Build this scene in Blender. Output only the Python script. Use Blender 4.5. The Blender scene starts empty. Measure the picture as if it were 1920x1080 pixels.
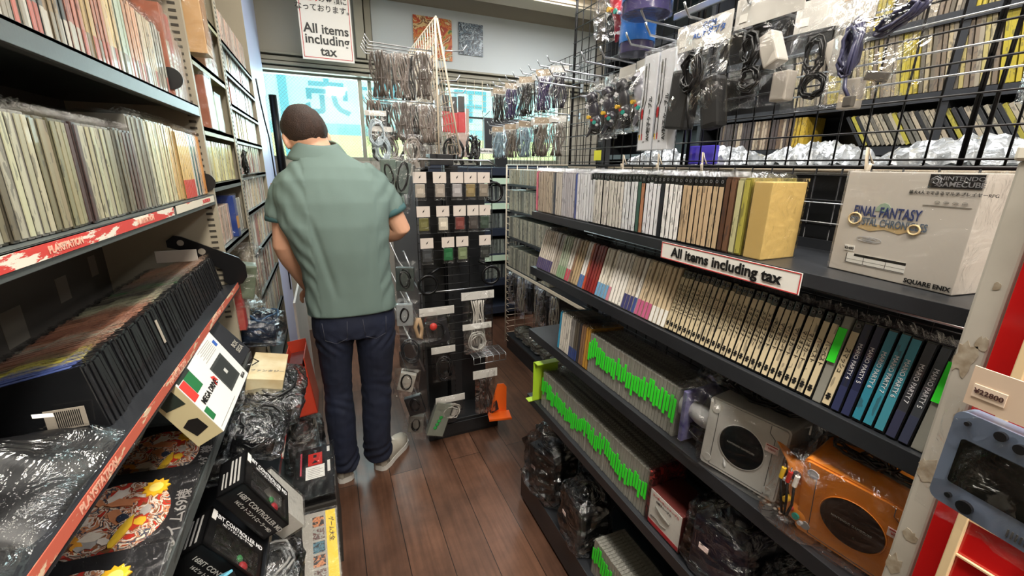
import bpy, bmesh, math, random
from mathutils import Vector, Matrix, Euler, noise

random.seed(7)
S = bpy.context.scene
COL = S.collection
PI = math.pi
R = math.radians

# ------------------------------------------------------------ camera, world, exposure, big lights
F_PX, YAW, PITCH, ROLL = 790.0, 23.5, 16.1, 0.74
cam_d = bpy.data.cameras.new('camera'); cam = bpy.data.objects.new('camera', cam_d); COL.objects.link(cam)
cam_d.sensor_width = 36.0; cam_d.lens = F_PX / 1920.0 * 36.0; cam_d.clip_start = 0.02; cam_d.clip_end = 60
_y, _p, _r = R(YAW), R(PITCH), R(ROLL)
_f = Vector((math.sin(_y) * math.cos(_p), math.cos(_y) * math.cos(_p), -math.sin(_p)))
_rt = Vector((math.cos(_y), -math.sin(_y), 0)); _up = _rt.cross(_f)
_rt2 = math.cos(_r) * _rt + math.sin(_r) * _up; _up2 = -math.sin(_r) * _rt + math.cos(_r) * _up
_m = Matrix((_rt2, _up2, -_f)).transposed().to_4x4(); _m.translation = Vector((0, 0, 1.45))
cam.matrix_world = _m
S.camera = cam

w = bpy.data.worlds.new('world'); S.world = w; w.use_nodes = True
wn = w.node_tree.nodes; wl = w.node_tree.links
bgn = wn['Background']; bgn.inputs[0].default_value = (0.62, 0.80, 0.92, 1); bgn.inputs[1].default_value = 1.6

S.view_settings.view_transform = 'Standard'; S.view_settings.look = 'None'
S.view_settings.gamma = 1.0; S.view_settings.use_curve_mapping = False
S.view_settings.exposure = 0.55
S.cycles.transparent_max_bounces = 32
S.cycles.max_bounces = 7
S.cycles.use_denoising = True
S.cycles.use_adaptive_sampling = True
S.cycles.sample_clamp_indirect = 4.0

def area(name, loc, rot, sx, sy, power, col=(1, 1, 1)):
    l = bpy.data.lights.new(name, 'AREA'); l.shape = 'RECTANGLE'; l.size = sx; l.size_y = sy
    l.energy = power; l.color = col
    o = bpy.data.objects.new(name, l); COL.objects.link(o); o.location = loc; o.rotation_euler = rot
    return o
CEIL = 2.85
# the shop's fluorescent lamps: two tubes rows above the aisle, one row above the aisle behind the mesh
area('ceiling_lamp_light', (0.25, 0.35, CEIL - .10), (0, 0, 0), .30, 1.25, 23, (1.0, .94, .84))
area('ceiling_lamp_light', (0.25, 2.25, CEIL - .10), (0, 0, 0), .30, 1.25, 13, (1.0, .96, .88))
area('ceiling_lamp_light', (1.42, 0.75, CEIL - .10), (0, 0, 0), .30, 1.25, 24, (.97, .98, 1.0))
area('ceiling_lamp_light', (0.35, -0.95, CEIL - .10), (0, 0, 0), .30, 1.1, 44, (1.0, .94, .85))  # unseen lamp behind the camera, power raised for frontal fill
area('ceiling_lamp_light', (1.85, 2.75, CEIL - .10), (0, 0, 0), .30, 1.25, 18, (.97, .98, 1.0))
# daylight coming in through the two windows of the end wall
area('window_daylight', (0.25, 4.35, 1.95), (R(90), 0, R(180)), 1.4, .75, 26, (.78, .92, 1.0))
area('window_daylight', (1.70, 4.35, 1.95), (R(90), 0, R(180)), 1.3, .75, 26, (.78, .92, 1.0))

# ------------------------------------------------------------ helpers
def lin(c):
    return tuple(((v / 12.92) if v <= .04045 else ((v + .055) / 1.055) ** 2.4) for v in c[:3])
def hexc(h):
    h = h.lstrip('#'); return lin([int(h[i:i + 2], 16) / 255 for i in (0, 2, 4)])

MATS = {}
def mat(name, color=None, rough=.5, metal=0., bump=0., bscale=60., spec=.5, var=0., vscale=8., var_col=None, coat=0., emit=None, estr=0., stretch=None):
    """plain procedural material: base colour, optional noise variation towards var_col, optional bump"""
    if name in MATS: return MATS[name]
    m = bpy.data.materials.new(name); m.use_nodes = True; MATS[name] = m
    nt = m.node_tree; b = nt.nodes['Principled BSDF']
    c = hexc(color) if isinstance(color, str) else color
    b.inputs['Base Color'].default_value = (*c, 1); b.inputs['Roughness'].default_value = rough
    b.inputs['Metallic'].default_value = metal; b.inputs['Specular IOR Level'].default_value = spec
    b.inputs['Coat Weight'].default_value = coat
    if emit is not None:
        b.inputs['Emission Color'].default_value = (*(hexc(emit) if isinstance(emit, str) else emit), 1)
        b.inputs['Emission Strength'].default_value = estr
    if bump or var:
        tc = nt.nodes.new('ShaderNodeTexCoord'); vec = tc.outputs['Object']
        if stretch:
            mp = nt.nodes.new('ShaderNodeMapping'); mp.inputs['Scale'].default_value = stretch
            nt.links.new(vec, mp.inputs[0]); vec = mp.outputs[0]
    if var:
        n = nt.nodes.new('ShaderNodeTexNoise'); n.inputs['Scale'].default_value = vscale; n.inputs['Detail'].default_value = 6
        nt.links.new(vec, n.inputs['Vector'])
        mx = nt.nodes.new('ShaderNodeMix'); mx.data_type = 'RGBA'
        r = nt.nodes.new('ShaderNodeMapRange'); r.inputs[1].default_value = .35; r.inputs[2].default_value = .7; r.inputs[4].default_value = var
        nt.links.new(n.outputs[0], r.inputs[0]); nt.links.new(r.outputs[0], mx.inputs[0])
        mx.inputs[6].default_value = (*c, 1)
        vc = hexc(var_col) if isinstance(var_col, str) else (var_col or tuple(x * .5 for x in c))
        mx.inputs[7].default_value = (*vc, 1); nt.links.new(mx.outputs[2], b.inputs['Base Color'])
    if bump:
        n2 = nt.nodes.new('ShaderNodeTexNoise'); n2.inputs['Scale'].default_value = bscale; n2.inputs['Detail'].default_value = 4
        nt.links.new(vec, n2.inputs['Vector'])
        bp = nt.nodes.new('ShaderNodeBump'); bp.inputs['Strength'].default_value = bump; bp.inputs['Distance'].default_value = .004
        nt.links.new(n2.outputs[0], bp.inputs['Height']); nt.links.new(bp.outputs[0], b.inputs['Normal'])
    return m

def plastic_film(name, base=.10, gloss=.55, tint=(1, 1, 1), bscale=28., rough=.12, bdist=.010):
    """clear crinkled plastic: mostly transparent, glossy on the creases"""
    if name in MATS: return MATS[name]
    m = bpy.data.materials.new(name); m.use_nodes = True; MATS[name] = m
    nt = m.node_tree; nt.nodes.clear()
    out = nt.nodes.new('ShaderNodeOutputMaterial'); mix = nt.nodes.new('ShaderNodeMixShader')
    tr = nt.nodes.new('ShaderNodeBsdfTransparent'); tr.inputs[0].default_value = (*tint, 1)
    gl = nt.nodes.new('ShaderNodeBsdfGlossy'); gl.inputs['Roughness'].default_value = rough
    gl.inputs['Color'].default_value = (1, 1, 1, 1)
    tc = nt.nodes.new('ShaderNodeTexCoord'); n = nt.nodes.new('ShaderNodeTexNoise')
    n.inputs['Scale'].default_value = bscale; n.inputs['Detail'].default_value = 5; n.inputs['Distortion'].default_value = 1.4
    nt.links.new(tc.outputs['Object'], n.inputs['Vector'])
    bp = nt.nodes.new('ShaderNodeBump'); bp.inputs['Strength'].default_value = 1.0; bp.inputs['Distance'].default_value = bdist
    nt.links.new(n.outputs[0], bp.inputs['Height']); nt.links.new(bp.outputs[0], gl.inputs['Normal'])
    lw = nt.nodes.new('ShaderNodeLayerWeight'); lw.inputs['Blend'].default_value = .35
    nt.links.new(bp.outputs[0], lw.inputs['Normal'])
    mr = nt.nodes.new('ShaderNodeMapRange'); mr.inputs[3].default_value = base; mr.inputs[4].default_value = gloss
    nt.links.new(lw.outputs['Fresnel'], mr.inputs[0]); nt.links.new(mr.outputs[0], mix.inputs[0])
    nt.links.new(tr.outputs[0], mix.inputs[1]); nt.links.new(gl.outputs[0], mix.inputs[2])
    nt.links.new(mix.outputs[0], out.inputs[0])
    return m

def print_mat(name, amount=.5, dark=(.03, .03, .035), sx=260., sz=60., rough=.35, coat=.3):
    """printed paper: the object's own colour with small dark print marks running along it"""
    if name in MATS: return MATS[name]
    m = bpy.data.materials.new(name); m.use_nodes = True; MATS[name] = m
    nt = m.node_tree; b = nt.nodes['Principled BSDF']; b.inputs['Roughness'].default_value = rough; b.inputs['Coat Weight'].default_value = coat
    oi = nt.nodes.new('ShaderNodeObjectInfo'); tc = nt.nodes.new('ShaderNodeTexCoord'); mp = nt.nodes.new('ShaderNodeMapping')
    add = nt.nodes.new('ShaderNodeVectorMath'); add.operation = 'ADD'
    cmb = nt.nodes.new('ShaderNodeCombineXYZ'); mul = nt.nodes.new('ShaderNodeMath'); mul.operation = 'MULTIPLY'; mul.inputs[1].default_value = 37.
    nt.links.new(oi.outputs['Random'], mul.inputs[0])
    for i in range(3): nt.links.new(mul.outputs[0], cmb.inputs[i])
    nt.links.new(tc.outputs['Object'], add.inputs[0]); nt.links.new(cmb.outputs[0], add.inputs[1])
    mp.inputs['Scale'].default_value = (sx, sx, sz); nt.links.new(add.outputs[0], mp.inputs[0])
    v = nt.nodes.new('ShaderNodeTexVoronoi'); v.distance = 'CHEBYCHEV'; v.inputs['Scale'].default_value = 1.; nt.links.new(mp.outputs[0], v.inputs['Vector'])
    n = nt.nodes.new('ShaderNodeTexNoise'); n.inputs['Scale'].default_value = .22; nt.links.new(mp.outputs[0], n.inputs['Vector'])
    m1 = nt.nodes.new('ShaderNodeMath'); m1.operation = 'GREATER_THAN'; m1.inputs[1].default_value = 1 - amount * .5; nt.links.new(v.outputs['Color'], m1.inputs[0])
    m2 = nt.nodes.new('ShaderNodeMath'); m2.operation = 'GREATER_THAN'; m2.inputs[1].default_value = .47; nt.links.new(n.outputs[0], m2.inputs[0])
    m3 = nt.nodes.new('ShaderNodeMath'); m3.operation = 'MULTIPLY'; nt.links.new(m1.outputs[0], m3.inputs[0]); nt.links.new(m2.outputs[0], m3.inputs[1])
    m4 = nt.nodes.new('ShaderNodeMath'); m4.operation = 'MULTIPLY'; m4.inputs[1].default_value = .5; nt.links.new(m3.outputs[0], m4.inputs[0])
    mx = nt.nodes.new('ShaderNodeMix'); mx.data_type = 'RGBA'; nt.links.new(m4.outputs[0], mx.inputs[0])
    nt.links.new(oi.outputs['Color'], mx.inputs[6]); mx.inputs[7].default_value = (*dark, 1)
    nt.links.new(mx.outputs[2], b.inputs['Base Color'])
    return m

def objcol_mat(name, rough=.4, coat=.2, metal=0.):
    if name in MATS: return MATS[name]
    m = bpy.data.materials.new(name); m.use_nodes = True; MATS[name] = m
    nt = m.node_tree; b = nt.nodes['Principled BSDF']; b.inputs['Roughness'].default_value = rough; b.inputs['Coat Weight'].default_value = coat
    b.inputs['Metallic'].default_value = metal
    oi = nt.nodes.new('ShaderNodeObjectInfo'); nt.links.new(oi.outputs['Color'], b.inputs['Base Color'])
    return m

class MB:
    """collects shapes into one mesh; mi = material slot index of the shape"""
    def __init__(s): s.v = []; s.f = []; s.mi = []; s.sm = []
    def raw(s, vs, fs, mi=0, smooth=False):
        o = len(s.v); s.v += [Vector(p) for p in vs]
        for f in fs: s.f.append([i + o for i in f]); s.mi.append(mi); s.sm.append(smooth)
        return s
    def box(s, c, d, mi=0, rot=None, bev=0.):
        hx, hy, hz = d[0] / 2, d[1] / 2, d[2] / 2
        M = rot.to_matrix() if isinstance(rot, Euler) else (rot or Matrix.Identity(3))
        c = Vector(c)
        if bev <= 0:
            vs = [c + M @ Vector((x * hx, y * hy, z * hz)) for x in (-1, 1) for y in (-1, 1) for z in (-1, 1)]
            return s.raw(vs, [(0, 1, 3, 2), (4, 6, 7, 5), (0, 4, 5, 1), (2, 3, 7, 6), (0, 2, 6, 4), (1, 5, 7, 3)], mi)
        bm = bmesh.new(); bmesh.ops.create_cube(bm, size=1)
        for v in bm.verts: v.co = Vector((v.co.x * d[0], v.co.y * d[1], v.co.z * d[2]))
        bmesh.ops.bevel(bm, geom=bm.edges[:], offset=bev, segments=2, affect='EDGES', profile=.6)
        bm.verts.index_update()
        s.raw([c + M @ v.co for v in bm.verts], [[v.index for v in f.verts] for f in bm.faces], mi); bm.free(); return s
    def box2(s, a, b, mi=0, bev=0.):
        a = Vector(a); b = Vector(b); return s.box((a + b) / 2, [abs(x) for x in (b - a)], mi, None, bev)
    def tube(s, pts, r, seg=6, mi=0, caps=True, closed=False):
        pts = [Vector(p) for p in pts]; n = len(pts); vs = []; fs = []
        up = Vector((0, 0, 1)); prev = None
        for i, p in enumerate(pts):
            a = pts[(i - 1) % n] if (i or closed) else p; b = pts[(i + 1) % n] if (i < n - 1 or closed) else p
            t = (b - a)
            if t.length < 1e-9: t = Vector((0, 0, 1))
            t.normalize()
            if prev is None:
                q = t.cross(up)
                if q.length < .05: q = t.cross(Vector((1, 0, 0)))
            else:
                q = prev - t * prev.dot(t)
                if q.length < 1e-6: q = t.cross(up)
            q.normalize(); prev = q; w2 = t.cross(q)
            rr = r[i] if isinstance(r, (list, tuple)) else r
            for k in range(seg):
                an = 2 * PI * k / seg; vs.append(p + (q * math.cos(an) + w2 * math.sin(an)) * rr)
        m = n if closed else n - 1
        for i in range(m):
            j = (i + 1) % n
            for k in range(seg):
                k2 = (k + 1) % seg; fs.append((i * seg + k, i * seg + k2, j * seg + k2, j * seg + k))
        if caps and not closed:
            fs.append(tuple(range(seg - 1, -1, -1))); fs.append(tuple((n - 1) * seg + k for k in range(seg)))
        return s.raw(vs, fs, mi, True)
    def cyl(s, a, b, r, seg=20, mi=0, r2=None):
        a = Vector(a); b = Vector(b); t = (b - a).normalized(); q = t.cross(Vector((0, 0, 1)))
        if q.length < .05: q = t.cross(Vector((1, 0, 0)))
        q.normalize(); w2 = t.cross(q); r2 = r if r2 is None else r2; vs = []
        for p, rr in ((a, r), (b, r2)):
            for k in range(seg):
                an = 2 * PI * k / seg; vs.append(p + (q * math.cos(an) + w2 * math.sin(an)) * rr)
        s.raw(vs, [(k, (k + 1) % seg, seg + (k + 1) % seg, seg + k) for k in range(seg)], mi, True)
        return s.raw(vs, [tuple(range(seg - 1, -1, -1)), tuple(range(seg, 2 * seg))], mi)
    def ell(s, c, r, mi=0, u=14, v=9, M=None):
        c = Vector(c); vs = []; fs = []
        for i in range(v + 1):
            th = PI * i / v
            for k in range(u):
                ph = 2 * PI * k / u
                p = Vector((r[0] * math.sin(th) * math.cos(ph), r[1] * math.sin(th) * math.sin(ph), r[2] * math.cos(th)))
                vs.append(c + (M @ p if M else p))
        for i in range(v):
            for k in range(u):
                k2 = (k + 1) % u; fs.append((i * u + k, (i + 1) * u + k, (i + 1) * u + k2, i * u + k2))
        return s.raw(vs, fs, mi, True)
    def loft(s, rings, mi=0, caps=True, smooth=True):
        n = len(rings[0]); vs = [p for r_ in rings for p in r_]; fs = []
        for i in range(len(rings) - 1):
            for k in range(n):
                k2 = (k + 1) % n; fs.append((i * n + k, i * n + k2, (i + 1) * n + k2, (i + 1) * n + k))
        if caps: fs.append(tuple(range(n - 1, -1, -1))); fs.append(tuple((len(rings) - 1) * n + k for k in range(n)))
        return s.raw(vs, fs, mi, smooth)
    def grid(s, fn, nu, nv, mi=0, smooth=True):
        vs = [fn(i / nu, j / nv) for j in range(nv + 1) for i in range(nu + 1)]
        fs = [(j * (nu + 1) + i, j * (nu + 1) + i + 1, (j + 1) * (nu + 1) + i + 1, (j + 1) * (nu + 1) + i) for j in range(nv) for i in range(nu)]
        return s.raw(vs, fs, mi, smooth)
    def prism(s, pts, axis_fn, t0, t1, mi=0, smooth=False):
        """pts: 2d outline; axis_fn(u,v,t) -> 3d"""
        n = len(pts); vs = [axis_fn(u, v, t0) for u, v in pts] + [axis_fn(u, v, t1) for u, v in pts]
        s.raw(vs, [tuple(range(n - 1, -1, -1)), tuple(range(n, 2 * n))], mi)
        return s.raw(vs, [(k, (k + 1) % n, n + (k + 1) % n, n + k) for k in range(n)], mi, smooth)
    def mesh(s, name, mats):
        me = bpy.data.meshes.new(name); me.from_pydata([tuple(v) for v in s.v], [], s.f)
        for m in (mats if isinstance(mats, (list, tuple)) else [mats]): me.materials.append(m)
        me.polygons.foreach_set('material_index', s.mi); me.polygons.foreach_set('use_smooth', s.sm)
        me.update(); me.validate()
        return me
    def fixn(s, me):
        bm = bmesh.new(); bm.from_mesh(me); bmesh.ops.recalc_face_normals(bm, faces=bm.faces[:]); bm.to_mesh(me); bm.free(); return me

def link(name, me, parent=None, loc=None, rot=None, color=None):
    o = bpy.data.objects.new(name, me); COL.objects.link(o)
    if parent: o.parent = parent
    if loc is not None: o.location = loc
    if rot is not None: o.rotation_euler = rot
    if color is not None: o.color = (*color, 1)
    return o
def ob(name, mb, mats, parent=None, loc=None, rot=None, color=None, bevel=0.):
    me = mb.mesh(name, mats); mb.fixn(me)
    o = link(name, me, parent, loc, rot, color)
    if bevel:
        bv = o.modifiers.new('bevel', 'BEVEL'); bv.width = bevel; bv.segments = 2; bv.limit_method = 'ANGLE'
    return o
def tag(o, label, cat, group=None):
    o['label'] = label; o['category'] = cat
    if group: o['group'] = group
    return o
def thing(name, label, cat, loc=(0, 0, 0), rot=(0, 0, 0), group=None):
    o = bpy.data.objects.new(name, None); COL.objects.link(o); o.empty_display_size = .05
    o.location = loc; o.rotation_euler = rot
    return tag(o, label, cat, group)
def structure(name, mb, mats, bevel=0.):
    o = ob(name, mb, mats, bevel=bevel); o['kind'] = 'structure'; return o
def dup(root, loc=None, rot=None, label=None, group=None):
    r = root.copy(); COL.objects.link(r)
    if loc is not None: r.location = loc
    if rot is not None: r.rotation_euler = rot
    if label: r['label'] = label
    if group: r['group'] = group
    for ch in list(root.children):
        c = ch.copy(); COL.objects.link(c); c.parent = r
        for g in ch.children:
            d = g.copy(); COL.objects.link(d); d.parent = c
    return r
_tc = {}
def text_mesh(body, size, material, extrude=.0002, align='CENTER', bold=0., key=None):
    k = (body, round(size, 5), material.name, align, bold)
    if k in _tc: return _tc[k]
    cu = bpy.data.curves.new('lettering', 'FONT'); cu.body = body; cu.size = size; cu.extrude = extrude
    cu.align_x = align; cu.align_y = 'CENTER'; cu.offset = bold; cu.resolution_u = 3; cu.space_line = .95
    t = bpy.data.objects.new('lettering', cu); COL.objects.link(t)
    bpy.context.view_layer.update()
    me = bpy.data.meshes.new_from_object(t.evaluated_get(bpy.context.evaluated_depsgraph_get()))
    me.materials.clear(); me.materials.append(material); me.name = 'lettering'
    bpy.data.objects.remove(t); bpy.data.curves.remove(cu)
    _tc[k] = me
    return me
def text(body, size, material, parent, loc, rot, name='lettering', bold=0., align='CENTER', sx=1.):
    o = link(name, text_mesh(body, size, material, bold=bold, align=align), parent, loc, rot)
    o.scale = (sx, 1, 1); return o
FACE_L = (R(90), 0, R(-90))     # lettering on a face that looks towards -X (right-hand shelves)
FACE_R = (R(90), 0, R(90))      # lettering on a face that looks towards +X (left-hand shelves)
FACE_CAM = (R(90), 0, 0)        # lettering on a face that looks towards -Y
def ordinal(n):
    return f"{n}{'th' if 10 <= n % 100 <= 20 else {1: 'st', 2: 'nd', 3: 'rd'}.get(n % 10, 'th')}"
def nz(p, s=1.): return noise.noise(Vector(p) * s)
def remeshed(name, mb, mats, voxel, smooth=6, parent=None, post=None, sfac=.5):
    """fuse the overlapping shapes of mb into one continuous skin"""
    me = mb.mesh(name, mats); mb.fixn(me); o = link(name, me)
    m = o.modifiers.new('r', 'REMESH'); m.mode = 'VOXEL'; m.voxel_size = voxel; m.use_smooth_shade = True
    s2 = o.modifiers.new('s', 'SMOOTH'); s2.factor = sfac; s2.iterations = smooth
    bpy.context.view_layer.update()
    me2 = bpy.data.meshes.new_from_object(o.evaluated_get(bpy.context.evaluated_depsgraph_get()))
    bpy.data.objects.remove(o)
    if post:
        nrm = [v.normal.copy() for v in me2.vertices]
        for v, n in zip(me2.vertices, nrm): v.co = post(v.co.copy(), n)
    for p in me2.polygons: p.use_smooth = True
    me2.update()
    if not me2.materials:
        for m3 in (mats if isinstance(mats, (list, tuple)) else [mats]): me2.materials.append(m3)
    return link(name, me2, parent)

# ------------------------------------------------------------ shared materials
M_black = mat('black powder-coated steel', '1c1d1f', .42, 0, .06, 300)
M_blacks = mat('satin black shelf steel', '26282c', .34, 0, .04, 200, var=.35, vscale=9, var_col='3a3d42')
M_navy = mat('dark blue-black steel', '2a3140', .38, 0, .03, 200)
M_wireb = mat('black wire', '141416', .35, .3)
M_chrome = mat('chrome wire', 'd9dade', .22, .95)
M_zinc = mat('bright zinc wire', 'b9bcc0', .3, .9)
M_cream = mat('cream coated wire', 'e2d3bd', .4)
M_film = plastic_film('clear crinkled film', .015, .42)
M_film2 = plastic_film('loose clear bag film', .02, .36, bscale=16, bdist=.016, rough=.08)
M_filmg = plastic_film('greyish clear bag film', .10, .75, tint=(.93, .94, .95), bscale=22, bdist=.018)
M_paper = mat('white paper', 'eceae4', .6)
M_card = mat('white header card', 'cbc8c2', .55)
M_ink = mat('black ink', '0d0d0e', .5)
M_red = mat('red ink', 'c2262c', .5)
M_print = print_mat('printed spine', .5)
M_plain = objcol_mat('coloured plastic')
M_dkcase = mat('dark case plastic', '17181a', .22, coat=.4)
M_grcase = mat('grey smoky case plastic', '8b8a82', .2, coat=.4, var=.5, vscale=12, var_col='64625b')
M_green = mat('fluorescent green sticker', '35e62e', .5)
M_cable = mat('black cable rubber', '101012', .35)
# ------------------------------------------------------------ the room
# worn dark brown floor planks
mf = bpy.data.materials.new('worn brown floorboards'); mf.use_nodes = True
nt = mf.node_tree; b = nt.nodes['Principled BSDF']
tc = nt.nodes.new('ShaderNodeTexCoord'); mp = nt.nodes.new('ShaderNodeMapping'); nt.links.new(tc.outputs['Object'], mp.inputs[0])
mp.inputs['Rotation'].default_value = (0, 0, R(90))
br = nt.nodes.new('ShaderNodeTexBrick'); nt.links.new(mp.outputs[0], br.inputs['Vector'])
br.inputs['Scale'].default_value = 1.0; br.inputs['Brick Width'].default_value = 1.8; br.inputs['Row Height'].default_value = .152
br.inputs['Mortar Size'].default_value = .0016; br.inputs['Mortar Smooth'].default_value = .2
br.inputs['Color1'].default_value = (*hexc('7a5846'), 1); br.inputs['Color2'].default_value = (*hexc('5c4235'), 1); br.inputs['Mortar'].default_value = (*hexc('1f1612'), 1)
n1 = nt.nodes.new('ShaderNodeTexNoise'); n1.inputs['Scale'].default_value = 3.2; n1.inputs['Detail'].default_value = 9; n1.inputs['Roughness'].default_value = .65
nt.links.new(tc.outputs['Object'], n1.inputs['Vector'])
mp2 = nt.nodes.new('ShaderNodeMapping'); mp2.inputs['Scale'].default_value = (60, 3, 1); nt.links.new(tc.outputs['Object'], mp2.inputs[0])
n2 = nt.nodes.new('ShaderNodeTexNoise'); n2.inputs['Scale'].default_value = 1.; n2.inputs['Detail'].default_value = 7; nt.links.new(mp2.outputs[0], n2.inputs['Vector'])
mx = nt.nodes.new('ShaderNodeMix'); mx.data_type = 'RGBA'; mx.blend_type = 'MULTIPLY'
cr = nt.nodes.new('ShaderNodeValToRGB'); cr.color_ramp.elements[0].position = .3; cr.color_ramp.elements[0].color = (.34, .32, .31, 1)
cr.color_ramp.elements[1].position = .7; cr.color_ramp.elements[1].color = (1.35, 1.25, 1.15, 1)
nt.links.new(n1.outputs[0], cr.inputs[0]); nt.links.new(br.outputs[0], mx.inputs[6]); nt.links.new(cr.outputs[0], mx.inputs[7]); mx.inputs[0].default_value = .8
mx2 = nt.nodes.new('ShaderNodeMix'); mx2.data_type = 'RGBA'; mx2.blend_type = 'MULTIPLY'; mx2.inputs[0].default_value = .45
cr2 = nt.nodes.new('ShaderNodeValToRGB'); cr2.color_ramp.elements[0].position = .35; cr2.color_ramp.elements[0].color = (.35, .33, .3, 1); cr2.color_ramp.elements[1].position = .6
nt.links.new(n2.outputs[0], cr2.inputs[0]); nt.links.new(mx.outputs[2], mx2.inputs[6]); nt.links.new(cr2.outputs[0], mx2.inputs[7])
nt.links.new(mx2.outputs[2], b.inputs['Base Color'])
rr = nt.nodes.new('ShaderNodeMapRange'); rr.inputs[3].default_value = .18; rr.inputs[4].default_value = .5
nt.links.new(n1.outputs[0], rr.inputs[0]); nt.links.new(rr.outputs[0], b.inputs['Roughness'])
bp = nt.nodes.new('ShaderNodeBump'); bp.inputs['Strength'].default_value = .35; bp.inputs['Distance'].default_value = .002
nt.links.new(br.outputs['Fac'], bp.inputs['Height']); bp.invert = True; nt.links.new(bp.outputs[0], b.inputs['Normal'])

M_wall = mat('grey-beige painted wall', 'b0aa9d', .7, 0, .1, 120, var=.25, vscale=2.5, var_col='9c978c')
M_wallw = mat('pale blue-white wall paper', 'cdd5d8', .6, 0, .05, 60, var=.2, vscale=1.5, var_col='c9c2b4')
M_trim = mat('olive-grey window trim', '8f8b7c', .45, .2)
M_ceil = mat('off-white ceiling board', 'd8d3c6', .8, 0, .1, 90)
structure('floor', MB().box2((-1.3, -1.8, -.06), (3.0, 4.8, 0)), mf)
structure('ceiling', MB().box2((-1.3, -1.8, CEIL), (3.0, 4.2, CEIL + .06)), M_ceil)
structure('wall_left', MB().box2((-1.0, -1.8, 0), (-.92, 4.2, CEIL)), M_wall)
structure('wall_right', MB().box2((2.7, -1.8, 0), (2.78, 4.2, CEIL)), M_wall)
structure('wall_near', MB().box2((-1.3, -1.8, 0), (3.0, -1.72, CEIL)), M_wall)
# end wall with two sliding window openings (z 1.48 .. 2.14)
WY = 4.0
wb = MB()
wb.box2((-1.3, WY, 0), (3.0, WY + .12, 1.48)); wb.box2((-1.3, WY, 2.15), (3.0, WY + .12, CEIL))
wb.box2((-1.3, WY, 1.48), (-.42, WY + .12, 2.15)); wb.box2((.74, WY, 1.48), (1.04, WY + .12, 2.15)); wb.box2((2.25, WY, 1.48), (3.0, WY + .12, 2.15))
structure('wall_far', wb, M_wall)
tb = MB()
for z, d, hgt in ((2.135, .07, .022), (2.165, .10, .022), (2.20, .055, .03), (2.238, .085, .016)): tb.box2((-.42, WY - d, z), (2.6, WY - .002, z + hgt))
structure('trim_1', tb, M_trim, .002)
# boxed beam and recessed pale panel above the windows, right of the upright
structure('trim_2', MB().box2((.33, WY - .11, 2.26), (.40, WY - .002, CEIL - .002)).box2((.41, WY - .07, 2.26), (.46, WY - .002, CEIL - .002)), M_trim, .004)
structure('wall_panel', MB().box2((.47, WY - .02, 2.262), (2.6, WY - .004, 2.72)), M_wallw)
bb = MB(); bb.box2((.2, 3.42, 2.70), (2.68, 3.62, CEIL - .002)); bb.box2((.2, 3.405, 2.715), (2.68, 3.42, 2.735)); bb.box2((.2, 3.40, 2.77), (2.68, 3.42, 2.79))
structure('trim_3', bb, mat('cream painted beam', 'c4b7a2', .55, 0, .05, 60), .003)

M_alu = mat('weathered aluminium frame', '8b8d80', .4, .5)
def glass_mat():
    m = bpy.data.materials.new('wired window glass'); m.use_nodes = True; nt = m.node_tree; nt.nodes.clear()
    out = nt.nodes.new('ShaderNodeOutputMaterial'); mix = nt.nodes.new('ShaderNodeMixShader')
    tr = nt.nodes.new('ShaderNodeBsdfTransparent'); tr.inputs[0].default_value = (.93, .98, .96, 1)
    mix2 = nt.nodes.new('ShaderNodeMixShader'); gl = nt.nodes.new('ShaderNodeBsdfGlossy'); gl.inputs['Roughness'].default_value = .04
    df = nt.nodes.new('ShaderNodeBsdfDiffuse'); df.inputs[0].default_value = (.35, .42, .42, 1)
    tc = nt.nodes.new('ShaderNodeTexCoord'); mp = nt.nodes.new('ShaderNodeMapping'); mp.inputs['Rotation'].default_value = (0, R(45), 0)
    nt.links.new(tc.outputs['Object'], mp.inputs[0]); w1 = nt.nodes.new('ShaderNodeTexWave'); w1.bands_direction = 'X'; w1.inputs['Scale'].default_value = 17
    w2 = nt.nodes.new('ShaderNodeTexWave'); w2.bands_direction = 'Z'; w2.inputs['Scale'].default_value = 17
    for q in (w1, w2): nt.links.new(mp.outputs[0], q.inputs['Vector'])
    mxm = nt.nodes.new('ShaderNodeMath'); mxm.operation = 'MAXIMUM'; nt.links.new(w1.outputs['Fac'], mxm.inputs[0]); nt.links.new(w2.outputs['Fac'], mxm.inputs[1])
    gt = nt.nodes.new('ShaderNodeMapRange'); gt.inputs[1].default_value = .965; gt.inputs[2].default_value = 1.; gt.inputs[4].default_value = .5; nt.links.new(mxm.outputs[0], gt.inputs[0])
    nt.links.new(gt.outputs[0], mix.inputs[0]); nt.links.new(tr.outputs[0], mix.inputs[1]); nt.links.new(df.outputs[0], mix.inputs[2])
    mix2.inputs[0].default_value = .06; nt.links.new(mix.outputs[0], mix2.inputs[1]); nt.links.new(gl.outputs[0], mix2.inputs[2]); nt.links.new(mix2.outputs[0], out.inputs[0])
    return m
M_glass = glass_mat()
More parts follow.
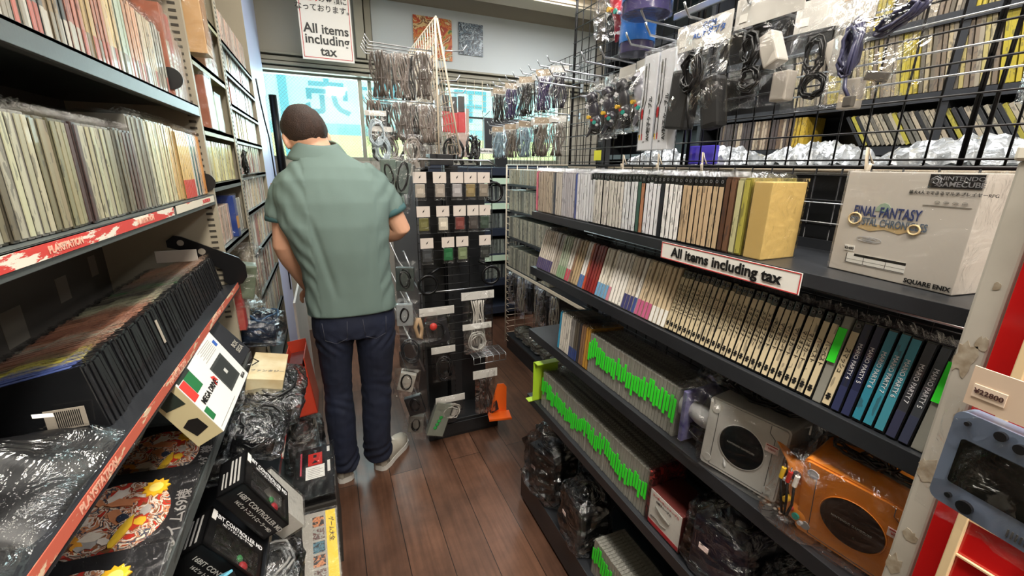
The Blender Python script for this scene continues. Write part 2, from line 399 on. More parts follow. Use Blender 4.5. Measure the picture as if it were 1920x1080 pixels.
def window(n, x0, x1, mull):
    t = bpy.data.objects.new(f'window_{n}', None); COL.objects.link(t); t['kind'] = 'structure'; t.location = (x0, WY, 1.48)
    L = lambda p: (p[0] - x0, p[1] - WY, p[2] - 1.48)
    f = MB(); f.box2(L((x0, WY + .01, 1.48)), L((x1, WY + .07, 1.51))); f.box2(L((x0, WY + .01, 2.12)), L((x1, WY + .07, 2.148)))
    f.box2(L((x0, WY + .01, 1.51)), L((x0 + .03, WY + .07, 2.12))); f.box2(L((x1 - .03, WY + .01, 1.51)), L((x1, WY + .07, 2.12)))
    ob('window_frame', f, M_alu, t, bevel=.002)
    for x, d in mull: ob('sash_stile', MB().box2(L((x - .016, WY + d, 1.51)), L((x + .016, WY + d + .025, 2.12))), M_alu, t, bevel=.002)
    ob('glass_pane', MB().box2(L((x0 + .03, WY + .045, 1.51)), L((x1 - .03, WY + .048, 2.12))), M_glass, t)
window(1, -.42, .74, [(.345, .012), (.425, .048)])
window(2, 1.04, 2.25, [(1.62, .012)])
# outside: shop banner with mirrored lettering (seen from behind), its own glow stands in for daylight behind it
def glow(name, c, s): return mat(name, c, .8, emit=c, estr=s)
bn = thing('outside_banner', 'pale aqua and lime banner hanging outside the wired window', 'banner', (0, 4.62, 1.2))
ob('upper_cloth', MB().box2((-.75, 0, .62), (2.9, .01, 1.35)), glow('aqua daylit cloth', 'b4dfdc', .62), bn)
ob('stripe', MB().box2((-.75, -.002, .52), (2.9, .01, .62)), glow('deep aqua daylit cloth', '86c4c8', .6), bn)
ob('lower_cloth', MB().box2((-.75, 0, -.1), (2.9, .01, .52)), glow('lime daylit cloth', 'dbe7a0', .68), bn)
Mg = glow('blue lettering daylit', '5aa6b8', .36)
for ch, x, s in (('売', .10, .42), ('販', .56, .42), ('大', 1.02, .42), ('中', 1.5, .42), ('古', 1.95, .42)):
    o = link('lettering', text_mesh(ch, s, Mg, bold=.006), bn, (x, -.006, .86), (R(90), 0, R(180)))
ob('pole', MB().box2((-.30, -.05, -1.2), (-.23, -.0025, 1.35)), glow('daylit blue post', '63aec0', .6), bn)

# tall hanging tax sign near the window
sg = thing('tax_sign', 'tall white hanging sign with red Japanese words and bold English tax notice', 'sign', (.113, 3.5, 2.14))
ob('board', MB().box2((-.166, 0, 0), (.166, .004, .66)), M_paper, sg)
rb = MB()
for a, c in (((-.156, .012), (.156, .016)), ((-.156, .644), (.156, .648)), ((-.156, .012), (-.152, .648)), ((.152, .012), (.156, .648))): rb.box2((a[0], -.001, a[1]), (c[0], -.0002, c[1]))
ob('border', rb, M_red, sg)
for s, z, sz, b_ in (('All items', .19, .080, .0016), ('including', .125, .080, .0016), ('tax', .055, .080, .0016)): text(s, sz, M_ink, sg, (0, -.002, z), FACE_CAM, bold=b_)
text('なっております。', .046, M_ink, sg, (0, -.002, .315), FACE_CAM, bold=.0006)
text('の金額に', .046, M_ink, sg, (.055, -.002, .372), FACE_CAM, bold=.0006)
text('税込み', .046, M_red, sg, (-.098, -.002, .372), FACE_CAM, bold=.0008)
text('全て', .046, M_ink, sg, (0, -.002, .43), FACE_CAM, bold=.0006)
ob('hanging_cord', MB().tube([(0, .002, .66), (0, .002, .705)], .001, 5), M_wireb, sg)

def art_mat(name, cols, scale, dist=2.):
    if name in MATS: return MATS[name]
    m = bpy.data.materials.new(name); m.use_nodes = True; MATS[name] = m; nt = m.node_tree; b = nt.nodes['Principled BSDF']; b.inputs['Roughness'].default_value = .35
    tc = nt.nodes.new('ShaderNodeTexCoord'); n = nt.nodes.new('ShaderNodeTexNoise'); n.inputs['Scale'].default_value = scale; n.inputs['Detail'].default_value = 3; n.inputs['Distortion'].default_value = dist
    nt.links.new(tc.outputs['Object'], n.inputs['Vector']); cr = nt.nodes.new('ShaderNodeValToRGB'); cr.color_ramp.interpolation = 'CONSTANT'
    el = cr.color_ramp.elements
    while len(el) > 1: el.remove(el[-1])
    el[0].position = 0; el[0].color = (*hexc(cols[0]), 1)
    for i, c in enumerate(cols[1:]):
        e = el.new(.3 + .4 * (i + .5) / len(cols)); e.color = (*hexc(c), 1)
    nt.links.new(n.outputs[0], cr.inputs[0]); nt.links.new(cr.outputs[0], b.inputs['Base Color'])
    return m
tag(ob('wall_poster', MB().box2((.0, 0, 0), (.33, .003, .32)), art_mat('orange collage print', ['5d7a3a', 'c9a24a', 'd8763a', 'b8482e', 'e3c48a', '8c5a3a', 'd9d0a8'], 9), loc=(.80, WY - .03, 2.325)), 'colourful orange and green poster on the wall above the window', 'poster')
tag(ob('wall_poster', MB().box2((.0, 0, 0), (.225, .003, .25)), art_mat('dark blue collage print', ['10161c', '2b3b48', 'aebcc4', '16202a', '5c7382', '0c1116'], 14, 3), loc=(1.19, WY - .03, 2.39)), 'small black and silver poster on the pale blue wall', 'poster')
for i in range(6):
    tag(ob('taped_leaflet', MB().box2((0, 0, 0), (.15, .002, .10)), art_mat(f'leaflet print {i%3}', [['d9c07a', 'b86a3a', 'e6dcc0', '6a4a3a'], ['cfc6b0', '7a8a5a', 'e0b060'], ['b06050', 'e0d0b0', '7a5a4a', 'dfc88a']][i % 3], 40), loc=(1.25 + .17 * i, 3.398, 2.795 - .002 * i)),
        f'small warm coloured leaflet on the cream ceiling beam, {ordinal(i + 1)} from the left', 'leaflet', 'leaflets on the beam')
# lavender-white panel at the end of the left shelving, with a perforated rail
pn = thing('end_panel', 'tall pale lavender panel closing the far end of the left shelves', 'panel', (-.34, 3.0, 0))
ob('board', MB().box2((-.02, 0, 0), (.0, .88, CEIL - .01)), mat('pale lavender laminate', 'b9c1e2', .45, var=.15, vscale=2, var_col='d4d8ee'), pn, bevel=.002)
sl = MB()
for i in range(60): sl.box2((.0005, .03, .5 + i * .022), (.001, .045, .508 + i * .022))
ob('slot_strip', sl, mat('dark slot', '3a3e52', .6), pn)
ob('wall_cable', MB().tube([(.012, .25, 1.95), (.012, .30, 1.85), (.012, .42, 1.72), (.012, .55, 1.62), (.012, .6, 1.3), (.012, .6, .5)], .005, 6), M_cable, pn)
tag(ob('wall_pipe', MB().tube([(-.30, 3.93, 1.25), (-.30, 3.93, 1.95)], .03, 12), M_wireb), 'black upright tube beside the left window edge', 'pipe')
# ceiling lamps (casings with the tubes below)
for i, (x, y) in enumerate(((.25, .35), (.25, 2.25), (1.42, .75), (.35, -.95), (1.85, 2.75))):
    lt = thing('ceiling_light', ('white strip light above the aisle camera end', 'white strip light above the man in the aisle', 'white strip light over the aisle behind the wire mesh', 'unseen white strip light behind the viewer', 'white strip light near the far corner shelves')[i], 'light', (x, y, CEIL))
    ob('housing', MB().box2((-.16, -.64, -.045), (.16, .64, -.001)), M_paper, lt, bevel=.004)
    for sx in (-.07, .07): ob('tube', MB().cyl((sx, -.6, -.066), (sx, .6, -.066), .014, 12), mat('glowing tube', 'ffffff', .5, emit='fff4e2', estr=6), lt)
# ------------------------------------------------------------ game cases
_cm = {}
TXT_L = Matrix(((0, 0, -1), (0, -1, 0), (-1, 0, 0))).transposed().to_euler()   # running down a spine that looks to -X
TXT_R = Matrix(((0, 0, -1), (0, 1, 0), (1, 0, 0))).transposed().to_euler()
def case_meshes(t, h, d, side, style):
    """side -1: spine looks to -X (right-hand shelves), +1: spine looks to +X. Origin at spine bottom centre."""
    k = (round(t, 4), round(h, 4), round(d, 4), side, style)
    if k in _cm: return _cm[k]
    s = -side                                   # direction going into the shelf
    body = MB().box((s * (d / 2 + .001), 0, h / 2), (d, t, h), 0, None, min(.0015, t * .18))
    if style == 'hub':                          # dark case head with a round embossed emblem above the paper
        body.raw(*ring_pts((side * .0006, 0, h - t * .75), t * .30, t * .12, side), 1)
    me = body.mesh('case', [M_dkcase if style in ('dark', 'hub') else (M_grcase if style == 'grey' else objcol_mat('pale case plastic', .3)), mat('emblem grey', '5a5a5c', .4)]); body.fixn(me)
    z0, z1 = (.004, h - .004) if style not in ('hub',) else (.004, h - t * 1.55)
    sp = MB().box((side * .0008, 0, (z0 + z1) / 2), (.0012, t * (.80 if side < 0 else .70), z1 - z0)); ms = sp.mesh('spine', M_print)
    bd = MB().box((side * .0012, 0, h * .15), (.0012, t * (.81 if side < 0 else .71), h * .27)); mb_ = bd.mesh('band', M_plain)
    # wrap: crimped ridge standing along the case top + thin cover over the top
    rnd = random.Random(int(t * 1e5) + int(h * 1e4) + (7 if side > 0 else 0))
    wr = MB(); n = 9; vs = []
    for i in range(n + 1):
        x = s * (-.002 + (d + .004) * i / n); j = (rnd.random() - .5)
        vs += [(x, -t * .5, h + .0008), (x, j * t * .7, h + .004 + rnd.random() * .007 + (.006 if i in (0, 1) else 0)), (x, t * .5, h + .0008)]
    fs = []
    for i in range(n): a = i * 3; fs += [(a, a + 1, a + 4, a + 3), (a + 1, a + 2, a + 5, a + 4)]
    wr.raw(vs, fs); mw = wr.mesh('wrap', M_film)
    _cm[k] = (me, ms, mb_, mw); return _cm[k]
def ring_pts(c, ro, ri, side, n=14):
    vs = []
    for r_ in (ro, ri):
        for k in range(n):
            a = 2 * PI * k / n; vs.append((c[0], c[1] + r_ * math.cos(a), c[2] + r_ * math.sin(a)))
    return vs, [(k, (k + 1) % n, n + (k + 1) % n, n + k) for k in range(n)]
_tag_me = {}
def sticker(w_, h_, mname):
    k = (round(w_, 4), round(h_, 4), mname.name)
    if k not in _tag_me: _tag_me[k] = MB().box((0, 0, 0), (.0008, w_, h_)).mesh('sticker', mname)
    return _tag_me[k]
_protos = {}
def case(loc, t, h, d, side, style, col, label, group, tilt=0., lean=0., band=None, tagz=None, txt=None, body_col=None, mark=None, name='game_case', nospine=False, yaw=0.):
    me, ms, mb_, mw = case_meshes(t, h, d, side, style)
    r = thing(name, label, 'game case', loc, (lean, -side * tilt, yaw), group)
    link('case_body', me, r, color=body_col or tuple(v * (.55 if side < 0 else .38) for v in col))  # body colour darkened to paint in the shaded gaps between cases
    if not nospine: link('spine_label', ms, r, color=col)
    if band: link('spine_band', mb_, r, color=band)
    if tagz is not None: link('price_tag', sticker(t * (.95 if t > .011 else .80), tagz[1], M_green), r, (side * .0024, 0, tagz[0]))
    if mark: link('spine_emblem', mark, r, (side * .0018, 0, .018))
    if txt:
        s, sz, m_, z = txt
        o = link('title', text_mesh(s, sz, m_), r, (side * .0020, 0, z)); o.rotation_euler = TXT_L if side < 0 else TXT_R
    link('plastic_wrap', mw, r)
    return r

# ------------------------------------------------------------ right-hand black gondola
RX = .70; RY0, RY1 = .222, 1.43; BX = .955
gd = thing('shelf_unit', 'long black steel shelving unit along the right side of the aisle', 'shelving', (RX, RY0, 0))
G = lambda p: (p[0] - RX, p[1] - RY0, p[2])
DECK = {'first': 1.290, 'second': 1.080, 'third': .822, 'fourth': .528, 'fifth': .135}
def deck(z, x0, name='shelf', lip=.032, perf=None, y0=RY0, y1=RY1, mi=M_blacks):
    m = MB(); m.box2(G((x0, y0, z - .004)), G((BX - .005, y1, z))); m.box2(G((x0 - .002, y0, z - lip)), G((x0 + .002, y1, z + .001)), 0, .0008)
    m.box2(G((x0 + .006, y0, z - lip)), G((x0 + .014, y1, z - lip + .004))); m.box2(G((BX - .012, y0, z - .03)), G((BX - .007, y1, z + .02)))
    sh = ob(name, m, mi, gd)
    if perf:
        pm = MB()
        for i in range(int((perf[1] - perf[0]) / .011)):
            for j in range(4):
                cx, cy = x0 + .035 + j * .011, perf[0] + .006 + i * .011
                pm.cyl(G((cx, cy, z + .0002)), G((cx, cy, z + .0006)), .0034, 8)
        ob('perforation', pm, M_wireb if perf[2] == 0 else mat('light seen through the holes', 'c9c4ba', .6), sh)
    return sh
deck(DECK['first'], RX, lip=.022)
deck(DECK['second'], RX, lip=.030)
deck(DECK['third'], RX, perf=(.30, .50, 1))
deck(DECK['fourth'], RX, perf=(.56, .72, 0))
deck(DECK['fifth'], RX - .02, lip=.12)
m = MB()
for z in (1.18, .93, .66, .30): m.tube([G((RX + .03, RY0, z + .11)), G((RX + .03, RY1, z + .11))], .003, 6)
# back: black mesh and boards between the decks
bk = MB(); bk.box2(G((BX, RY0, .02)), G((BX + .006, RY1, .80))); bk.box2(G((BX + .012, RY0, 1.292)), G((BX + .018, RY1, 1.44)))
ob('back_board', bk, M_black, gd)
wm = MB()
y = RY0 + .02
while y < RY1: wm.tube([G((BX - .002, y, .80)), G((BX - .002, y, 1.455))], .0018, 5); y += .05
z = .84
while z < 1.46: wm.tube([G((BX - .005, RY0, z)), G((BX - .005, RY1, z))], .0018, 5); z += .05
ob('wire_back', wm, M_wireb, gd)
wz = MB()
for z in (1.345, 1.385): wz.tube([G((BX - .009, RY0, z)), G((BX - .009, RY1, z))], .0014, 5)
wz.tube([G((BX - .02, RY0, 1.205)), G((BX - .02, RY1, 1.205))], .003, 6)
ob('bright_wire', wz, M_zinc, gd)
for y in (RY0 + .01, RY1 - .01):
    up = MB().box2(G((BX + .02, y - .018, 0)), G((BX + .055, y + .018, 1.60)))
    for i in range(44): up.box2(G((BX + .0194, y - .004, .1 + i * .033)), G((BX + .0199, y + .004, .115 + i * .033)), 1)
    ob('upright', up, [M_black, M_wireb], gd)
ob('foot', MB().box2(G((RX, RY0, .0)), G((BX, RY1, .035))), M_black, gd)
ob('end_bracket', MB().prism([(0, 0), (.2, .10), (.2, -.03), (0, -.03)], lambda u, v, t: G((RX + .03 + u, RY1 + t, 1.045 + v)), .004, .010), M_black, gd)
# worn grey post at the near end of the unit
M_post = mat('chipped grey-white post paint', 'b9b4aa', .5, 0, .08, 40, var=.9, vscale=9, var_col='aaa59a')
po = thing('corner_post', 'chipped pale grey square post at the near end of the black shelves', 'post', (.668, .187, 0))
ob('column', MB().box2((0, 0, 0), (.045, .0265, 1.462)), M_post, po, bevel=.003)
ob('post_cap', MB().box2((-.003, -.020, 1.462), (.049, .030, 1.478)), mat('cream post cap', 'd9d4c6', .5), po, bevel=.003)
M_grime = mat('brown glue residue', '8a7c68', .8, var=.9, vscale=90, var_col='b0a796'); rnd0 = random.Random(2)
for i, (z, hh, y0, y1) in enumerate(((1.24, .045, .008, .0262), (1.262, .018, .002, .012), (1.165, .030, .0005, .010), (1.085, .04, .006, .0262), (1.065, .015, .001, .009), (.985, .018, .004, .02), (1.33, .01, .008, .014), (.93, .03, .010, .0262))):
    pts = [(max(.0003, min(.0262, (y0 + y1) / 2 + (y1 - y0) * .5 * (.75 + .5 * rnd0.random()) * math.cos(a))), z + hh * .5 * (.6 + .7 * rnd0.random()) * math.sin(a)) for a in [k * PI / 9 for k in range(18)]]
    ob('tape_residue', MB().prism(pts, lambda u, v, t: (t, u, v), -.0005, .0002), M_grime, po)


GR1, GR2, GR3, GR4, GR5 = ('boxed games on the topmost right shelf', 'leaning games on the second right shelf', 'games on the third right shelf', 'green tagged discs on the fourth right shelf', 'green tagged discs on the bottom right shelf')
rnd = random.Random(3)
c_ = hexc
def jit(c, a=.06):
    k = 1 + (rnd.random() - .5) * 2 * a
    return tuple(max(0, v * k * (1 + (rnd.random() - .5) * .3 * a)) for v in c)
def cname(h): return h
# first shelf: walk from the far end (pink) towards the camera
seq1 = [('e2788f', 'pink', 1)] + [('b9aa98', 'beige grey', 8)] + [('8f8a84', 'grey', 1), ('3a3f4c', 'dark navy', 1)] + [('c4bbb0', 'pale taupe', 3)] + [('b9b6bb', 'pale grey', 6)] + [('4a5a9c', 'blue', 1)] + [('dcdde2', 'white', 7)] + [('d4cfc8', 'white', 10)] + [('d9dade', 'white', 4)] + [('3d5a50', 'dark green', 1), ('b07a5a', 'copper', 1)] + [('e4e5ea', 'white', 4), ('22242a', 'black', 1), ('eceae8', 'white', 4)] + [('c2a988', 'tan', 8)] + [('5a3f30', 'dark brown', 1), ('6a4c3a', 'brown', 1), ('b9b58a', 'olive grey', 1), ('a8a04a', 'yellow green', 1)]
y = 1.425; n = sum(k for _, _, k in seq1); pitch = (1.425 - .555) / n; i = 0
for hx, nm, k in seq1:
    for q in range(k):
        i += 1; t = pitch * .90
        st = 'hub' if 26 < i < 62 else 'plain'
        case((RX + .012 + rnd.random() * .003, y - pitch / 2, DECK['first'] + .001), t, .142 + rnd.random() * .003, .125, -1, st, jit(c_(hx)),
             f'{nm} boxed game, {ordinal(i)} counting from the pink one, topmost right shelf', GR1, name='boxed_game', lean=R(.6) * (rnd.random() - .5), band=(c_('b5383a') if nm == 'white' and 44 < i < 58 and False else None))
        y -= pitch
yb = thing('boxed_game', 'thick plain yellow box closing the row of boxed games on the topmost shelf', 'box', (RX + .014, .530, DECK['first'] + .001))
ob('carton', MB().box((.047, 0, .069), (.092, .036, .138), 0, None, .0015), mat('yellow board', 'd6b873', .55, 0, .05, 80, var=.25, vscale=6, var_col='c9a860'), yb)
ob('clear_wrap', MB().box((.0475, 0, .072), (.096, .039, .145)), M_film, yb)
# big cream console bundle box at the near end
bb_ = thing('console_bundle_box', 'large white boxed bundle with blue fantasy logo on the topmost right shelf', 'box', (.755, .262, DECK['first'] + .001), (0, 0, R(-8)))
M_bund = mat('pearl white carton', 'cfc8bf', .35, 0, .04, 50, var=.3, vscale=7, var_col='dedad4', coat=.3)
ob('carton', MB().box((.045, .0855, .079), (.09, .171, .158), 0, None, .001), M_bund, bb_)
M_lgrey = mat('logo pale grey', 'a5a7ad', .5); M_lblue = mat('logo blue', '2f3f73', .5); M_gold = mat('logo pale gold', 'c9b083', .5); M_white = mat('logo white', 'f2f2f2', .5)
def fp(x): return (-.0008, x[0], x[1])      # (distance from near edge, height)
pl = MB().box2((-.0007, .002, .138), (-.0001, .060, .156)); hd = ob('black_title_strip', pl, mat('title strip black', '1b1b1d', .4), bb_)
text('NINTENDO', .0075, mat('title silver', '8f8f92', .4), hd, (-.0010, .025, .1505), FACE_L, sx=1.25)
text('GAMECUBE', .0092, mat('title silver', '8f8f92', .4), hd, (-.0010, .025, .1430), FACE_L, bold=.0001, sx=1.1)
cub = MB(); cc = (.052, .147)
for rr_ in (.0062, .0034): cub.tube([(-.001, cc[0] + rr_ * math.cos(a), cc[1] + rr_ * math.sin(a)) for a in [PI / 6 + k * PI / 3 for k in range(5 if rr_ > .004 else 6)]], .0007, 5, 0)
ob('emblem', cub, mat('title silver', '8f8f92', .4), hd)
text('最大4人でできるマルチプレイヤーRPG', .0056, M_ink, bb_, (-.0008, .032, .1310), FACE_L)
sm = MB()
for i in range(4): sm.tube([(-.0008, .014 + i * .010 + .003 * math.cos(a), .1195 + .0016 * math.sin(a)) for a in [k * PI / 4 for k in range(8)]], .0003, 4, 0, closed=True)
sm.box2((-.0008, .006, .1145), (-.0002, .060, .1149)); ob('small_diagram', sm, mat('print grey', '77756f', .5), bb_)
text('FINAL FANTASY', .0215, M_lblue, bb_, (-.0010, .104, .098), FACE_L, bold=.0004, sx=.60)
text('CRYSTAL CHRONICLES', .0155, mat('logo slate', '5a6a7c', .5), bb_, (-.0011, .100, .0825), FACE_L, bold=.0002, sx=.66)
lg = MB()
for cx, cz, r0 in ((.146, .086, .0095), (.062, .079, .0075)): lg.tube([(-.0009, cx + r0 * math.cos(a), cz + r0 * .9 * math.sin(a)) for a in [k * PI / 9 for k in range(18)]], .0016, 5, 0, closed=True)
lg.prism([(.14, .073), (.12, .069), (.10, .074), (.08, .070), (.066, .076), (.07, .084), (.10, .080), (.13, .081)], lambda u, v, t: (t, u, v), -.0007, 0)
ob('gold_ornament', lg, M_gold, bb_)
ob('crest', MB().prism([(.108 + .011 * math.cos(a) * (1 if a < PI else .5), .100 + .013 * math.sin(a)) for a in [k * PI / 6 for k in range(7)]], lambda u, v, t: (t, u, v), -.0006, 0), mat('crest green', '9fb5a0', .5), bb_)
rp = MB()
for r0 in (.018, .010, .004): rp.tube([(-.0007, .118 + r0 * math.cos(a), .056 + r0 * .22 * math.sin(a)) for a in [k * PI / 12 for k in range(24)]], .0003, 4, 0, closed=True)
ob('ripple', rp, M_lgrey, bb_)
pt = ob('price_tag', MB().box2((-.0008, .136, .034), (-.0002, .152, .043)), M_paper, bb_); text('¥3480', .0058, M_ink, pt, (-.0011, .144, .0383), FACE_L)
st_ = ob('barcode_strip', MB().box2((-.0008, .060, .015), (-.0002, .146, .031)).box2((-.0009, .060, .027), (-.0007, .134, .031), 1).box2((-.0009, .060, .0155), (-.0007, .146, .0162), 1).box2((-.0009, .060, .021), (-.0007, .146, .0214), 1).box2((-.0009, .145, .0155), (-.0007, .146, .031), 1).box2((-.0009, .118, .0155), (-.0007, .1187, .027), 1).box2((-.0009, .086, .0155), (-.0007, .0867, .027), 1), [M_paper, M_ink], bb_)
text('SQUARE ENIX', .0088, M_ink, bb_, (-.0010, .030, .0065), FACE_L, bold=.0003, sx=1.0)
ob('clear_wrap', MB().box((.0455, .0855, .080), (.094, .175, .162)), M_film, bb_)
# long tax notice clipped under the first shelf lip
ts = thing('tax_sign', 'long white tax notice with thin red border clipped on the topmost right shelf edge', 'sign', (RX - .004, .58, 1.271), (0, 0, 0))
ob('board', MB().box2((-.0015, -.160, -.0185), (.0, .160, .0185)), M_paper, ts)
bd = MB()
for a, c in (((-.159, -.0180), (.159, -.0165)), ((-.159, .0165), (.159, .0180)), ((-.159, -.018), (-.1575, .018)), ((.1575, -.018), (.159, .018))): bd.box2((-.0021, a[0], a[1]), (-.0016, c[0], c[1]))
ob('border', bd, M_red, ts)
text('All items including tax', .0285, M_ink, ts, (-.0026, 0, 0), FACE_L, bold=.0009)

# second shelf: leaning cases
emb = MB()
for k in range(6): a = k * PI / 3; emb.cyl((0, .0024 * math.cos(a), .0045 * math.sin(a)), (-.0004, .0024 * math.cos(a), .0045 * math.sin(a)), .0016, 7)
emb.cyl((0, 0, 0), (-.0004, 0, 0), .0028, 8); emb = emb.mesh('emblem', M_ink)
P1 = [('cfc6ba', 'beige with purple foot', 8, '463c66'), ('a89f92', 'grey beige', 3, None), ('a3ae98', 'pale green patterned', 4, '7f9a78'), ('d8d4cc', 'white', 2, 'b84a58'), ('8c6f58', 'brown', 1, None), ('b09a78', 'tan', 3, None), ('e2e0dc', 'white with blue foot', 2, '4a6aa0'),
      ('a8583a', 'orange', 1, 'b0402a'), ('7c2a28', 'red', 2, '7a1f22'), ('8c322c', 'red', 2, '8a2420'), ('ddd6c8', 'blue footed cream', 4, '6a98bc'), ('e0dbd2', 'cream with pink foot', 1, 'c07a8c'), ('e4e0d8', 'white', 4, None), ('cfc4b4', 'beige with navy foot', 3, '39396a'), ('e2ded6', 'white', 1, '3a4a80'), ('c9b698', 'tan with pink foot', 4, 'b85a80'), ('cdb998', 'tan', 4, 'd9d6d0')]
tail = [('tan', 26)]
y = 1.405; cnt = 0; pitch = .0140; tl = R(15)
def second(i, y, pitch, col, nm, band=None, style='plain', **kw):
    return case((RX + .010, y, DECK['second'] + .002), pitch * .88, .148 + rnd.random() * .003, .122, -1, style, col, f'{nm} game case, {ordinal(i)} from the far end of the second right shelf', GR2, tilt=tl + R(1.5) * (rnd.random() - .5), lean=R(1.2) * (rnd.random() - .5), band=band, **kw)
for hx, nm, k, bd in P1:
    for q in range(k):
        cnt += 1; second(cnt, y - pitch / 2, pitch, jit(c_(hx), .04), nm, jit(c_(bd), .05) if bd else None); y -= pitch
k_all = 26; near = 9; p2 = (y - .375) / k_all
titles = ['ドラゴンクエスト', 'スーパーテニス', 'メダルオブオナー', 'マリオカート', 'ハーベスト']
for q in range(k_all):
    cnt += 1; second(cnt, y - p2 / 2, p2, jit(c_('c7b797'), .05), 'tan with black emblem', None, 'hub', mark=emb, txt=(titles[q // 6 % 5], .0088, M_ink, .080)); y -= p2
p3 = (y - .226) / 10
near_seq = [('g', 'clear cased green tagged'), ('c7b797', 'tan with black emblem'), ('1f2540', 'dark navy'), ('232946', 'dark navy'), ('2f7f96', 'teal'), ('34859a', 'teal'), ('3f8a9c', 'teal'), ('35363c', 'charcoal'), ('3c4046', 'charcoal'), ('g2', 'clear cased green tagged')]
M_wtxt = mat('white print', 'e6e6ea', .5)
for j, (hx, nm) in enumerate(near_seq):
    cnt += 1
    if hx[0] == 'g': r = second(cnt, y - p3 / 2, p3, c_('6a6f70'), nm, None, 'grey', tagz=(.10, .058), nospine=True)
    elif j == 1: second(cnt, y - p3 / 2, p3, jit(c_(hx)), nm, None, 'hub', mark=emb, txt=('スマッシュ', .0088, M_ink, .080))
    else: second(cnt, y - p3 / 2, p3, c_(hx), nm, {'1f2540': c_('2a3052'), '232946': c_('2a3052'), '35363c': c_('33364e'), '3c4046': c_('363b50')}.get(hx), 'dark', txt=('MARIO PARTY ' + ['', '', '4', '5', '6', '7', '6', '7', '5', ''][j], .0082, M_wtxt, .085))
    y -= p3

# third shelf: coloured cases, then discs with fluorescent stickers
y = 1.222; cnt = 0; pitch = .0128
for hx, nm, k in (('3a9ac2', 'blue', 1), ('dcd6cc', 'white', 5), ('8f8c88', 'grey', 2), ('5a5348', 'dark grey', 2), ('3c3a3c', 'black', 1), ('8a6a50', 'brown', 2), ('b98a3c', 'orange yellow', 2)):
    for q in range(k):
        cnt += 1; case((RX + .012, y - pitch / 2, DECK['third'] + .001), pitch * .88, .140, .125, -1, 'plain', jit(c_(hx)), f'{nm} game case, {ordinal(cnt)} from the far end of the third right shelf', GR3, tilt=R(4), band=c_('3a4a80') if nm in ('grey', 'dark grey') else None); y -= pitch
n = 34; pitch = (y - .655) / n; cnt = 0
def disc_row(y, n, pitch, z, grp, lab, x=RX + .012, h=.128):
    for q in range(n):
        ph = math.sin(q * .55) * .15 + math.sin(q * .21 + 1) * .2 + (rnd.random() - .5) * .75
        case((x + rnd.random() * .002, y - pitch / 2, z + .001), pitch * .90, h, .12, -1, 'grey', c_('6a6f70'), f'{lab}, {ordinal(q + 1)} from the far end', grp, tilt=R(3), tagz=(h * (.56 + .22 * ph), .042 + .022 * rnd.random()), name='disc_case', nospine=True); y -= pitch
    return y
disc_row(y, n, pitch, DECK['third'], 'green tagged discs on the third right shelf', 'green stickered smoky disc case on the third right shelf')
pf = thing('purple_wrapped_pack', 'crumpled clear pack with purple content ending the third shelf disc row', 'bag', (RX + .012, .632, DECK['third'] + .002))
pm = MB(); pm.box((.05, 0, .07), (.10, .012, .13), 0, None, .003); ob('contents', pm, mat('purple card', '3f3a78', .5, var=.6, vscale=30, var_col='b0b0c8'), pf)
ob('clear_bag', MB().grid(lambda u, v: (-.008 - .006 * nz((u * 5, v * 5, 1)), -.03 + .05 * u + .004 * nz((u * 6, v * 9, 3)), .15 * v + .01 * nz((u * 8, 0, v))), 10, 14), M_film2, pf)
# fourth shelf
be = thing('book_end', 'lime green metal book end at the far end of the fourth right shelf', 'book end', (RX + .004, 1.365, DECK['fourth']))
ml = mat('lime green enamel', '9fc22e', .4)
ob('plate', MB().box2((-.012, 0, 0), (.10, .003, .175), 0, .001), ml, be); ob('base', MB().box2((-.03, -.0, .0006), (.06, .03, .003)), ml, be); ob('top_flange', MB().box2((-.010, -.03, .172), (.095, .001, .175)), ml, be)
disc_row(1.335, 54, (1.335 - .715) / 54, DECK['fourth'], GR4, 'green stickered smoky disc case on the fourth right shelf', h=.142)
rc = thing('red_sleeve_case', 'wrapped case with dark red picture cover ending the fourth shelf disc row', 'game case', (RX + .012, .704, DECK['fourth'] + .001), (0, 0, R(4)))
ob('cover', MB().box((.066, 0, .078), (.130, .010, .155), 0, None, .001), art_mat('dark red cover print', ['4a1216', '7c1c20', '5c2a2a', '2a0e10', '9c3a34'], 26), rc)
ob('clear_wrap', MB().box((.066, 0, .08), (.137, .0135, .165)), M_film, rc)
ra = thing('accessory_box', 'red and white accessory carton with product picture on the fourth right shelf', 'box', (RX + .015, .645, DECK['fourth'] + .001), (0, 0, R(0)))
mr_ = MB().box((.05, 0, .055), (.10, .112, .110), 0, None, .001); ob('carton', mr_, mat('dark maroon carton', '5a2420', .45, var=.3, vscale=8, var_col='3a1a16'), ra)
ob('front_panel', MB().box2((-.0008, -.054, .004), (-.0001, .054, .108)), M_paper, ra)
ob('red_band', MB().box2((-.0012, -.054, .004), (-.0006, .054, .016)), M_red, ra)
text('コンポーネントケーブル', .0085, M_red, ra, (-.0014, .0, .096), FACE_L); text('D端子ケーブル', .008, M_ink, ra, (-.0014, .005, .083), FACE_L)
ob('product_picture', MB().tube([(-.0012, .03, .07), (-.0012, .01, .06), (-.0012, -.02, .055)], .004, 6).tube([(-.0012, .045, .03), (-.0012, .025, .035), (-.0012, .01, .028), (-.0012, -.01, .034)], .002, 6), mat('print grey', '77756f', .5), ra)
ob('clear_wrap', MB().box((.05, 0, .056), (.104, .116, .114)), M_film, ra)
# fifth shelf
disc_row(.905, 24, .0118, DECK['fifth'], GR5, 'green stickered smoky disc case on the bottom right shelf', x=RX - .005, h=.135)
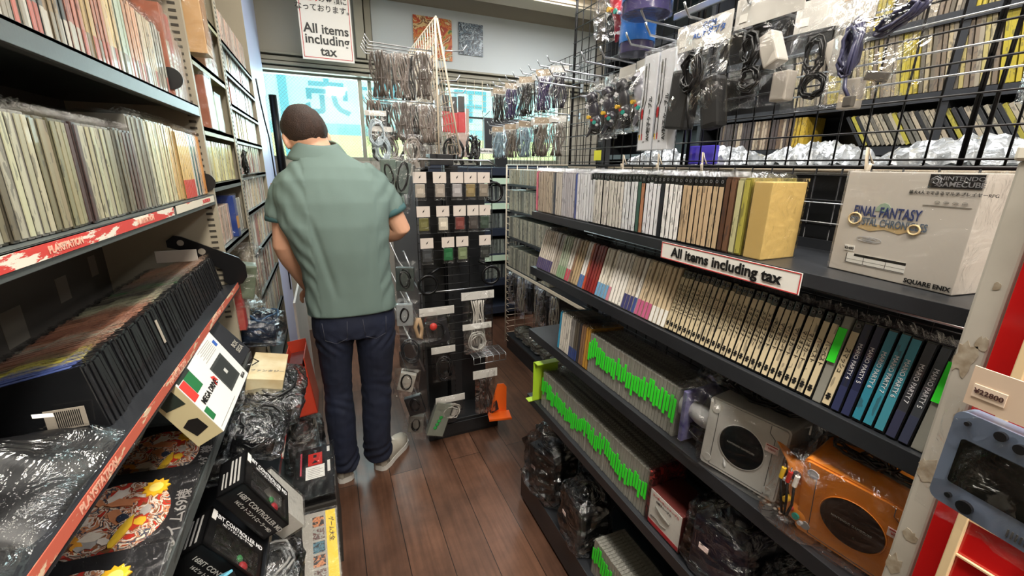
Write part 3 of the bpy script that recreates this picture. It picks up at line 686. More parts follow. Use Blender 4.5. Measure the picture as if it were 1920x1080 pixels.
# ------------------------------------------------------------ consoles in clear bags on the right shelves
def noisy_bag(w_, d_, h_, seed, mi=0, crumple=.012, nu=26, nv=20, top=1.25):
    """closed crumpled bag surface around a box w_ x d_ x h_ with a gathered top"""
    m = MB(); rings = []
    for j in range(nv + 1):
        v = j / nv; z = h_ * top * v; k = 1.0 if v < .72 else max(.12, 1 - ((v - .72) / .28) ** 1.3 * .9)
        if v < .05: k = .96
        ring = []
        for i in range(nu):
            a = 2 * PI * i / nu; ca, sa = math.cos(a), math.sin(a); p = 5
            r_ = (abs(ca) ** p + abs(sa) ** p) ** (-1 / p)
            q = Vector((ca * r_ * w_ / 2 * k * 1.04, sa * r_ * d_ / 2 * k * 1.04, z))
            dsp = crumple * (noise.noise(q * 22 + Vector((seed, 0, 0))) + .6 * noise.noise(q * 60 + Vector((0, seed, 0))))
            q += Vector((ca, sa, .4)) * (dsp + crumple * .5)
            q.z = max(q.z, .001); ring.append(q)
        rings.append(ring)
    return m.loft(rings, mi, smooth=False)
def coil(c, r1, r2, n, seed, thick=.0028, axis='x', seg=6):
    """loosely bundled cable loops"""
    rr = random.Random(seed); pts = []
    for i in range(n * 12 + 1):
        a = 2 * PI * i / 12; wob = 1 + .20 * math.sin(a * .137 + seed * 1.7) + .08 * math.sin(a * 1.31 + seed) + .07 * (rr.random() - .5)
        u, v, t = r1 * math.cos(a) * wob, r2 * math.sin(a) * wob, (rr.random() - .5) * thick * 5 + .004 * math.sin(a * .21)
        pts.append((c[0] + t, c[1] + u, c[2] + v) if axis == 'x' else ((c[0] + u, c[1] + t, c[2] + v) if axis == 'y' else (c[0] + u, c[1] + v, c[2] + t)))
    return pts
def squircle(w_, h_, rc, n=5):
    pts = []
    for cx, cy, a0 in ((w_ / 2 - rc, h_ / 2 - rc, 0), (-w_ / 2 + rc, h_ / 2 - rc, 90), (-w_ / 2 + rc, -h_ / 2 + rc, 180), (w_ / 2 - rc, -h_ / 2 + rc, 270)):
        for k in range(n + 1):
            a = R(a0 + 90 * k / n); pts.append((cx + rc * math.cos(a), cy + rc * math.sin(a)))
    return pts
def cube_console(label, loc, rot, col, bodyname, pricetxt, seed, gap=True):
    """small cube console lying so that its round lid faces the aisle (-X)"""
    W = .158; H = .158; D = .108
    t = thing('cube_console', label, 'games console', loc, rot)
    mc = mat(bodyname, col, .32, 0, .02, 300, coat=.35)
    m = MB(); m.prism(squircle(W, H, .008), lambda u, v, t_: (t_, u, v + H / 2), .004, D); m.prism(squircle(W - .006, H - .006, .007), lambda u, v, t_: (t_, u, v + H / 2), 0, .005)
    b = ob('body', m, mc, t, bevel=.0015)
    # seams, corner discs, feet
    sm = MB(); tt = -.0006
    for uu in (-.056, .056):
        sm.box2((tt, uu - .0005, .008), (.0004, uu + .0005, H - .03))
    sm.box2((tt, -.056, .0075), (.0004, .056, .0085)); sm.tube([(tt, .056, H - .03), (tt, .066, H - .02), (tt, .070, H - .004)], .0006, 4); sm.tube([(tt, -.056, H - .03), (tt, -.045, H - .02), (tt, -.045, H - .004)], .0006, 4)
    ob('seam', sm, mat('seam shadow grey', '4a4a4a', .6), b)
    for i, (u, v) in enumerate(((.062, .135), (.062, .02), (-.062, .02))):
        ob('button', MB().cyl((.001, u, v), (-.0018, u, v), .0085, 20), mat('button light grey', '9a9a9a', .4) if col != 'b9b7b2' else mc, t)
    disc = MB(); cx, cz = 0.0, H * .50
    disc.cyl((.002, cx, cz), (-.0022, cx, cz), .0435, 48); lid = ob('lid_window', disc, mat('smoked lid plastic', '0b0d0f', .25, coat=.2), t)
    rg = MB().tube([(-.0012, cx + .0450 * math.cos(a), cz + .0450 * math.sin(a)) for a in [k * PI / 24 for k in range(48)]], .0009, 5, 0, closed=True); ob('lid_ring', rg, mc, t)
    o = text('NINTENDO GAMECUBE', .0052, mat('print grey', '77756f', .5), lid, (-.0026, cx, cz), FACE_L); o.rotation_euler = (R(90), R(0), R(-90))
    pr = ob('price_tag', MB().box2((-.0012, -.066, .100), (-.0004, -.042, .116)), mat('pinkish price tag', 'f0d8d4', .5), t, rot=(0, 0, 0))
    text(pricetxt, .0060, mat('tag red', 'b0342c', .5), pr, (-.0016, -.054, .107), FACE_L); ob('tag_line', MB().box2((-.0016, -.064, .1125), (-.0012, -.044, .1145)), mat('tag red', 'b0342c', .5), pr)
    bg = noisy_bag(D + .03, W + .02, H, seed, crumple=.007); o = ob('clear_bag', bg, M_film2, t, loc=(D / 2, 0, -.002))
    tp = MB()
    for q in range(2): tp.tube(coil((D * .5, .02 - .05 * q, H + .022), .045, .014, 4, seed + q), .0028, 6)
    ob('power_cable', tp, M_cable, t)
    return t
cube_console('silver cube console in a clear bag with coiled black cable on top', (RX + .022, .488, DECK['third'] + .003), (0, R(4), R(12)), 'b9b7b2', 'silver console plastic', '10800', 3)
cube_console('orange cube console in a crinkled clear bag beside the corner post', (RX + .034, .284, DECK['third'] + .003), (0, R(-8), R(8)), 'd9822c', 'orange console plastic', '¥8800', 9)
# controllers packed beside them
def pad(t, loc, rot, col, mname, sc=1., sticks=True):
    """wing-shaped game controller: body with two horns, sticks, buttons"""
    mc = mat(mname, col, .35, 0, coat=.3)
    m = MB(); m.ell((0, 0, 0), (.045, .026, .018)); m.ell((-.048, 0, .002), (.028, .028, .021)); m.ell((.048, 0, .002), (.028, .028, .021))
    for s in (-1, 1): m.loft([[Vector((s * (.058 + .010 * k), -.012 - .018 * k + .018 * (1 - .22 * k) * math.cos(a), .0 - .006 * k + .016 * (1 - .2 * k) * math.sin(a))) for a in [q * PI / 5 for q in range(10)]] for k in range(4)])
    o = remeshed('controller', m, mc, .0032, 3, t); o.location = loc; o.rotation_euler = rot; o.scale = (sc,) * 3
    for (x, y, r_, hh, c2, nm) in ((-.048, .004, .009, .032, '3c3c40', 'stick'), (.022, -.018, .007, .028, 'd8b03a', 'stick'), (.050, .004, .0075, .026, '2a9a8a', 'button'), (.038, -.006, .005, .025, 'b8342c', 'button'), (.062, .012, .005, .024, 'c9c9cc', 'button')):
        ob(nm, MB().cyl((x, y, .01), (x, y, hh), r_, 14), mat('pad part ' + c2, c2, .4), o, bevel=.001)
    ob('direction_pad', MB().box((-.022, -.018, .020), (.018, .006, .006)).box((-.022, -.018, .020), (.006, .018, .006)), mat('pad part c9c9cc', 'c9c9cc', .4), o)
    return o
def bagged_pad(label, loc, rot, col, mname, seed, prot, group=None, name='bagged_controller'):
    t = thing(name, label, 'controller', loc, rot, group)
    pad(t, (0, 0, .075), prot, col, mname)
    ob('cable', MB().tube(coil((.0, .0, .03), .03, .014, 4, seed), .0025, 6), mat('pad cable ' + col, col, .4) if col in ('c9c9c6',) else M_cable, t)
    ob('clear_bag', noisy_bag(.075, .135, .15, seed, crumple=.010), M_film2, t, loc=(0, 0, -.02))
    return t
bagged_pad('silver grey bagged controller beside the silver cube console', (RX + .038, .596, DECK['third'] + .012), (0, 0, 0), 'b4b4b4', 'grey controller plastic', 11, (R(90), 0, R(90)))
# orange pad + av plugs, in front of the orange console's far side
op = thing('bagged_controller', 'orange bagged controller with yellow red and white plugs', 'controller', (RX + .045, .368, DECK['third'] + .002))
pad(op, (-.012, 0, .07), (R(90), R(80), R(-90)), 'd9822c', 'orange controller plastic', .8)
for i, c in enumerate(('e0b82c', 'b8322a', 'e8e6e0')):
    pg = ob('plug', MB().cyl((-.048, .018 - i * .012, .098), (-.048, .016 - i * .012, .120), .0038, 12), mat('plug ' + c, c, .4), op)
    ob('pin', MB().cyl((-.048, .016 - i * .012, .12), (-.048, .016 - i * .012, .128), .0013, 8), M_chrome, pg)
    ob('lead', MB().tube([(-.048, .018 - i * .012, .098), (-.046, .012 - i * .010, .06), (-.044, .006 - i * .004, .03)], .0022, 6), M_cable, pg)
ob('clear_bag', noisy_bag(.10, .085, .13, 21, crumple=.008), M_film2, op, loc=(0, 0, 0))
# dark bagged things filling the lower right shelves
M_dkbag = plastic_film('clear film over dark goods', .05, .95, tint=(.8, .82, .85), bscale=16, bdist=.022, rough=.10)
M_dkgoods = mat('black goods plastic', '141517', .35, coat=.3, var=.4, vscale=20, var_col='2b2c30')
def dark_bag(label, loc, rot, w_, d_, h_, seed, name='bagged_console', cat='games console', col=None, group=None, crumple=.014, tagp=True):
    t = thing(name, label, cat, loc, rot, group)
    body = ob('body', MB().box((0, 0, h_ * .42), (w_ * .84, d_ * .84, h_ * .80), 0, None, .006).box((0, 0, h_ * .84), (w_ * .6, d_ * .5, h_ * .05), 0, None, .003), mat('bagged body ' + col, col, .4, coat=.3, var=.35, vscale=14, var_col='1b1b1e') if col else M_dkgoods, t)
    ob('cable', MB().tube(coil((0, 0, h_ * .95), w_ * .3, d_ * .28, 4, seed, axis='z'), .003, 6), M_cable, t)
    ob('clear_bag', noisy_bag(w_, d_, h_, seed, crumple=crumple), M_dkbag, t)
    if tagp: ob('price_tag', MB().box((-w_ * .5 - .012, d_ * .12, h_ * .55), (.001, .024, .014)), mat('pinkish price tag', 'f0d8d4', .5), t)
    return t
dark_bag('dark violet console in a clear bag below the silver cube console', (RX + .085, .505, DECK['fourth'] + .002), (0, 0, R(5)), .13, .16, .17, 31, col='3a3450')
dark_bag('black console in a clear bag at the near end of the fourth right shelf', (RX + .085, .315, DECK['fourth'] + .002), (0, 0, R(-8)), .13, .17, .16, 33)
dark_bag('black bagged device at the far end of the bottom right shelf', (RX + .055, 1.285, DECK['fifth'] + .002), (0, 0, R(12)), .15, .20, .25, 35, crumple=.022)
dark_bag('black cube console in a clear bag on the bottom right shelf', (RX + .050, 1.03, DECK['fifth'] + .002), (0, 0, R(-4)), .13, .16, .21, 37, crumple=.016)
dark_bag('black bagged device near the post on the bottom right shelf', (RX + .060, .50, DECK['fifth'] + .002), (0, 0, 0), .15, .2, .22, 39)
dark_bag('heap of black cables in a clear bag above the silver cube console', (RX + .150, .62, DECK['third'] + .002), (0, 0, R(8)), .10, .12, .165, 41, name='bagged_cables', cat='cable', tagp=False)
dark_bag('black cable bundle in clear film between silver and orange consoles', (RX + .165, .375, DECK['third'] + .002), (0, 0, R(8)), .09, .09, .165, 43, name='bagged_cables', cat='cable', tagp=False)
# cable tie ends
for i, (y_, z_) in enumerate(((.60, .985), (.42, .975))):
    tag(ob('cable_tie', MB().tube([(RX + .10, y_, z_), (RX + .09, y_ - .015, z_ + .015), (RX + .08, y_ - .02, z_ + .003)], .0016, 5), M_white), ('white twisted tie on the black cables left of the silver console', 'white twisted tie on the black cables above the silver console')[i], 'tie')
# ------------------------------------------------------------ black wire mesh above the right shelves, hooks and hanging goods
MX = .955
me_ = thing('wire_mesh_panel', 'black wire grid panel standing above the right-hand shelves', 'rack', (MX, .1, 1.455))
m = MB(); ytop = 1.61
def ML(p): return (p[0] - MX, p[1] - .1, p[2] - 1.455)
y = .12
while y < ytop: m.tube([ML((MX, y, 1.455)), ML((MX, y, 2.45))], .0019, 5); y += .0495
z = 1.47
while z < 2.45: m.tube([ML((MX - .004, .1, z)), ML((MX - .004, ytop, z))], .0019, 5); z += .0495
ob('grid', m, M_wireb, me_)
fr = MB()
for yy, rq in ((.35, .0032), (.372, .0032), (.98, .004), (ytop, .0055)): fr.tube([ML((MX + .003, yy, 1.455)), ML((MX + .003, yy, 2.46))], rq, 8)
fr.tube([ML((MX + .003, .98 - .02, 1.455)), ML((MX + .003, .98 - .02, 2.46))], .0045, 8)
fr.tube([ML((MX, .1, 1.457)), ML((MX, ytop, 1.457))], .004, 8)
ob('frame', fr, M_wireb, me_)
fw = MB()
for k, z in enumerate((1.600, 1.640, 1.685, 1.725, 1.79)): fw.tube([ML((MX - .008, .1, z)), ML((MX - .008, .72, z))], .0019, 5)
ob('bright_wire', fw, M_zinc, me_)
ob('top_bar', MB().box2(ML((MX - .02, .35, 1.845)), ML((MX - .010, 1.05, 1.862))), M_zinc, me_, bevel=.002)
sp = MB()
def hook(y, z, ln=.20, label='', x=MX, mt=None, dirx=-1, r=.0028, grp='chrome hooks on the mesh above the right shelves'):
    t = thing('display_hook', label, 'hook', (x, y, z), (0, 0, 0), grp)
    ob('arm', MB().tube([(0, 0, 0), (dirx * ln * .5, 0, .004), (dirx * (ln - .014), 0, .008), (dirx * ln, 0, .026), (dirx * (ln + .004), 0, .034)], r, 7), mt or M_zinc, t)
    ob('clip', MB().box((dirx * .001, 0, 0), (.004, .018, .03)), mt or M_zinc, t)
    return t
hs = [(1.537, 1.745), (1.433, 1.748), (1.351, 1.750), (1.226, 1.752), (1.127, 1.745), (1.011, 1.752), (.937, 1.755), (.814, 1.762), (.664, 1.745)]
for i, (y, z) in enumerate(hs): hook(y, z, .20, f'chrome display hook with upturned tip, {ordinal(i + 1)} from the far end of the mesh')
hook(.60, 1.86, .19, 'chrome display hook high above the adapter bags')
hook(.975, 1.80, .19, 'chrome display hook under the blue round packages')
for i, y in enumerate((.115, .205, .49, .88, 1.05, 1.22)):
    t = thing('empty_hook', f'cream coated hook low on the mesh, {ordinal(i + 1)} from the near end', 'hook', (MX - .006, y, 1.462), (0, 0, 0), 'cream hooks low on the mesh')
    ob('arm', MB().tube([(0, 0, 0), (-.03, 0, .002), (-.075, .0, .038), (-.092, 0, .060)] if i < 2 else [(0, 0, 0), (-.004, .012, .03), (-.012, .0, -.03), (-.03, -.012, .0)], .0042 if i < 2 else .003, 8), M_cream, t)

def film_bag(t, w_, h_, thick, seed, z0=0., hdr=.0, hmat=None, mt=None, n=(16, 20), crum=1.):
    """flat hanging clear bag in the YZ plane (normal -X), top at z0, with optional header card"""
    def side(s):
        def fn(u, v):
            e = math.sin(PI * min(1, max(0, u))) ** .5 * math.sin(PI * min(1, v * 1.02)) ** .5
            return (s * thick * .5 * e * (.8 + .9 * nz((u * 4 + seed, v * 4, s)) * crum) + .004 * nz((u * 7, v * 6, seed)) * crum, (u - .5) * w_ * (1 + .03 * nz((v * 5, seed, 0))), z0 - h_ * v + .004 * nz((u * 5, seed, 1)))
        return fn
    m = MB().grid(side(-1), *n).grid(side(1), *n)
    o = ob('clear_bag', m, mt or M_film2, t)
    if hdr: ob('header_card', MB().box2((-.001, -w_ * .49, z0 - hdr), (.001, w_ * .49, z0)), hmat or M_card, t)
    return o
# four bagged cube-console controllers, seen from the side
for i, (y, z, c) in enumerate(((1.235, 1.70, '2d2b38'), (1.155, 1.705, '2d2b38'), (1.085, 1.715, '3a3a40'), (1.015, 1.72, '9c9ca6'))):
    t = thing('bagged_controller', ('dark violet bagged controller hanging at the far end of the mesh hooks', 'dark violet bagged controller hanging second from the far end of the mesh', 'black bagged controller hanging beside the pale grey one on the mesh', 'pale grey bagged controller hanging next to the tall white cable cartons')[i], 'controller', (MX - .135, y, z), (0, 0, R(10 - 6 * i)), None)
    pad(t, (0, .004, -.075), (R(90), R(75), R(-75)), c, 'hanging pad plastic ' + c, .78)
    ob('cable', MB().tube(coil((.01, 0, -.11), .028, .03, 5, i + 2), .0024, 6), M_cable if i < 3 else mat('grey lead', '8c8c92', .4), t)
    film_bag(t, .085, .165, .06, i * 3 + 1, z0=-.005, hdr=0)
    ob('header_card', MB().box2((-.001, -.036, -.03), (.001, .036, .012)), M_card if i > 1 else M_film, t)
# white AV cable cartons
for i, (y, lab) in enumerate(((.925, 'tall white cable carton with red logo, nearer the hanging controllers'), (.868, 'tall white cable carton with red logo, nearer the adapter bags'))):
    t = thing('cable_carton', lab, 'box', (MX - .185, y, 1.495), (0, 0, R(0)))
    ob('carton', MB().box((.012, 0, .112), (.024, .050, .224), 0, None, .001), mat('white gloss carton', 'e4e6ec', .3, coat=.4), t)
    pl = MB(); pl.box2((-.0012, -.004 + .004, .02), (-.0002, .0022 + .004, .021))
    for k, (a, b2) in enumerate(((.016, .19), (.006, .19))):
        pl.tube([(-.0008, a, .205), (-.0008, a, .12), (-.0008, a + .006, .10), (-.0008, a + .006, .03)], .0009, 5)
    ob('printed_cable', pl, M_ink, t)
    ob('printed_plug', MB().box2((-.0012, .0135, .175), (-.0002, .0185, .20)).box2((-.0012, .010, .025), (-.0002, .0125, .04), 1).box2((-.0012, .018, .025), (-.0002, .021, .038), 2), [mat('print grey', '77756f', .5), M_red, mat('plug e0b82c', 'e0b82c', .4)], t)
    lg = MB(); lg.ell((-.0006, .017, .088), (.0006, .0045, .013)); ob('red_logo', lg, M_red, t)
    lg = MB(); lg.ell((-.0006, .017, .118), (.0006, .0035, .012)); ob('round_logo', lg, mat('print grey', '77756f', .5), t)
    o = text('AV端子ケーブル', .0145, M_ink, t, (-.0014, -.012, .075), FACE_L, bold=.0003); o.rotation_euler = Matrix(((0, 0, 1), (0, 1, 0), (-1, 0, 0))).transposed().to_euler()
    ob('clear_wrap', MB().box((.012, 0, .116), (.027, .053, .236)), M_film, t)
# the adapter bag with handwritten header
def adapter(label, loc, seed, w_=.15, h_=.205, hand=None, extra='two', rz=0.):
    t = thing('bagged_adapter', label, 'power adapter', loc, (0, 0, R(rz)), None)
    if extra == 'two':
        ob('power_brick', MB().box((.0, .035, -.135), (.036, .062, .125), 0, Euler((R(6), 0, 0)), .006), mat('black adapter plastic', '232324', .42, 0, .1, 400), t)
        ob('second_brick', MB().box((.006, -.048, -.150), (.036, .046, .105), 0, Euler((R(-10), 0, 0)), .010), mat('black adapter plastic', '232324', .42, 0, .1, 400), t)
        ob('cable', MB().tube(coil((-.022, .002, -.085), .020, .036, 8, seed), .0028, 7).tube([(-.02, .0, -.12), (-.022, -.004, -.16), (-.02, -.012, -.2)], .0028, 6), M_cable, t)
    else:
        ob('power_brick', MB().box((.0, -.022, -.085), (.03, .030, .058), 0, Euler((R(-24), 0, 0)), .003), mat('grey white adapter plastic', 'b9b4ac', .4), t)
        ob('cable', MB().tube(coil((-.020, .010, -.080), .013, .028, 6, seed), .0022, 7).tube(coil((-.018, .004, -.130), .019, .018, 6, seed + 1), .0022, 7), M_cable, t)
        ob('plug', MB().box((.004, -.052, -.15), (.025, .03, .05), 0, None, .003), mat('grey card inner', '9a948c', .5), t)
    film_bag(t, w_, h_, .06, seed, z0=.02, hdr=.052, hmat=M_card, n=(18, 24), crum=1.2)
    pt = ob('price_tag', MB().box2((-.002, w_ * .30, -.022), (-.0012, w_ * .42, -.008)), M_paper, t)
    if hand: text(hand, .016, mat('blue marker ink', '2a63b8', .5), t, (-.002, -w_ * .12, .000), FACE_L, bold=.0003)
    return t
adapter('two black power adapters bagged under a white card handwritten in blue', (.775, .775, 1.735), 5, hand='GCM\nACアダプタ')
adapter('small grey adapter with black coiled lead in a big clear bag', (.775, .625, 1.745), 8, w_=.14, h_=.20, extra='one')
adapter('grey adapter bag hanging behind the small grey adapter bag', (.86, .56, 1.73), 12, w_=.13, h_=.19, extra='one', rz=8)
# bag with violet cable, nearest the camera
t = thing('bagged_cable', 'slate blue link cable loosely coiled in a wide clear bag', 'cable', (.775, .432, 1.700), (0, 0, R(-4)))
M_vio = mat('slate violet cable', '3b3c58', .4, coat=.2)
c1 = coil((-.012, .030, -.070), .010, .034, 10, 2); c2 = coil((-.008, -.020, -.072), .030, .011, 6, 5); rotm = Matrix.Rotation(R(-28), 4, 'X')
ob('cable', MB().tube(c1, .0026, 7).tube([rotm @ Vector(p) for p in coil((-.008, -.004, -.050), .028, .008, 10, 5)], .0026, 7).tube([(-.01, .03, -.10), (-.012, .026, -.125), (-.01, .018, -.14)], .003, 6), M_vio, t)
ob('connector', MB().box((-.010, .016, -.146), (.010, .014, .016), 0, None, .002).box((-.006, -.014, -.115), (.010, .030, .014), 0, Euler((R(16), 0, 0)), .002), mat('cable connector grey', '504c48', .4), t)
film_bag(t, .135, .175, .04, 17, z0=.03, n=(18, 24), crum=1.1)
ob('header_card', MB().box2((-.001, -.05, .005), (.001, .062, .05)), mat('peach card', 'cdb9a4', .55), t)
t = thing('bagged_cable', 'brown black flat bagged device at the top near end of the mesh', 'cable', (.80, .270, 1.775), (0, 0, R(-2)))
ob('device', MB().box((0, 0, -.01), (.02, .10, .035), 0, Euler((R(8), 0, 0)), .006), mat('brown black plastic', '2a1f1c', .35, coat=.3), t); film_bag(t, .14, .13, .03, 27, z0=.07, n=(12, 14), crum=1.0)
# blue and red round packages at the top
for i, (x, y, z, rr, hh, c, lab) in enumerate(((.80, 1.00, 1.855, .062, .055, '1f78d8', 'bright blue round package hanging highest above the white cartons'), (.88, 1.13, 1.80, .050, .07, '2a84e0', 'blue round package hanging behind and below the highest one'), (.83, .83, 1.90, .055, .06, '2a3f9a', 'dark blue round package at the top edge above the handwritten card'))):
    t = thing('round_package', lab, 'package', (x, y, z))
    lab_ = MB(); lab_.cyl((0, 0, 0), (0, 0, hh), rr, 36); ob('label_band', lab_, mat('package blue ' + c, c, .3, coat=.4), t)
    ob('lower_tub', MB().cyl((0, 0, -.028), (0, 0, -.0005), rr * .96, 36), mat('violet clear tub', '46406e', .15, coat=.5), t)
    if i < 2:
        pr_ = link('lettering', text_mesh('GAMECUBE', .012, M_white, bold=.0002), t, (-rr * .8, rr * .62, hh * .45)); pr_.rotation_euler = (R(90), 0, R(-50))
        ob('round_logo', MB().cyl((-rr * .9, rr * .45, hh * .75), (-rr * .93, rr * .47, hh * .75), .005, 14), M_red, t)
    ob('clear_wrap', MB().cyl((0, 0, -.03), (0, 0, hh + .02), rr * 1.05, 24), M_film, t)
t = bagged_pad('red bagged controller hanging at the far top of the mesh', (.86, 1.215, 1.86), (0, 0, 0), 'b82a3c', 'red controller plastic', 15, (R(90), R(60), R(-90)))
# yellow price card on the far low hook, small violet pack on the mesh foot
tag(ob('price_card', MB().box2((0, -.022, 0), (.001, .022, .035)), mat('yellow price card', 'e4e63a', .5), loc=(MX - .03, 1.36, 1.475)), 'small bright yellow price card on the mesh beneath the hanging controllers', 'price card')
tag(ob('violet_case', MB().box2((0, -.05, 0), (.02, .05, .05), 0, .003), mat('violet clear plastic', '4a3fb8', .2, coat=.4), loc=(MX + .015, .93, 1.462)), 'violet plastic case behind the mesh beneath the white cartons', 'case')

# ------------------------------------------------------------ behind the mesh: deck with bright plastic bags, bookcase beyond
bh = thing('back_shelf_unit', 'grey steel shelf top behind the wire mesh carrying clear bags', 'shelving', (1.0, .1, 0))
ob('shelf', MB().box2((.02, 0, 1.435), (.30, 1.6, 1.449)), mat('pale grey steel', 'b9b9b4', .4), bh)
ob('front_rail', MB().tube([(.01, 0, 1.452), (.01, 1.6, 1.452)], .006, 8), M_cream, bh)
ob('body_panel', MB().box2((.285, 0, 0), (.30, 1.6, 1.43)), M_black, bh)
for i, (y, l_) in enumerate(((.42, .26), (.70, .22), (.98, .24), (1.25, .2))):
    sd = 50 + i
    tag(ob('bagged_goods', MB().grid(lambda u, v: (-.09 + .19 * v + .01 * nz((u * 9, v * 9, sd)), -l_ / 2 + l_ * u, .012 + .052 * math.sin(PI * v) ** .6 * math.sin(PI * min(1, max(0, u))) ** .4 + .016 * nz((u * 14, v * 10, sd + 3))), 26, 14, smooth=False), [mat('silvery crinkled bag', 'a9adb0', .22, .2, 1.0, 70, var=.8, vscale=45, var_col='5c6164', coat=.6)], loc=(1.12, y, 1.450)),
        ('shiny crinkled bag lying behind the mesh above the white bundle box', 'shiny crinkled bag lying behind the mesh above the black back board', 'shiny crinkled bag lying behind the mesh under the adapter bags', 'shiny crinkled bag lying behind the mesh under the white cartons')[i], 'bag', None)
BXX = 1.86
bc = thing('bookcase', 'dark bookcase filled with thin spines beyond the wire mesh', 'shelving', (BXX, -.2, 0))
fx = MB(); fx.box2((.20, 0, 0), (.22, 2.9, 2.6))
ob('back_board', fx, M_black, bc)
for z in (1.20, 1.535, 1.70, 1.93, 2.16, 2.4): ob('shelf', MB().box2((-.01, 0, z - .030), (.20, 2.9, z)), M_blacks, bc)
for y in (0, 1.0, 2.0, 2.9): ob('upright', MB().box2((-.005, y - .012, 0), (.20, y + .012, 2.6)), M_blacks, bc)
def thin_books(y0, y1, z, h, grp, lean, pick, x=BXX, d=.12, t=.012, nm='thin_book'):
    y = y0; k = 0
    while y < y1:
        k += 1; tt = t * (.8 + .5 * rnd.random()); hx, cn = pick(k)
        key = ('tb', round(h, 3), round(t, 3), round(d, 3))
        if key not in _cm: _cm[key] = MB().box((d / 2, 0, h / 2), (d, t * .86, h), 0, None, .0008).mesh('thin_book', print_mat('narrow printed spine', .7, sx=200, sz=90))
        o = link(nm, _cm[key], None, (x, y, z + .001 + abs(math.sin(lean)) * t * .5), (lean, 0, 0), jit(c_(hx), .1))
        tag(o, f'{cn} spine, {ordinal(k)} from the near end of the {grp}', 'book', grp)
        y += tt / math.cos(lean)
rnd = random.Random(11)
def pk1(k): return (('8f8838', 'yellow') if k % 9 == 4 else rnd.choice([('8f8878', 'cream'), ('26282b', 'black'), ('5f5c54', 'grey'), ('4a483f', 'olive grey'), ('968c7a', 'beige')]))
def pk2(k): return ('a09030', 'yellow') if k % 19 in (3, 4, 5, 6) else rnd.choice([('8f8468', 'tan'), ('978a5a', 'gold'), ('6a5e50', 'brown'), ('857c6c', 'taupe'), ('5a5348', 'dark brown')])
thin_books(.42, 1.02, 1.536, .125, 'slanted books low beyond the mesh', R(-32), pk1)
thin_books(1.24, 1.66, 1.536, .125, 'upright books low beyond the mesh', 0, lambda k: ('a88e30', 'golden yellow') if k < 5 else rnd.choice([('6a5848', 'brown'), ('a89a86', 'taupe'), ('4a4240', 'dark brown')]))
thin_books(.62, 1.30, 1.701, .20, 'tall books midway beyond the mesh', R(-8), pk2)
thin_books(.30, .60, 1.701, .12, 'slanted books midway beyond the mesh', R(-30), pk1)
thin_books(.5, 1.2, 1.931, .19, 'books high beyond the mesh', 0, pk2)
t = thing('bagged_magazine', 'clear bagged magazine with barcode behind the mesh near the post', 'magazine', (1.35, .40, 1.62)); ob('magazine', MB().box((0, 0, .05), (.008, .07, .10)), mat('barcode paper', 'bfc2c0', .4), t); bb2 = MB()
for i in range(12): bb2.box2((-.0052, -.025 + i * .0042, .03), (-.0042, -.025 + i * .0042 + .0018, .085))
ob('barcode', bb2, mat('print grey', '77756f', .5), t); film_bag(t, .13, .15, .05, 71, z0=.12, n=(12, 14), crum=2)
ob('hanging_hook', MB().tube([(0, 0, .11), (.3, 0, .13)], .002, 5), M_zinc, t)

# ------------------------------------------------------------ red gridded panel and hanging handheld at the near right corner
rp_ = thing('display_board', 'red gridded display board with cream wooden edge beside the corner post', 'board', (.652, .184, .40))
M_redp = mat('glossy red panel', 'c01a1a', .2, coat=.6, var=.3, vscale=5, var_col='a01216')
ob('panel', MB().box2((.012, -.62, 0), (.022, .0, 1.15)), M_redp, rp_)
ob('wood_edge', MB().box2((.004, -.030, 0), (.012, -.021, 1.14)), mat('cream wood batten', 'e0c79c', .5, 0, .04, 60), rp_, bevel=.001)
gl = MB(); z = .03
while z < 1.14: gl.box2((.008, -.62, z), (.0115, -.030, z + .0022)); z += .052
for y in (-.085, -.14, -.195, -.25, -.305, -.36): gl.box2((.0085, y, 0), (.0112, y + .0022, 1.14))
ob('cream_grid', gl, mat('cream grid line', 'dfb894', .5), rp_)
ob('cord_loop', MB().tube([(.010, .0, 1.035), (.002, -.004, 1.04), (.004, -.015, 1.04), (.004, -.028, 1.045), (0, -.02, 1.02), (.003, -.012, 1.0), (.004, -.018, .99), (.004, -.022, 1.0), (.003, -.018, 1.022)], .0014, 6), M_cable, rp_)
ob('red_tassel', MB().ell((.000, -.032, 1.03), (.006, .010, .020)), mat('red plastic tassel', 'b81e28', .3), rp_)
gb = thing('bagged_handheld', 'slate blue handheld console in a clear bag under a peach price card', 'handheld console', (.56, .141, 1.270), (R(0), R(0), R(-8)))
ob('header_card', MB().box2((-.0008, -.075, -.040), (.0008, .022, .0)), mat('peach header card', 'e6cdb6', .5), gb)
pt = ob('price_tag', MB().box2((-.0016, -.006, -.030), (-.0009, .018, -.017)), mat('cream price sticker', 'f2dcc8', .5), gb)
text('¥22800', .0070, mat('tag dark', '4a2c2a', .5), pt, (-.0020, .006, -.0235), FACE_L, bold=.0001)
mb2 = MB(); mb2.prism([(u - .020, v - .100) for u, v in squircle(.088, .104, .009)], lambda u, v, t: (t, u, v), -.002, .016)
body = ob('shell', mb2, mat('slate blue handheld', '6f7c92', .3, coat=.4), gb, bevel=.0015)
ob('screen', MB().prism([(u - .020, v - .100) for u, v in squircle(.066, .050, .003)], lambda u, v, t: (t, u, v), -.0032, -.0018), mat('dark glossy screen', '121210', .06, coat=1, var=.4, vscale=30, var_col='3a3830'), body)
bt = MB()
for (u, v, r_) in ((-.012, -.056, .0046), (-.026, -.060, .0046), (.012, -.058, .0022), (.008, -.139, .0026), (-.006, -.142, .0065)): bt.cyl((-.001, u, v), (-.0055, u, v), r_, 16)
ob('button', bt, mat('black rubber button', '18181a', .3, coat=.4), body)
sg_ = MB()
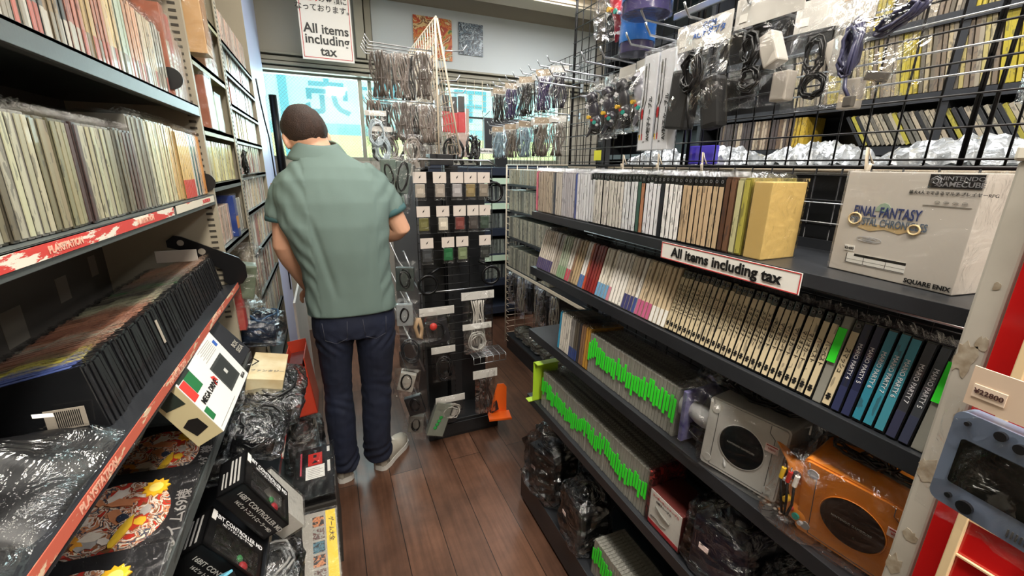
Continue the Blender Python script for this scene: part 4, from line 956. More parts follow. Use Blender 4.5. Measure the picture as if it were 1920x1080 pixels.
for k in range(5): sg_.box2((-.0028, -.050 + k * .003, -.147), (-.0018, -.0488 + k * .003, -.139))
ob('speaker_slots', sg_, mat('seam shadow grey', '4a4a4a', .6), body)
o = film_bag(gb, .112, .135, .034, 91, z0=-.038, n=(18, 20), crum=1.3); o.location = (.005, -.020, 0)
# ------------------------------------------------------------ the man, seen from behind, looking down at the shelf
random.seed(5)
MXp, MYp = .065, 1.86
man = thing('person', 'man in a sage green polo shirt and dark jeans standing with his back turned', 'person', (MXp, MYp, 0))
M_skin = mat('skin', 'e2ae90', .5, 0, .05, 300, var=.35, vscale=14, var_col='d49a7c')
M_shirt = mat('sage green jersey', '6e827c', .85, 0, .25, 900, var=.15, vscale=3, var_col='657872')
M_jean = mat('dark navy denim', '11172a', .8, 0, .35, 700, var=.5, vscale=7, var_col='1b2540')
def ring(c, rx, ry, n=24, p=2.2, tilt=0., yaw=0.):
    out = []
    for k in range(n):
        a = 2 * PI * k / n; ca, sa = math.cos(a), math.sin(a); r_ = (abs(ca) ** p + abs(sa) ** p) ** (-1 / p)
        v = Vector((ca * r_ * rx, sa * r_ * ry, 0)); v.rotate(Euler((tilt, 0, yaw))); out.append(Vector(c) + v)
    return out
def limb(m, pts, n=14, caps=True):
    """pts: (centre, radius a, radius b) along a limb; rings perpendicular to the path"""
    rings = []; prev = None
    for i, (c, ra, rb_) in enumerate(pts):
        c = Vector(c); a = Vector(pts[max(0, i - 1)][0]); b = Vector(pts[min(len(pts) - 1, i + 1)][0]); t = (b - a).normalized()
        q = Vector((1, 0, 0)) - t * t.x if prev is None else prev - t * prev.dot(t)
        q.normalize(); prev = q; w2 = t.cross(q)
        rings.append([c + q * math.cos(2 * PI * k / n) * ra + w2 * math.sin(2 * PI * k / n) * rb_ for k in range(n)])
    m.loft(rings, 0, caps); return m
# joints (relative to the man's feet; -Y is towards the camera, +X his right)
SH_L, EL_L, WR_L = Vector((-.205, .02, 1.372)), Vector((-.240, .02, 1.135)), Vector((-.180, .150, .925))
SH_R, EL_R, WR_R = Vector((.122, .0, 1.39)), Vector((.218, .005, 1.185)), Vector((.07, .20, 1.10))
# body: torso core, neck, head, arms, hands, legs as one skin
b = MB()
b.loft([ring((-.03, .0, z), rx, ry) for z, rx, ry in ((.80, .12, .09), (.95, .13, .09), (1.15, .13, .09), (1.33, .15, .08), (1.42, .12, .07))])
limb(b, [((-.045, .03, 1.40), .070, .062), ((-.076, .055, 1.475), .062, .062), ((-.090, .085, 1.525), .058, .062)])
HC = Vector((-.118, .105, 1.562)); HM = (Matrix.Rotation(R(14), 3, 'Z') @ Matrix.Rotation(R(-30), 3, 'X') @ Matrix.Rotation(R(-8), 3, 'Y'))
b.ell(HC, (.078, .098, .108), M=HM, u=20, v=14); b.ell(HC + HM @ Vector((0, .03, -.055)), (.060, .066, .070), M=HM, u=16, v=10)
b.ell(HC + HM @ Vector((0, .100, -.03)), (.012, .018, .022), M=HM)           # nose
b.ell(HC + HM @ Vector((0, .085, -.068)), (.024, .014, .009), M=HM)          # lips
b.ell(HC + HM @ Vector((0, .078, -.105)), (.025, .022, .018), M=HM)          # chin
b.ell(HC + HM @ Vector((0, .088, .018)), (.045, .014, .010), M=HM)           # brow
for s in (-1, 1):
    b.ell(HC + HM @ Vector((s * .081, .004, -.022)), (.008, .021, .033), M=HM @ Matrix.Rotation(s * R(22), 3, 'Z'))
for s, A, E_, W in ((-1, SH_L, EL_L, WR_L), (1, SH_R, EL_R, WR_R)):
    d1 = (E_ - A); d2 = (W - E_)
    limb(b, [(A, .052, .052), (A + d1 * .35, .050, .052), (A + d1 * .75, .043, .046), (E_, .041, .044), (E_ + d2 * .12, .042, .044), (E_ + d2 * .3, .043, .042), (E_ + d2 * .65, .034, .031), (W, .027, .022)])
    dn = d2.normalized(); side = dn.cross(Vector((0, 0, 1))).normalized() * (1 if s < 0 else -1); up = side.cross(dn).normalized()
    pal = W + dn * .045
    Mx = Matrix((side, dn, up)).transposed()
    b.ell(W + dn * .02, (.026, .03, .018), M=Mx); b.ell(pal, (.040, .048, .016), M=Mx)
    for k, ln in enumerate((.070, .078, .073, .058)):
        o0 = pal + side * (-.029 + .0193 * k) + dn * .035; bend = .22 + .05 * k
        p1 = o0 + dn * ln * .45 - up * ln * .08; p2 = p1 + dn * ln * .30 - up * ln * bend; p3 = p2 + dn * ln * .16 - up * ln * .3
        b.tube([o0, p1, p2, p3], [.0092, .0086, .0078, .0062], 8)
    th0 = W + dn * .028 - side * .022
    b.tube([th0, th0 - side * .024 + dn * .022 - up * .006, th0 - side * .030 + dn * .048 - up * .016, th0 - side * .026 + dn * .064 - up * .022], [.0125, .0112, .0098, .0075], 8)
for pts in ([((-.085, .02, .84), .06, .07), ((-.102, .01, .5), .04, .045), ((-.108, .01, .10), .032, .035), ((-.115, .05, .045), .03, .028)], [((.065, .02, .84), .06, .07), ((.065, .01, .5), .045, .045), ((.052, .02, .10), .032, .035), ((.075, .05, .045), .03, .028)]): limb(b, pts)
body = remeshed('body', b, M_skin, .0052, 5, man)
# eyes sit in the face as parts
for s in (-1, 1):
    e = ob('eye', MB().ell(HC + HM @ Vector((s * .032, .086, -.004)), (.012, .010, .008), M=HM), mat('eye white', 'e8e2d8', .2), man)
    ob('iris', MB().ell(HC + HM @ Vector((s * .032, .0945, -.006)), (.005, .003, .005), M=HM), mat('brown iris', '3a2416', .2), e)
# short brown hair: cap following the skull, thinner at the nape
M_hair = mat('short brown hair', '3a2418', .62, 0, 1.0, 420, var=.8, vscale=70, var_col='24150e', stretch=(1, 1, .35))
h = MB()
def hair_pt(u, v):
    th = v * R(118); ph = 2 * PI * u
    lim = R(118) if True else 0
    front = math.sin(ph)                      # +1 forehead, -1 nape
    side_ = abs(math.cos(ph)); tmax = R(76) + R(54) * max(0, -front) ** .55 + R(10) * side_ + R(4) * nz((u * 14, 3, 1)); lo = max(0, v - .75) / .25
    th = v * tmax; k = 1.0 - .11 * lo ** 1.5
    p = Vector((.085 * math.sin(th) * math.cos(ph) * k, .106 * math.sin(th) * math.sin(ph) * k, .117 * math.cos(th) * k))
    p *= 1 + .022 * nz((p.x * 60, p.y * 60, p.z * 26))
    return HC + HM @ p
h.grid(hair_pt, 56, 26); hair = ob('hair', h, M_hair, man); so = hair.modifiers.new('thick', 'SOLIDIFY'); so.thickness = .004; so.offset = -1
# polo shirt
s_ = MB()
tors = [((.075, -.005, .848), .180, .116), ((.075, -.005, .870), .181, .118), ((.072, -.008, .93), .178, .118), ((.066, -.015, 1.02), .172, .120), ((.055, -.025, 1.12), .180, .124), ((.042, -.03, 1.22), .200, .124), ((.022, -.028, 1.31), .212, .114), ((.0, -.015, 1.375), .205, .098), ((-.012, .002, 1.425), .168, .084), ((-.022, .018, 1.462), .118, .072), ((-.030, .032, 1.492), .082, .066), ((-.034, .038, 1.508), .070, .062)]
tors = [((c[0] - .08 + .05 * max(0, min(1, (c[2] - 1.22) / .2)), c[1], c[2]), a, b2) for c, a, b2 in tors]
s_.loft([ring(c, rx, ry, 28, 2.5 if c[2] < 1.3 else 2.2, tilt=R(-12) if c[2] > 1.35 else 0) for c, rx, ry in tors])
limb(s_, [(Vector((-.13, .0, 1.395)), .070, .066), (SH_L + Vector((.01, 0, -.02)), .070, .068), (SH_L + (EL_L - SH_L) * .30, .068, .068), (SH_L + (EL_L - SH_L) * .54, .068, .066)])
limb(s_, [(Vector((.06, -.01, 1.405)), .068, .064), (SH_R + Vector((-.01, 0, -.02)), .068, .066), (SH_R + (EL_R - SH_R) * .34, .064, .066), (SH_R + (EL_R - SH_R) * .62, .064, .064)])
def folds(p, n):
    f = .0075 * nz((p.x * 6 + p.z * 2, p.y * 6, p.z * 2.2)) + .0016 * nz((p.x * 20, p.y * 20, p.z * 10))
    # one long drape from the left armpit towards the hem, creases where the sleeves meet the body
    d = (p.x + .135) - (1.28 - p.z) * .20
    if .92 < p.z < 1.27: f -= .0085 * math.exp(-(d / .013) ** 2) * min(1, (p.z - .92) / .1, (1.27 - p.z) / .05)
    d2 = (p.x - .085) + (1.26 - p.z) * .10
    if .98 < p.z < 1.24: f -= .004 * math.exp(-(d2 / .012) ** 2) * min(1, (p.z - .98) / .1, (1.24 - p.z) / .05)
    if p.x < -.135: f += .0024 * math.sin(p.z * 70 + p.x * 95 + 4 * nz((p.x * 9, p.y * 9, p.z * 6)))
    if p.x > .105: f += .0020 * math.sin(p.z * 60 - p.x * 90 + 4 * nz((p.x * 8, p.y * 9, p.z * 6)))
    return p + n * f
shirt = remeshed('polo_shirt', s_, M_shirt, .0055, 7, man, folds)
cl = MB(); n = 40
def collar(u, v):
    a = 2 * PI * u; rx, ry = .066 + .046 * v, .062 + .036 * v
    c = Vector((-.076, .044, 1.508)); p = c + Vector((math.cos(a) * rx, math.sin(a) * ry, 0)); p.z += .020 - .060 * v ** 1.3 + .014 * math.sin(a) - .01 * (p.x - c.x)
    return p
cl.grid(collar, n, 6); cn = ob('collar', cl, M_shirt, shirt); sd = cn.modifiers.new('t', 'SOLIDIFY'); sd.thickness = .005; sd.offset = 1
M_cuff = mat('ribbed teal cuff', '3f6264', .8, 0, .2, 500)
for A, E_, f0, rad in ((SH_L, EL_L, .54, .0665), (SH_R, EL_R, .62, .0625)):
    c = A + (E_ - A) * f0; d = (E_ - A).normalized(); m = MB(); limb(m, [(c - d * .010, rad * 1.02, rad * 1.01), (c + d * .003, rad * 1.045, rad * 1.03), (c + d * .014, rad * 1.03, rad * 1.01)], 28, caps=False)
    o = ob('cuff', m, M_cuff, shirt); sd = o.modifiers.new('t', 'SOLIDIFY'); sd.thickness = .003
hm = MB(); hm.loft([ring((-.005, -.005, z), rx, ry, 40, 2.5) for z, rx, ry in ((.8535, .1745, .1125), (.8540, .1795, .1165), (.8570, .1805, .1175))], caps=False)
ob('hem', hm, M_shirt, shirt)
# jeans
j = MB()
hx = -.005
j.loft([ring((hx, .0, z), rx, ry, 26, 2.5) for z, rx, ry in ((.90, .160, .105), (.86, .166, .112), (.80, .170, .118), (.745, .168, .112))])
LEGS = ([((-.085, .0, .80), .088, .105), ((-.093, .0, .69), .073, .096), ((-.098, .005, .58), .064, .084), ((-.102, .008, .48), .060, .074), ((-.104, .0, .40), .061, .074), ((-.105, -.004, .30), .062, .074), ((-.107, .0, .18), .060, .076), ((-.108, .006, .125), .064, .080), ((-.108, .010, .088), .067, .084)],
        [((.080, .0, .80), .088, .105), ((.078, .0, .69), .084, .098), ((.070, .005, .58), .075, .086), ((.064, .010, .47), .067, .076), ((.060, .004, .40), .066, .074), ((.052, .0, .30), .064, .074), ((.046, .002, .18), .063, .076), ((.046, .012, .13), .066, .080), ((.048, .016, .092), .068, .084)])
for L_ in LEGS: limb(j, L_, 20)
def jf(p, n):
    f = .004 * nz((p.x * 14, p.y * 12, p.z * 7)) + .0022 * nz((p.x * 34, p.y * 30, p.z * 30))
    w_ = 5 * nz((p.x * 9, p.y * 9, p.z * 4))
    k = max(0, 1 - abs(p.z - .43) / .13); f += .0042 * k * math.sin(p.z * 120 + 50 * p.x + w_) * (.5 + nz((p.x * 12, p.y * 8, p.z * 9)))
    k = max(0, 1 - abs(p.z - .13) / .09); f += .0065 * k * math.sin(p.z * 130 - 40 * p.x + w_) * (.6 + nz((p.x * 12, p.y * 8, p.z * 9)))
    k = max(0, 1 - abs(p.z - .72) / .06); f += .003 * k * math.sin(p.z * 120 - abs(p.x + .005) * 130)
    return p + n * f
jeans = remeshed('jeans', j, M_jean, .0055, 4, man, jf)
M_seam = mat('denim stitch', '5a5a62', .8)
pk = MB()
for cx in (-.085, .070):
    pts = [(-.047, .835), (-.042, .760), (0, .742), (.042, .760), (.047, .835)]
    for a, b2 in zip(pts, pts[1:]):
        P_ = lambda q: Vector((cx + q[0], -.1155 + .35 * (cx + q[0] + .005) ** 2 * 2.2 - .003, q[1]))
        pk.tube([P_(a), P_(b2)], .0007, 4)
# shoes
M_shoe = mat('light grey canvas shoe', 'b7b1a4', .7, 0, .2, 250, var=.25, vscale=20, var_col='d2cdc2'); M_sole = mat('white rubber sole', 'dedcd6', .5); M_suede = mat('grey suede panel', '8f897f', .85, 0, .3, 300)
def shoe(loc, rz):
    """toe towards +Y locally"""
    m = MB(); rings = []
    for yy, wx, hh, z0 in ((-.098, .020, .045, .024), (-.088, .033, .072, .022), (-.05, .038, .080, .022), (-.01, .038, .082, .022), (.04, .041, .072, .022), (.09, .046, .052, .022), (.13, .044, .042, .022), (.162, .030, .032, .022), (.172, .012, .022, .024)):
        rings.append([Vector((wx * math.cos(a), yy, z0 + (hh if math.sin(a) > 0 else .004) * abs(math.sin(a)) ** .8 * (1 if math.sin(a) > 0 else -1))) for a in [2 * PI * k / 18 for k in range(18)]])
    m.loft(rings); up = ob('shoe', m, M_shoe, man, loc, (0, 0, rz)); up.scale = (1.02, .92, 1.05)
    so = MB(); out = [(wx * s, yy) for s, lst in ((1, ((-.100, .016), (-.088, .034), (-.05, .041), (.0, .040), (.05, .044), (.10, .049), (.14, .045), (.168, .026), (.178, .008))),) for yy, wx in lst]
    out = out + [(-x, y) for x, y in reversed(out)]
    so.prism(out, lambda u, v, t: (u, v, t), .0, .026, 0, True); ob('sole', so, M_sole, up, bevel=.003)
    hp = MB(); hp.loft([[Vector((wx * 1.03 * math.cos(a), yy, .03 + .055 * k2)) for a in [PI + PI * q / 10 for q in range(11)] for yy in [-.055 + .047 * math.sin(a)]] for k2, wx in ((0, .037), (.5, .036), (1, .030))], caps=False)
    ob('heel_counter', hp, M_suede, up)
    la = MB()
    for k in range(4): la.tube([(-.022, .02 + k * .018, .098 - k * .010), (.0, .024 + k * .018, .104 - k * .010), (.022, .02 + k * .018, .098 - k * .010)], .0022, 6)
    ob('laces', la, M_sole, up)
    return up
shoe((-.128, .060, 0), R(14)); shoe((.096, .070, 0), R(-38))
ob('back_pocket_stitching', pk, M_seam, jeans)
# ------------------------------------------------------------ black gondola in the middle with grid panels, hooks and A-frame rack
random.seed(9); rnd = random.Random(9)
CX, CY = .385, 1.985
cg = thing('display_stand', 'black floor stand with wire grids and slotted post right of the man', 'display stand', (CX, CY, 0))
C = lambda p: (p[0] - CX, p[1] - CY, p[2])
ob('base', MB().box2(C((.385, 1.985, 0)), C((.785, 3.0, .105)), 0, .004).box2(C((.42, 1.975, .02)), C((.75, 1.984, .09)), 0, .002), M_black, cg)
ob('base_tray', MB().box2(C((.375, 1.955, .11)), C((.53, 2.0, .125)), 0, .002).box2(C((.375, 1.955, .125)), C((.53, 1.959, .15))), M_blacks, cg)
ps = MB().box2(C((.535, 2.06, .105)), C((.60, 2.12, 1.45)), 0, .002)
for i in range(40): ps.box2(C((.555, 2.0594, .2 + i * .031)), C((.561, 2.0599, .214 + i * .031)), 1)
ob('slotted_post', ps, [M_black, M_wireb], cg)
ob('back_panel', MB().box2(C((.40, 2.15, .105)), C((.77, 2.17, 1.42)), 0, .002), M_black, cg)
ob('top_plate', MB().box2(C((.45, 1.99, 1.452)), C((.56, 2.10, 1.50)), 0, .002), M_black, cg)
g = MB()
for z in [.47 + .042 * i for i in range(24)]: g.tube([C((.37, 1.96, z)), C((.74, 1.96, z))], .0016, 5)
for x in (.37, .50, .62, .74): g.tube([C((x, 1.963, .46)), C((x, 1.963, 1.45))], .0022, 6)
ob('front_grid', g, M_wireb, cg)
g = MB().tube([C((.34, 1.93, 1.445)), C((.345, 1.93, 1.47)), C((.36, 1.93, 1.475)), C((.71, 1.93, 1.475)), C((.75, 1.93, 1.45))], .0035, 7)
g.tube([C((.36, 1.945, .86)), C((.74, 1.945, .86))], .003, 6); ob('top_rail', g, M_zinc, cg)
for (x, z, r_) in ((.405, .90, .045), (.725, .92, .045), (.74, 1.33, .045)):
    ob('round_bracket', MB().tube([C((x + r_ * math.cos(a), 1.94, z + r_ * math.sin(a))) for a in [k * PI / 10 for k in range(20)]], .007, 7, 0, closed=True).tube([C((x, 1.945, z + r_)), C((x - .06 * (1 if x > .5 else -1), 1.95, z + r_ + .03))], .007, 7), M_wireb, cg)
lg = MB()
for i in range(8): lg.tube([C((.60, 1.90 - .0 + i * .016 - .05, .520)), C((.775, 1.90 + i * .016 - .05, .520))], .002, 5)
for i in range(6): lg.tube([C((.60 + i * .035, 1.85, .52)), C((.60 + i * .035, 1.96, .52))], .002, 5)
for i in range(6): lg.tube([C((.60 + i * .035, 1.85, .52)), C((.60 + i * .035, 1.85, .485))], .002, 5)
lg.tube([C((.60, 1.85, .485)), C((.775, 1.85, .485))], .002, 5)
ob('wire_ledge', lg, M_zinc, cg)
# A-frame of cream wire, ridge running away from the camera
ar = thing('wire_rack', 'tall cream wire A-frame rack rising above the black floor stand', 'rack', (.50, 1.93, 1.50))
A = lambda p: (p[0] - .50, p[1] - 1.93, p[2] - 1.50)
def aframe(x0, x1, nm):
    m = MB(); y0, y1, z0, z1 = 1.93, 2.55, 1.502, 2.03
    X = lambda z: x0 + (x1 - x0) * (z - z0) / (z1 - z0)
    for y in (y0, y1): m.tube([A((X(z0), y, z0)), A((X(z1), y, z1))], .0045, 7)
    for k in range(13): z = z0 + (z1 - z0) * k / 12; m.tube([A((X(z), y0, z)), A((X(z), y1, z))], .0018, 5)
    for k in range(1, 13): y = y0 + (y1 - y0) * k / 13; m.tube([A((X(z0), y, z0)), A((X(z1), y, z1))], .0018, 5)
    ob(nm, m, M_cream, ar)
aframe(.478, .480, 'left_grid'); aframe(.575, .488, 'right_grid')
ob('ridge', MB().tube([A((.484, 1.93, 2.034)), A((.484, 2.55, 2.034))], .005, 7), M_cream, ar)
# small packs on the front grid, three rows
packs = []
rows = [(1.420, [(.385, 'c9bba8', 'b0a698', 'grey beige'), (.475, 'cbbda9', 'a79d92', 'taupe'), (.555, 'c9c6c8', 'a8a4a4', 'silver grey'), (.620, 'cbbda9', '8c7a50', 'golden brown'), (.685, 'c2b6a8', '8c8274', 'dark taupe')]),
        (1.270, [(.395, 'c9bba8', '6a6838', 'olive'), (.485, 'c9bba8', 'd0c8b8', 'white'), (.565, 'c9c6c8', '7a3a34', 'dark red'), (.632, 'c9bba8', '4a4440', 'charcoal'), (.688, 'c9bba8', '3c4c40', 'dark green')]),
        (1.125, [(.405, 'c9bba8', '3c4044', 'black'), (.505, 'c9bba8', '1f6a3c', 'bright green'), (.575, 'c9c6c8', '7c8a66', 'pale green'), (.690, 'c9bba8', '3a3c38', 'black grey')])]
for r_i, (z, lst) in enumerate(rows):
    for k, (x, hc, cc, cn) in enumerate(lst):
        t = thing('memory_card_pack', f'{cn} memory card under a white header in the {("top", "middle", "bottom")[r_i]} row of the black stand', 'memory card', (x, 1.925, z))
        ob('header_card', MB().box2((-.030, -.001, -.046), (.030, .001, .002)), mat('warm white header', 'cfc4ba', .55), t)
        ob('header_print', MB().prism([(-.004, -.028), (.004, -.022), (.002, -.016), (.008, -.012), (-.002, -.020)], lambda u, v, t_: (u, t_, v), -.0018, -.0011), M_ink, t)
        ob('card_body', MB().box((0, .0, -.080), (.044, .009, .058), 0, None, .003), mat('card plastic ' + cc, cc, .35, coat=.3, var=.25, vscale=60), t)
        ob('card_label', MB().box2((-.014, -.0062, -.092), (.014, -.0050, -.070)), mat('card label ' + cc, tuple(min(1, v * 1.25 + .02) for v in hexc(cc)), .5), t)
        ob('clear_bag', MB().box((0, 0, -.084), (.056, .014, .078), 0, None, .004), M_film, t)
def hbag(label, loc, w_, h_, seed, hdr=.03, content='cable', col='1b1b1d', cat='cable', name='bagged_cable', hw=None, rz=0, tilt=0., group=None, thick=.05, hcol=None, ry=0):
    """bag hanging in the XZ plane (front -Y)"""
    t = thing(name, label, cat, loc, (tilt, ry, rz), group)
    mt = mat('hanging goods ' + col, col, .38, coat=.25)
    if content == 'cable':
        ob('cable', MB().tube([(p[1], p[0], p[2]) for p in coil((0, 0, -hdr - h_ * .45), w_ * .30, h_ * .30, 5, seed, .004)], .0032, 6), mt, t)
        ob('plug', MB().box((w_ * .1, 0, -h_ * .82), (.02, .014, .035), 0, Euler((0, R(20 * (seed % 3 - 1)), 0)), .003), mt, t)
    elif content == 'bundle':
        m = MB()
        for k in range(9): o_ = (k - 4) * .0058; m.tube([(o_ * 1.5 * (.55 + .45 * abs(math.cos(q * .42 + seed))) + .004 * math.sin(q * 1.1 + k + seed), .007 * math.cos(k * 2 + q * .7), -hdr - .006 - (h_ * .84 - .01) * q / 8) for q in range(9)], .0038, 6)
        m.tube([(q_, 0, -h_ * .5) for q_ in (-.026, 0, .026)], .004, 6); ob('cable', m, mt, t)
    elif content == 'box':
        ob('block', MB().box((0, 0, -hdr - h_ * .42), (w_ * .62, thick * .55, h_ * .58), 0, Euler((0, R(8 * (seed % 3 - 1)), 0)), .004), mt, t)
        ob('lead', MB().tube([(p[1] * .8, -thick * .33, p[2]) for p in coil((0, 0, -hdr - h_ * .4), w_ * .22, h_ * .22, 2, seed, .003)], .0025, 6), M_cable, t)
    m = MB(); nu, nv = 10, 14
    def sf(s):
        return lambda u, v: ((u - .5) * w_ * (1 + .04 * nz((v * 5, seed, 0))), s * thick * .5 * (math.sin(PI * u) ** .5 if 0 < u < 1 else 0) * (math.sin(PI * v) ** .5 if 0 < v < 1 else 0) * (.8 + .8 * nz((u * 4 + seed, v * 4, s))) + .004 * nz((u * 7, v * 6, seed)), -h_ * v)
    m.grid(sf(-1), nu, nv).grid(sf(1), nu, nv); ob('clear_bag', m, M_film2, t)
    if hdr: ob('header_card', MB().box2((-(hw or w_) / 2, -.0015, -hdr), ((hw or w_) / 2, .0015, 0)), mat('header ' + hcol, hcol, .55) if hcol else M_card, t)
    return t
# big packs low on the front
hbag('controller pack with a red thumb stick under a long white header low on the stand', (.435, 1.905, .795), .17, .20, 3, .04, 'box', '26262a', 'controller', 'bagged_controller')
o = thing('red_stick_pack', 'beige and red joystick piece bagged at the left of the black stand', 'controller', (.385, 1.86, .735))
ob('stick', MB().ell((.02, 0, -.02), (.018, .014, .018)), mat('red rubber knob', 'd23c34', .4), o); ob('lever_plate', MB().tube([(-.05, 0, .03), (-.065, .0, -.01), (-.055, 0, -.06), (-.04, 0, -.07), (-.035, 0, -.02), (-.045, 0, .03)], .009, 8, 0, closed=True), mat('beige plastic lever', 'b89a78', .45), o)
ob('clear_bag', MB().box((-.02, 0, -.02), (.12, .04, .14), 0, None, .01), M_film2, o)
hbag('thick bundle of white cables under a long white header at the stand right side', (.640, 1.895, .855), .16, .30, 4, .04, 'bundle', 'b9b4ac', hw=.17)
hbag('white coiled cable in a clear bag beneath the white cable bundle', (.625, 1.865, .70), .14, .16, 5, .03, 'cable', 'a9a6a0', hw=.15)
hbag('black cables bag with short white header in the middle of the stand', (.455, 1.885, .595), .12, .19, 6, .035, 'cable', '1c1c1e')
hbag('black strap bag with white header at the lower right of the stand', (.655, 1.835, .455), .11, .25, 7, .045, 'bundle', '2c1f1c', cat='strap', name='bagged_strap', hw=.13)
hbag('grey white cable bag with header at the lowest left of the stand', (.475, 1.855, .335), .15, .12, 8, .035, 'cable', 'b3aea6')
gp = thing('game_carton', 'grey carton with green round beads printed, leaning at the stand foot', 'box', (.385, 1.86, .13), (R(0), R(20), R(0)))
ob('carton', MB().box((0, 0, .09), (.085, .03, .18), 0, None, .002), mat('grey green carton', '8a8f84', .4, var=.3, vscale=12), gp)
for k in range(4): ob('printed_bead', MB().ell((-.012 + .004 * k, -.0165, .045 + .02 * k), (.010, .002, .010)), mat('green bead', '2f9a4a', .3), gp)
ob('clear_wrap', MB().box((0, 0, .092), (.092, .036, .192), 0, None, .004), M_film, gp)
oh = thing('orange_stand', 'small orange bent metal stand low on the right of the black stand', 'stand', (.70, 1.86, .16), (0, 0, R(-12)))
mo = mat('orange enamel', 'e8641e', .4)
ob('upright_plate', MB().prism([(-.005, 0), (.085, 0), (.085, .15), (.07, .17), (.035, .17), (.02, .12)], lambda u, v, t: (u, .03 + t, v), 0, .004), mo, oh, bevel=.001); ob('foot_plate', MB().box2((-.02, -.05, -.0), (.10, .034, .005), 0, .001).box2((-.02, -.05, .0), (.10, -.046, .012)), mo, oh)
ob('black_clip', MB().prism([(0, 0), (.04, .02), (.03, .07), (.012, .05)], lambda u, v, t: (u, .01 + t, v + .01), 0, .015), M_black, oh)
# side goods facing the man (left side of the stand)
sg2 = thing('sloping_side_shelf', 'row of tilted wire shelves on the man side of the black stand', 'shelf', (.30, 1.95, .45))
sd = MB()
for k, z in enumerate((.62, .42, .20)):
    sd.tube([(.00, 0, z - .0), (.07, 0, z - .20), (.075, .7, z - .20), (.00, .7, z)], .005, 6, 0)
ob('rail', sd, M_zinc, sg2); ob('panel', MB().box2((.078, 0, -.30), (.088, .9, .95)), M_black, sg2)
for i, (x, y, z, w_, h_, col, ct, lab) in enumerate(((.285, 1.90, 1.03, .13, .19, '3c4442', 'box', 'dark bagged device at elbow height beside the man'), (.29, 1.88, .86, .12, .18, '8b8f90', 'box', 'grey bagged device at waist height beside the man'), (.285, 1.86, .68, .12, .16, '24262a', 'cable', 'black cable bag at thigh height beside the man'),
        (.275, 1.86, .52, .12, .16, '9c9890', 'box', 'pale grey bagged device at knee height beside the man'), (.29, 1.85, .40, .13, .17, '1c1d20', 'box', 'black bagged handle piece low beside the man'), (.31, 1.88, .27, .12, .16, '6c6a64', 'box', 'grey bagged piece nearest the floor beside the man'))):
    hbag(lab, (x, y, z), w_, h_, 20 + i, 0, ct, col, 'accessory', 'bagged_accessory', rz=R(-15), ry=R(8 if i % 2 else -6))
# cable bags hanging on hooks left of the A-frame (upper cluster)
rr = random.Random(4)
cols = ['5f5650', '8a7e74', '3c3836', '7a6e66', '2c2a2a', '9a9188']
def cluster(xs, y, z0, w_, h_, grp, lab, content='bundle', hdr=0, pal=cols, k0=0, yj=.05):
    for i, x in enumerate(xs):
        hbag(f'{lab}, {ordinal(i + 1)} from the left', (x, y + (i % 3) * yj - yj, z0 + rr.uniform(-.012, .012)), w_, h_, 40 + i + k0, hdr, content, pal[(i + k0) % len(pal)], rz=R(rr.uniform(-50, 50)), group=grp, ry=R(rr.uniform(-5, 5)), thick=.035)
cluster([.245 + .030 * i for i in range(8)], 2.02, 1.905, .085, .215, 'cable bags on the upper rack hooks', 'grey brown cable bag on the upper row of the cream rack')
cluster([.215 + .036 * i for i in range(8)], 2.00, 1.70, .10, .19, 'cable bags on the middle rack hooks', 'dark cable bag on the middle row of the cream rack', k0=3)
cluster([.225, .27, .315, .36, .40, .44], 1.98, 1.585, .10, .15, 'cable bags on the lower rack hooks', 'brown grey cable bag on the lower row of the cream rack', content='cable', k0=2)
for i, (x, z) in enumerate(((.215, 1.66), (.235, 1.60))):
    hbag(('pale blue bagged pad at the left of the cream rack', 'white bagged pad below the pale blue one on the cream rack')[i], (x, 1.90, z), .085, .15, 70 + i, .02, 'cable', 'aebcc4', 'controller', 'bagged_controller')
for i, (x, y, z) in enumerate(((.23, 1.86, 1.50), (.27, 1.87, 1.47), (.315, 1.86, 1.49))):
    hbag(('long clear empty looking bag hanging lowest left of the rack', 'long clear bag with pale green tint beside the man shoulder', 'long clear bag hanging directly above the memory card rows')[i], (x, y, z), .10, .22, 80 + i, 0, 'bundle' if i == 1 else 'box', ('5a6a62', '8aa69a', '55605c')[i], 'cable', ry=R(10 * (i - 1)))
for i in range(5):
    hook(1.99 + .05 * i, 1.92 - .0 * i, .27, f'zinc hook with hanging cable bags on the rack upper left, {ordinal(i + 1)} from the front', x=.478, grp='upper left rack hooks')
for i in range(4): hook(1.98 + .09 * i, 1.71, .27, f'zinc hook with dark bags on the rack middle left, {ordinal(i + 1)} from the front', x=.478, grp='middle left rack hooks')
for i in range(3): hook(1.96 + .11 * i, 1.92 - .10 * i, .10, f'zinc hook on the rack right face, {ordinal(i + 1)} from the top', x=.52, dirx=1, grp='right rack hooks')
for i, (x, y, z) in enumerate(((.60, 2.25, 1.80), (.64, 2.25, 1.795), (.68, 2.25, 1.80))):
    t = thing('red_pack', f'black and red hanging pack right of the cream rack, {ordinal(i + 1)} from the left', 'package', (x, y, z), (0, 0, R(-8)), 'black and red packs')
    ob('top_part', MB().box2((-.017, -.008, -.085), (.017, .008, -.01), 0, .002), mat('dark pack top', '2c2c2e', .4), t)
    ob('lower_part', MB().box2((-.020, -.010, -.185), (.020, .010, -.086), 0, .003), mat('red pack lower', 'c8242e', .35, coat=.4), t)
    ob('clear_bag', MB().box((0, 0, -.095), (.046, .024, .195), 0, None, .004), M_film, t)
hook(2.25, 1.80, .14, 'zinc hook carrying the black and red packs', x=.565, dirx=1)
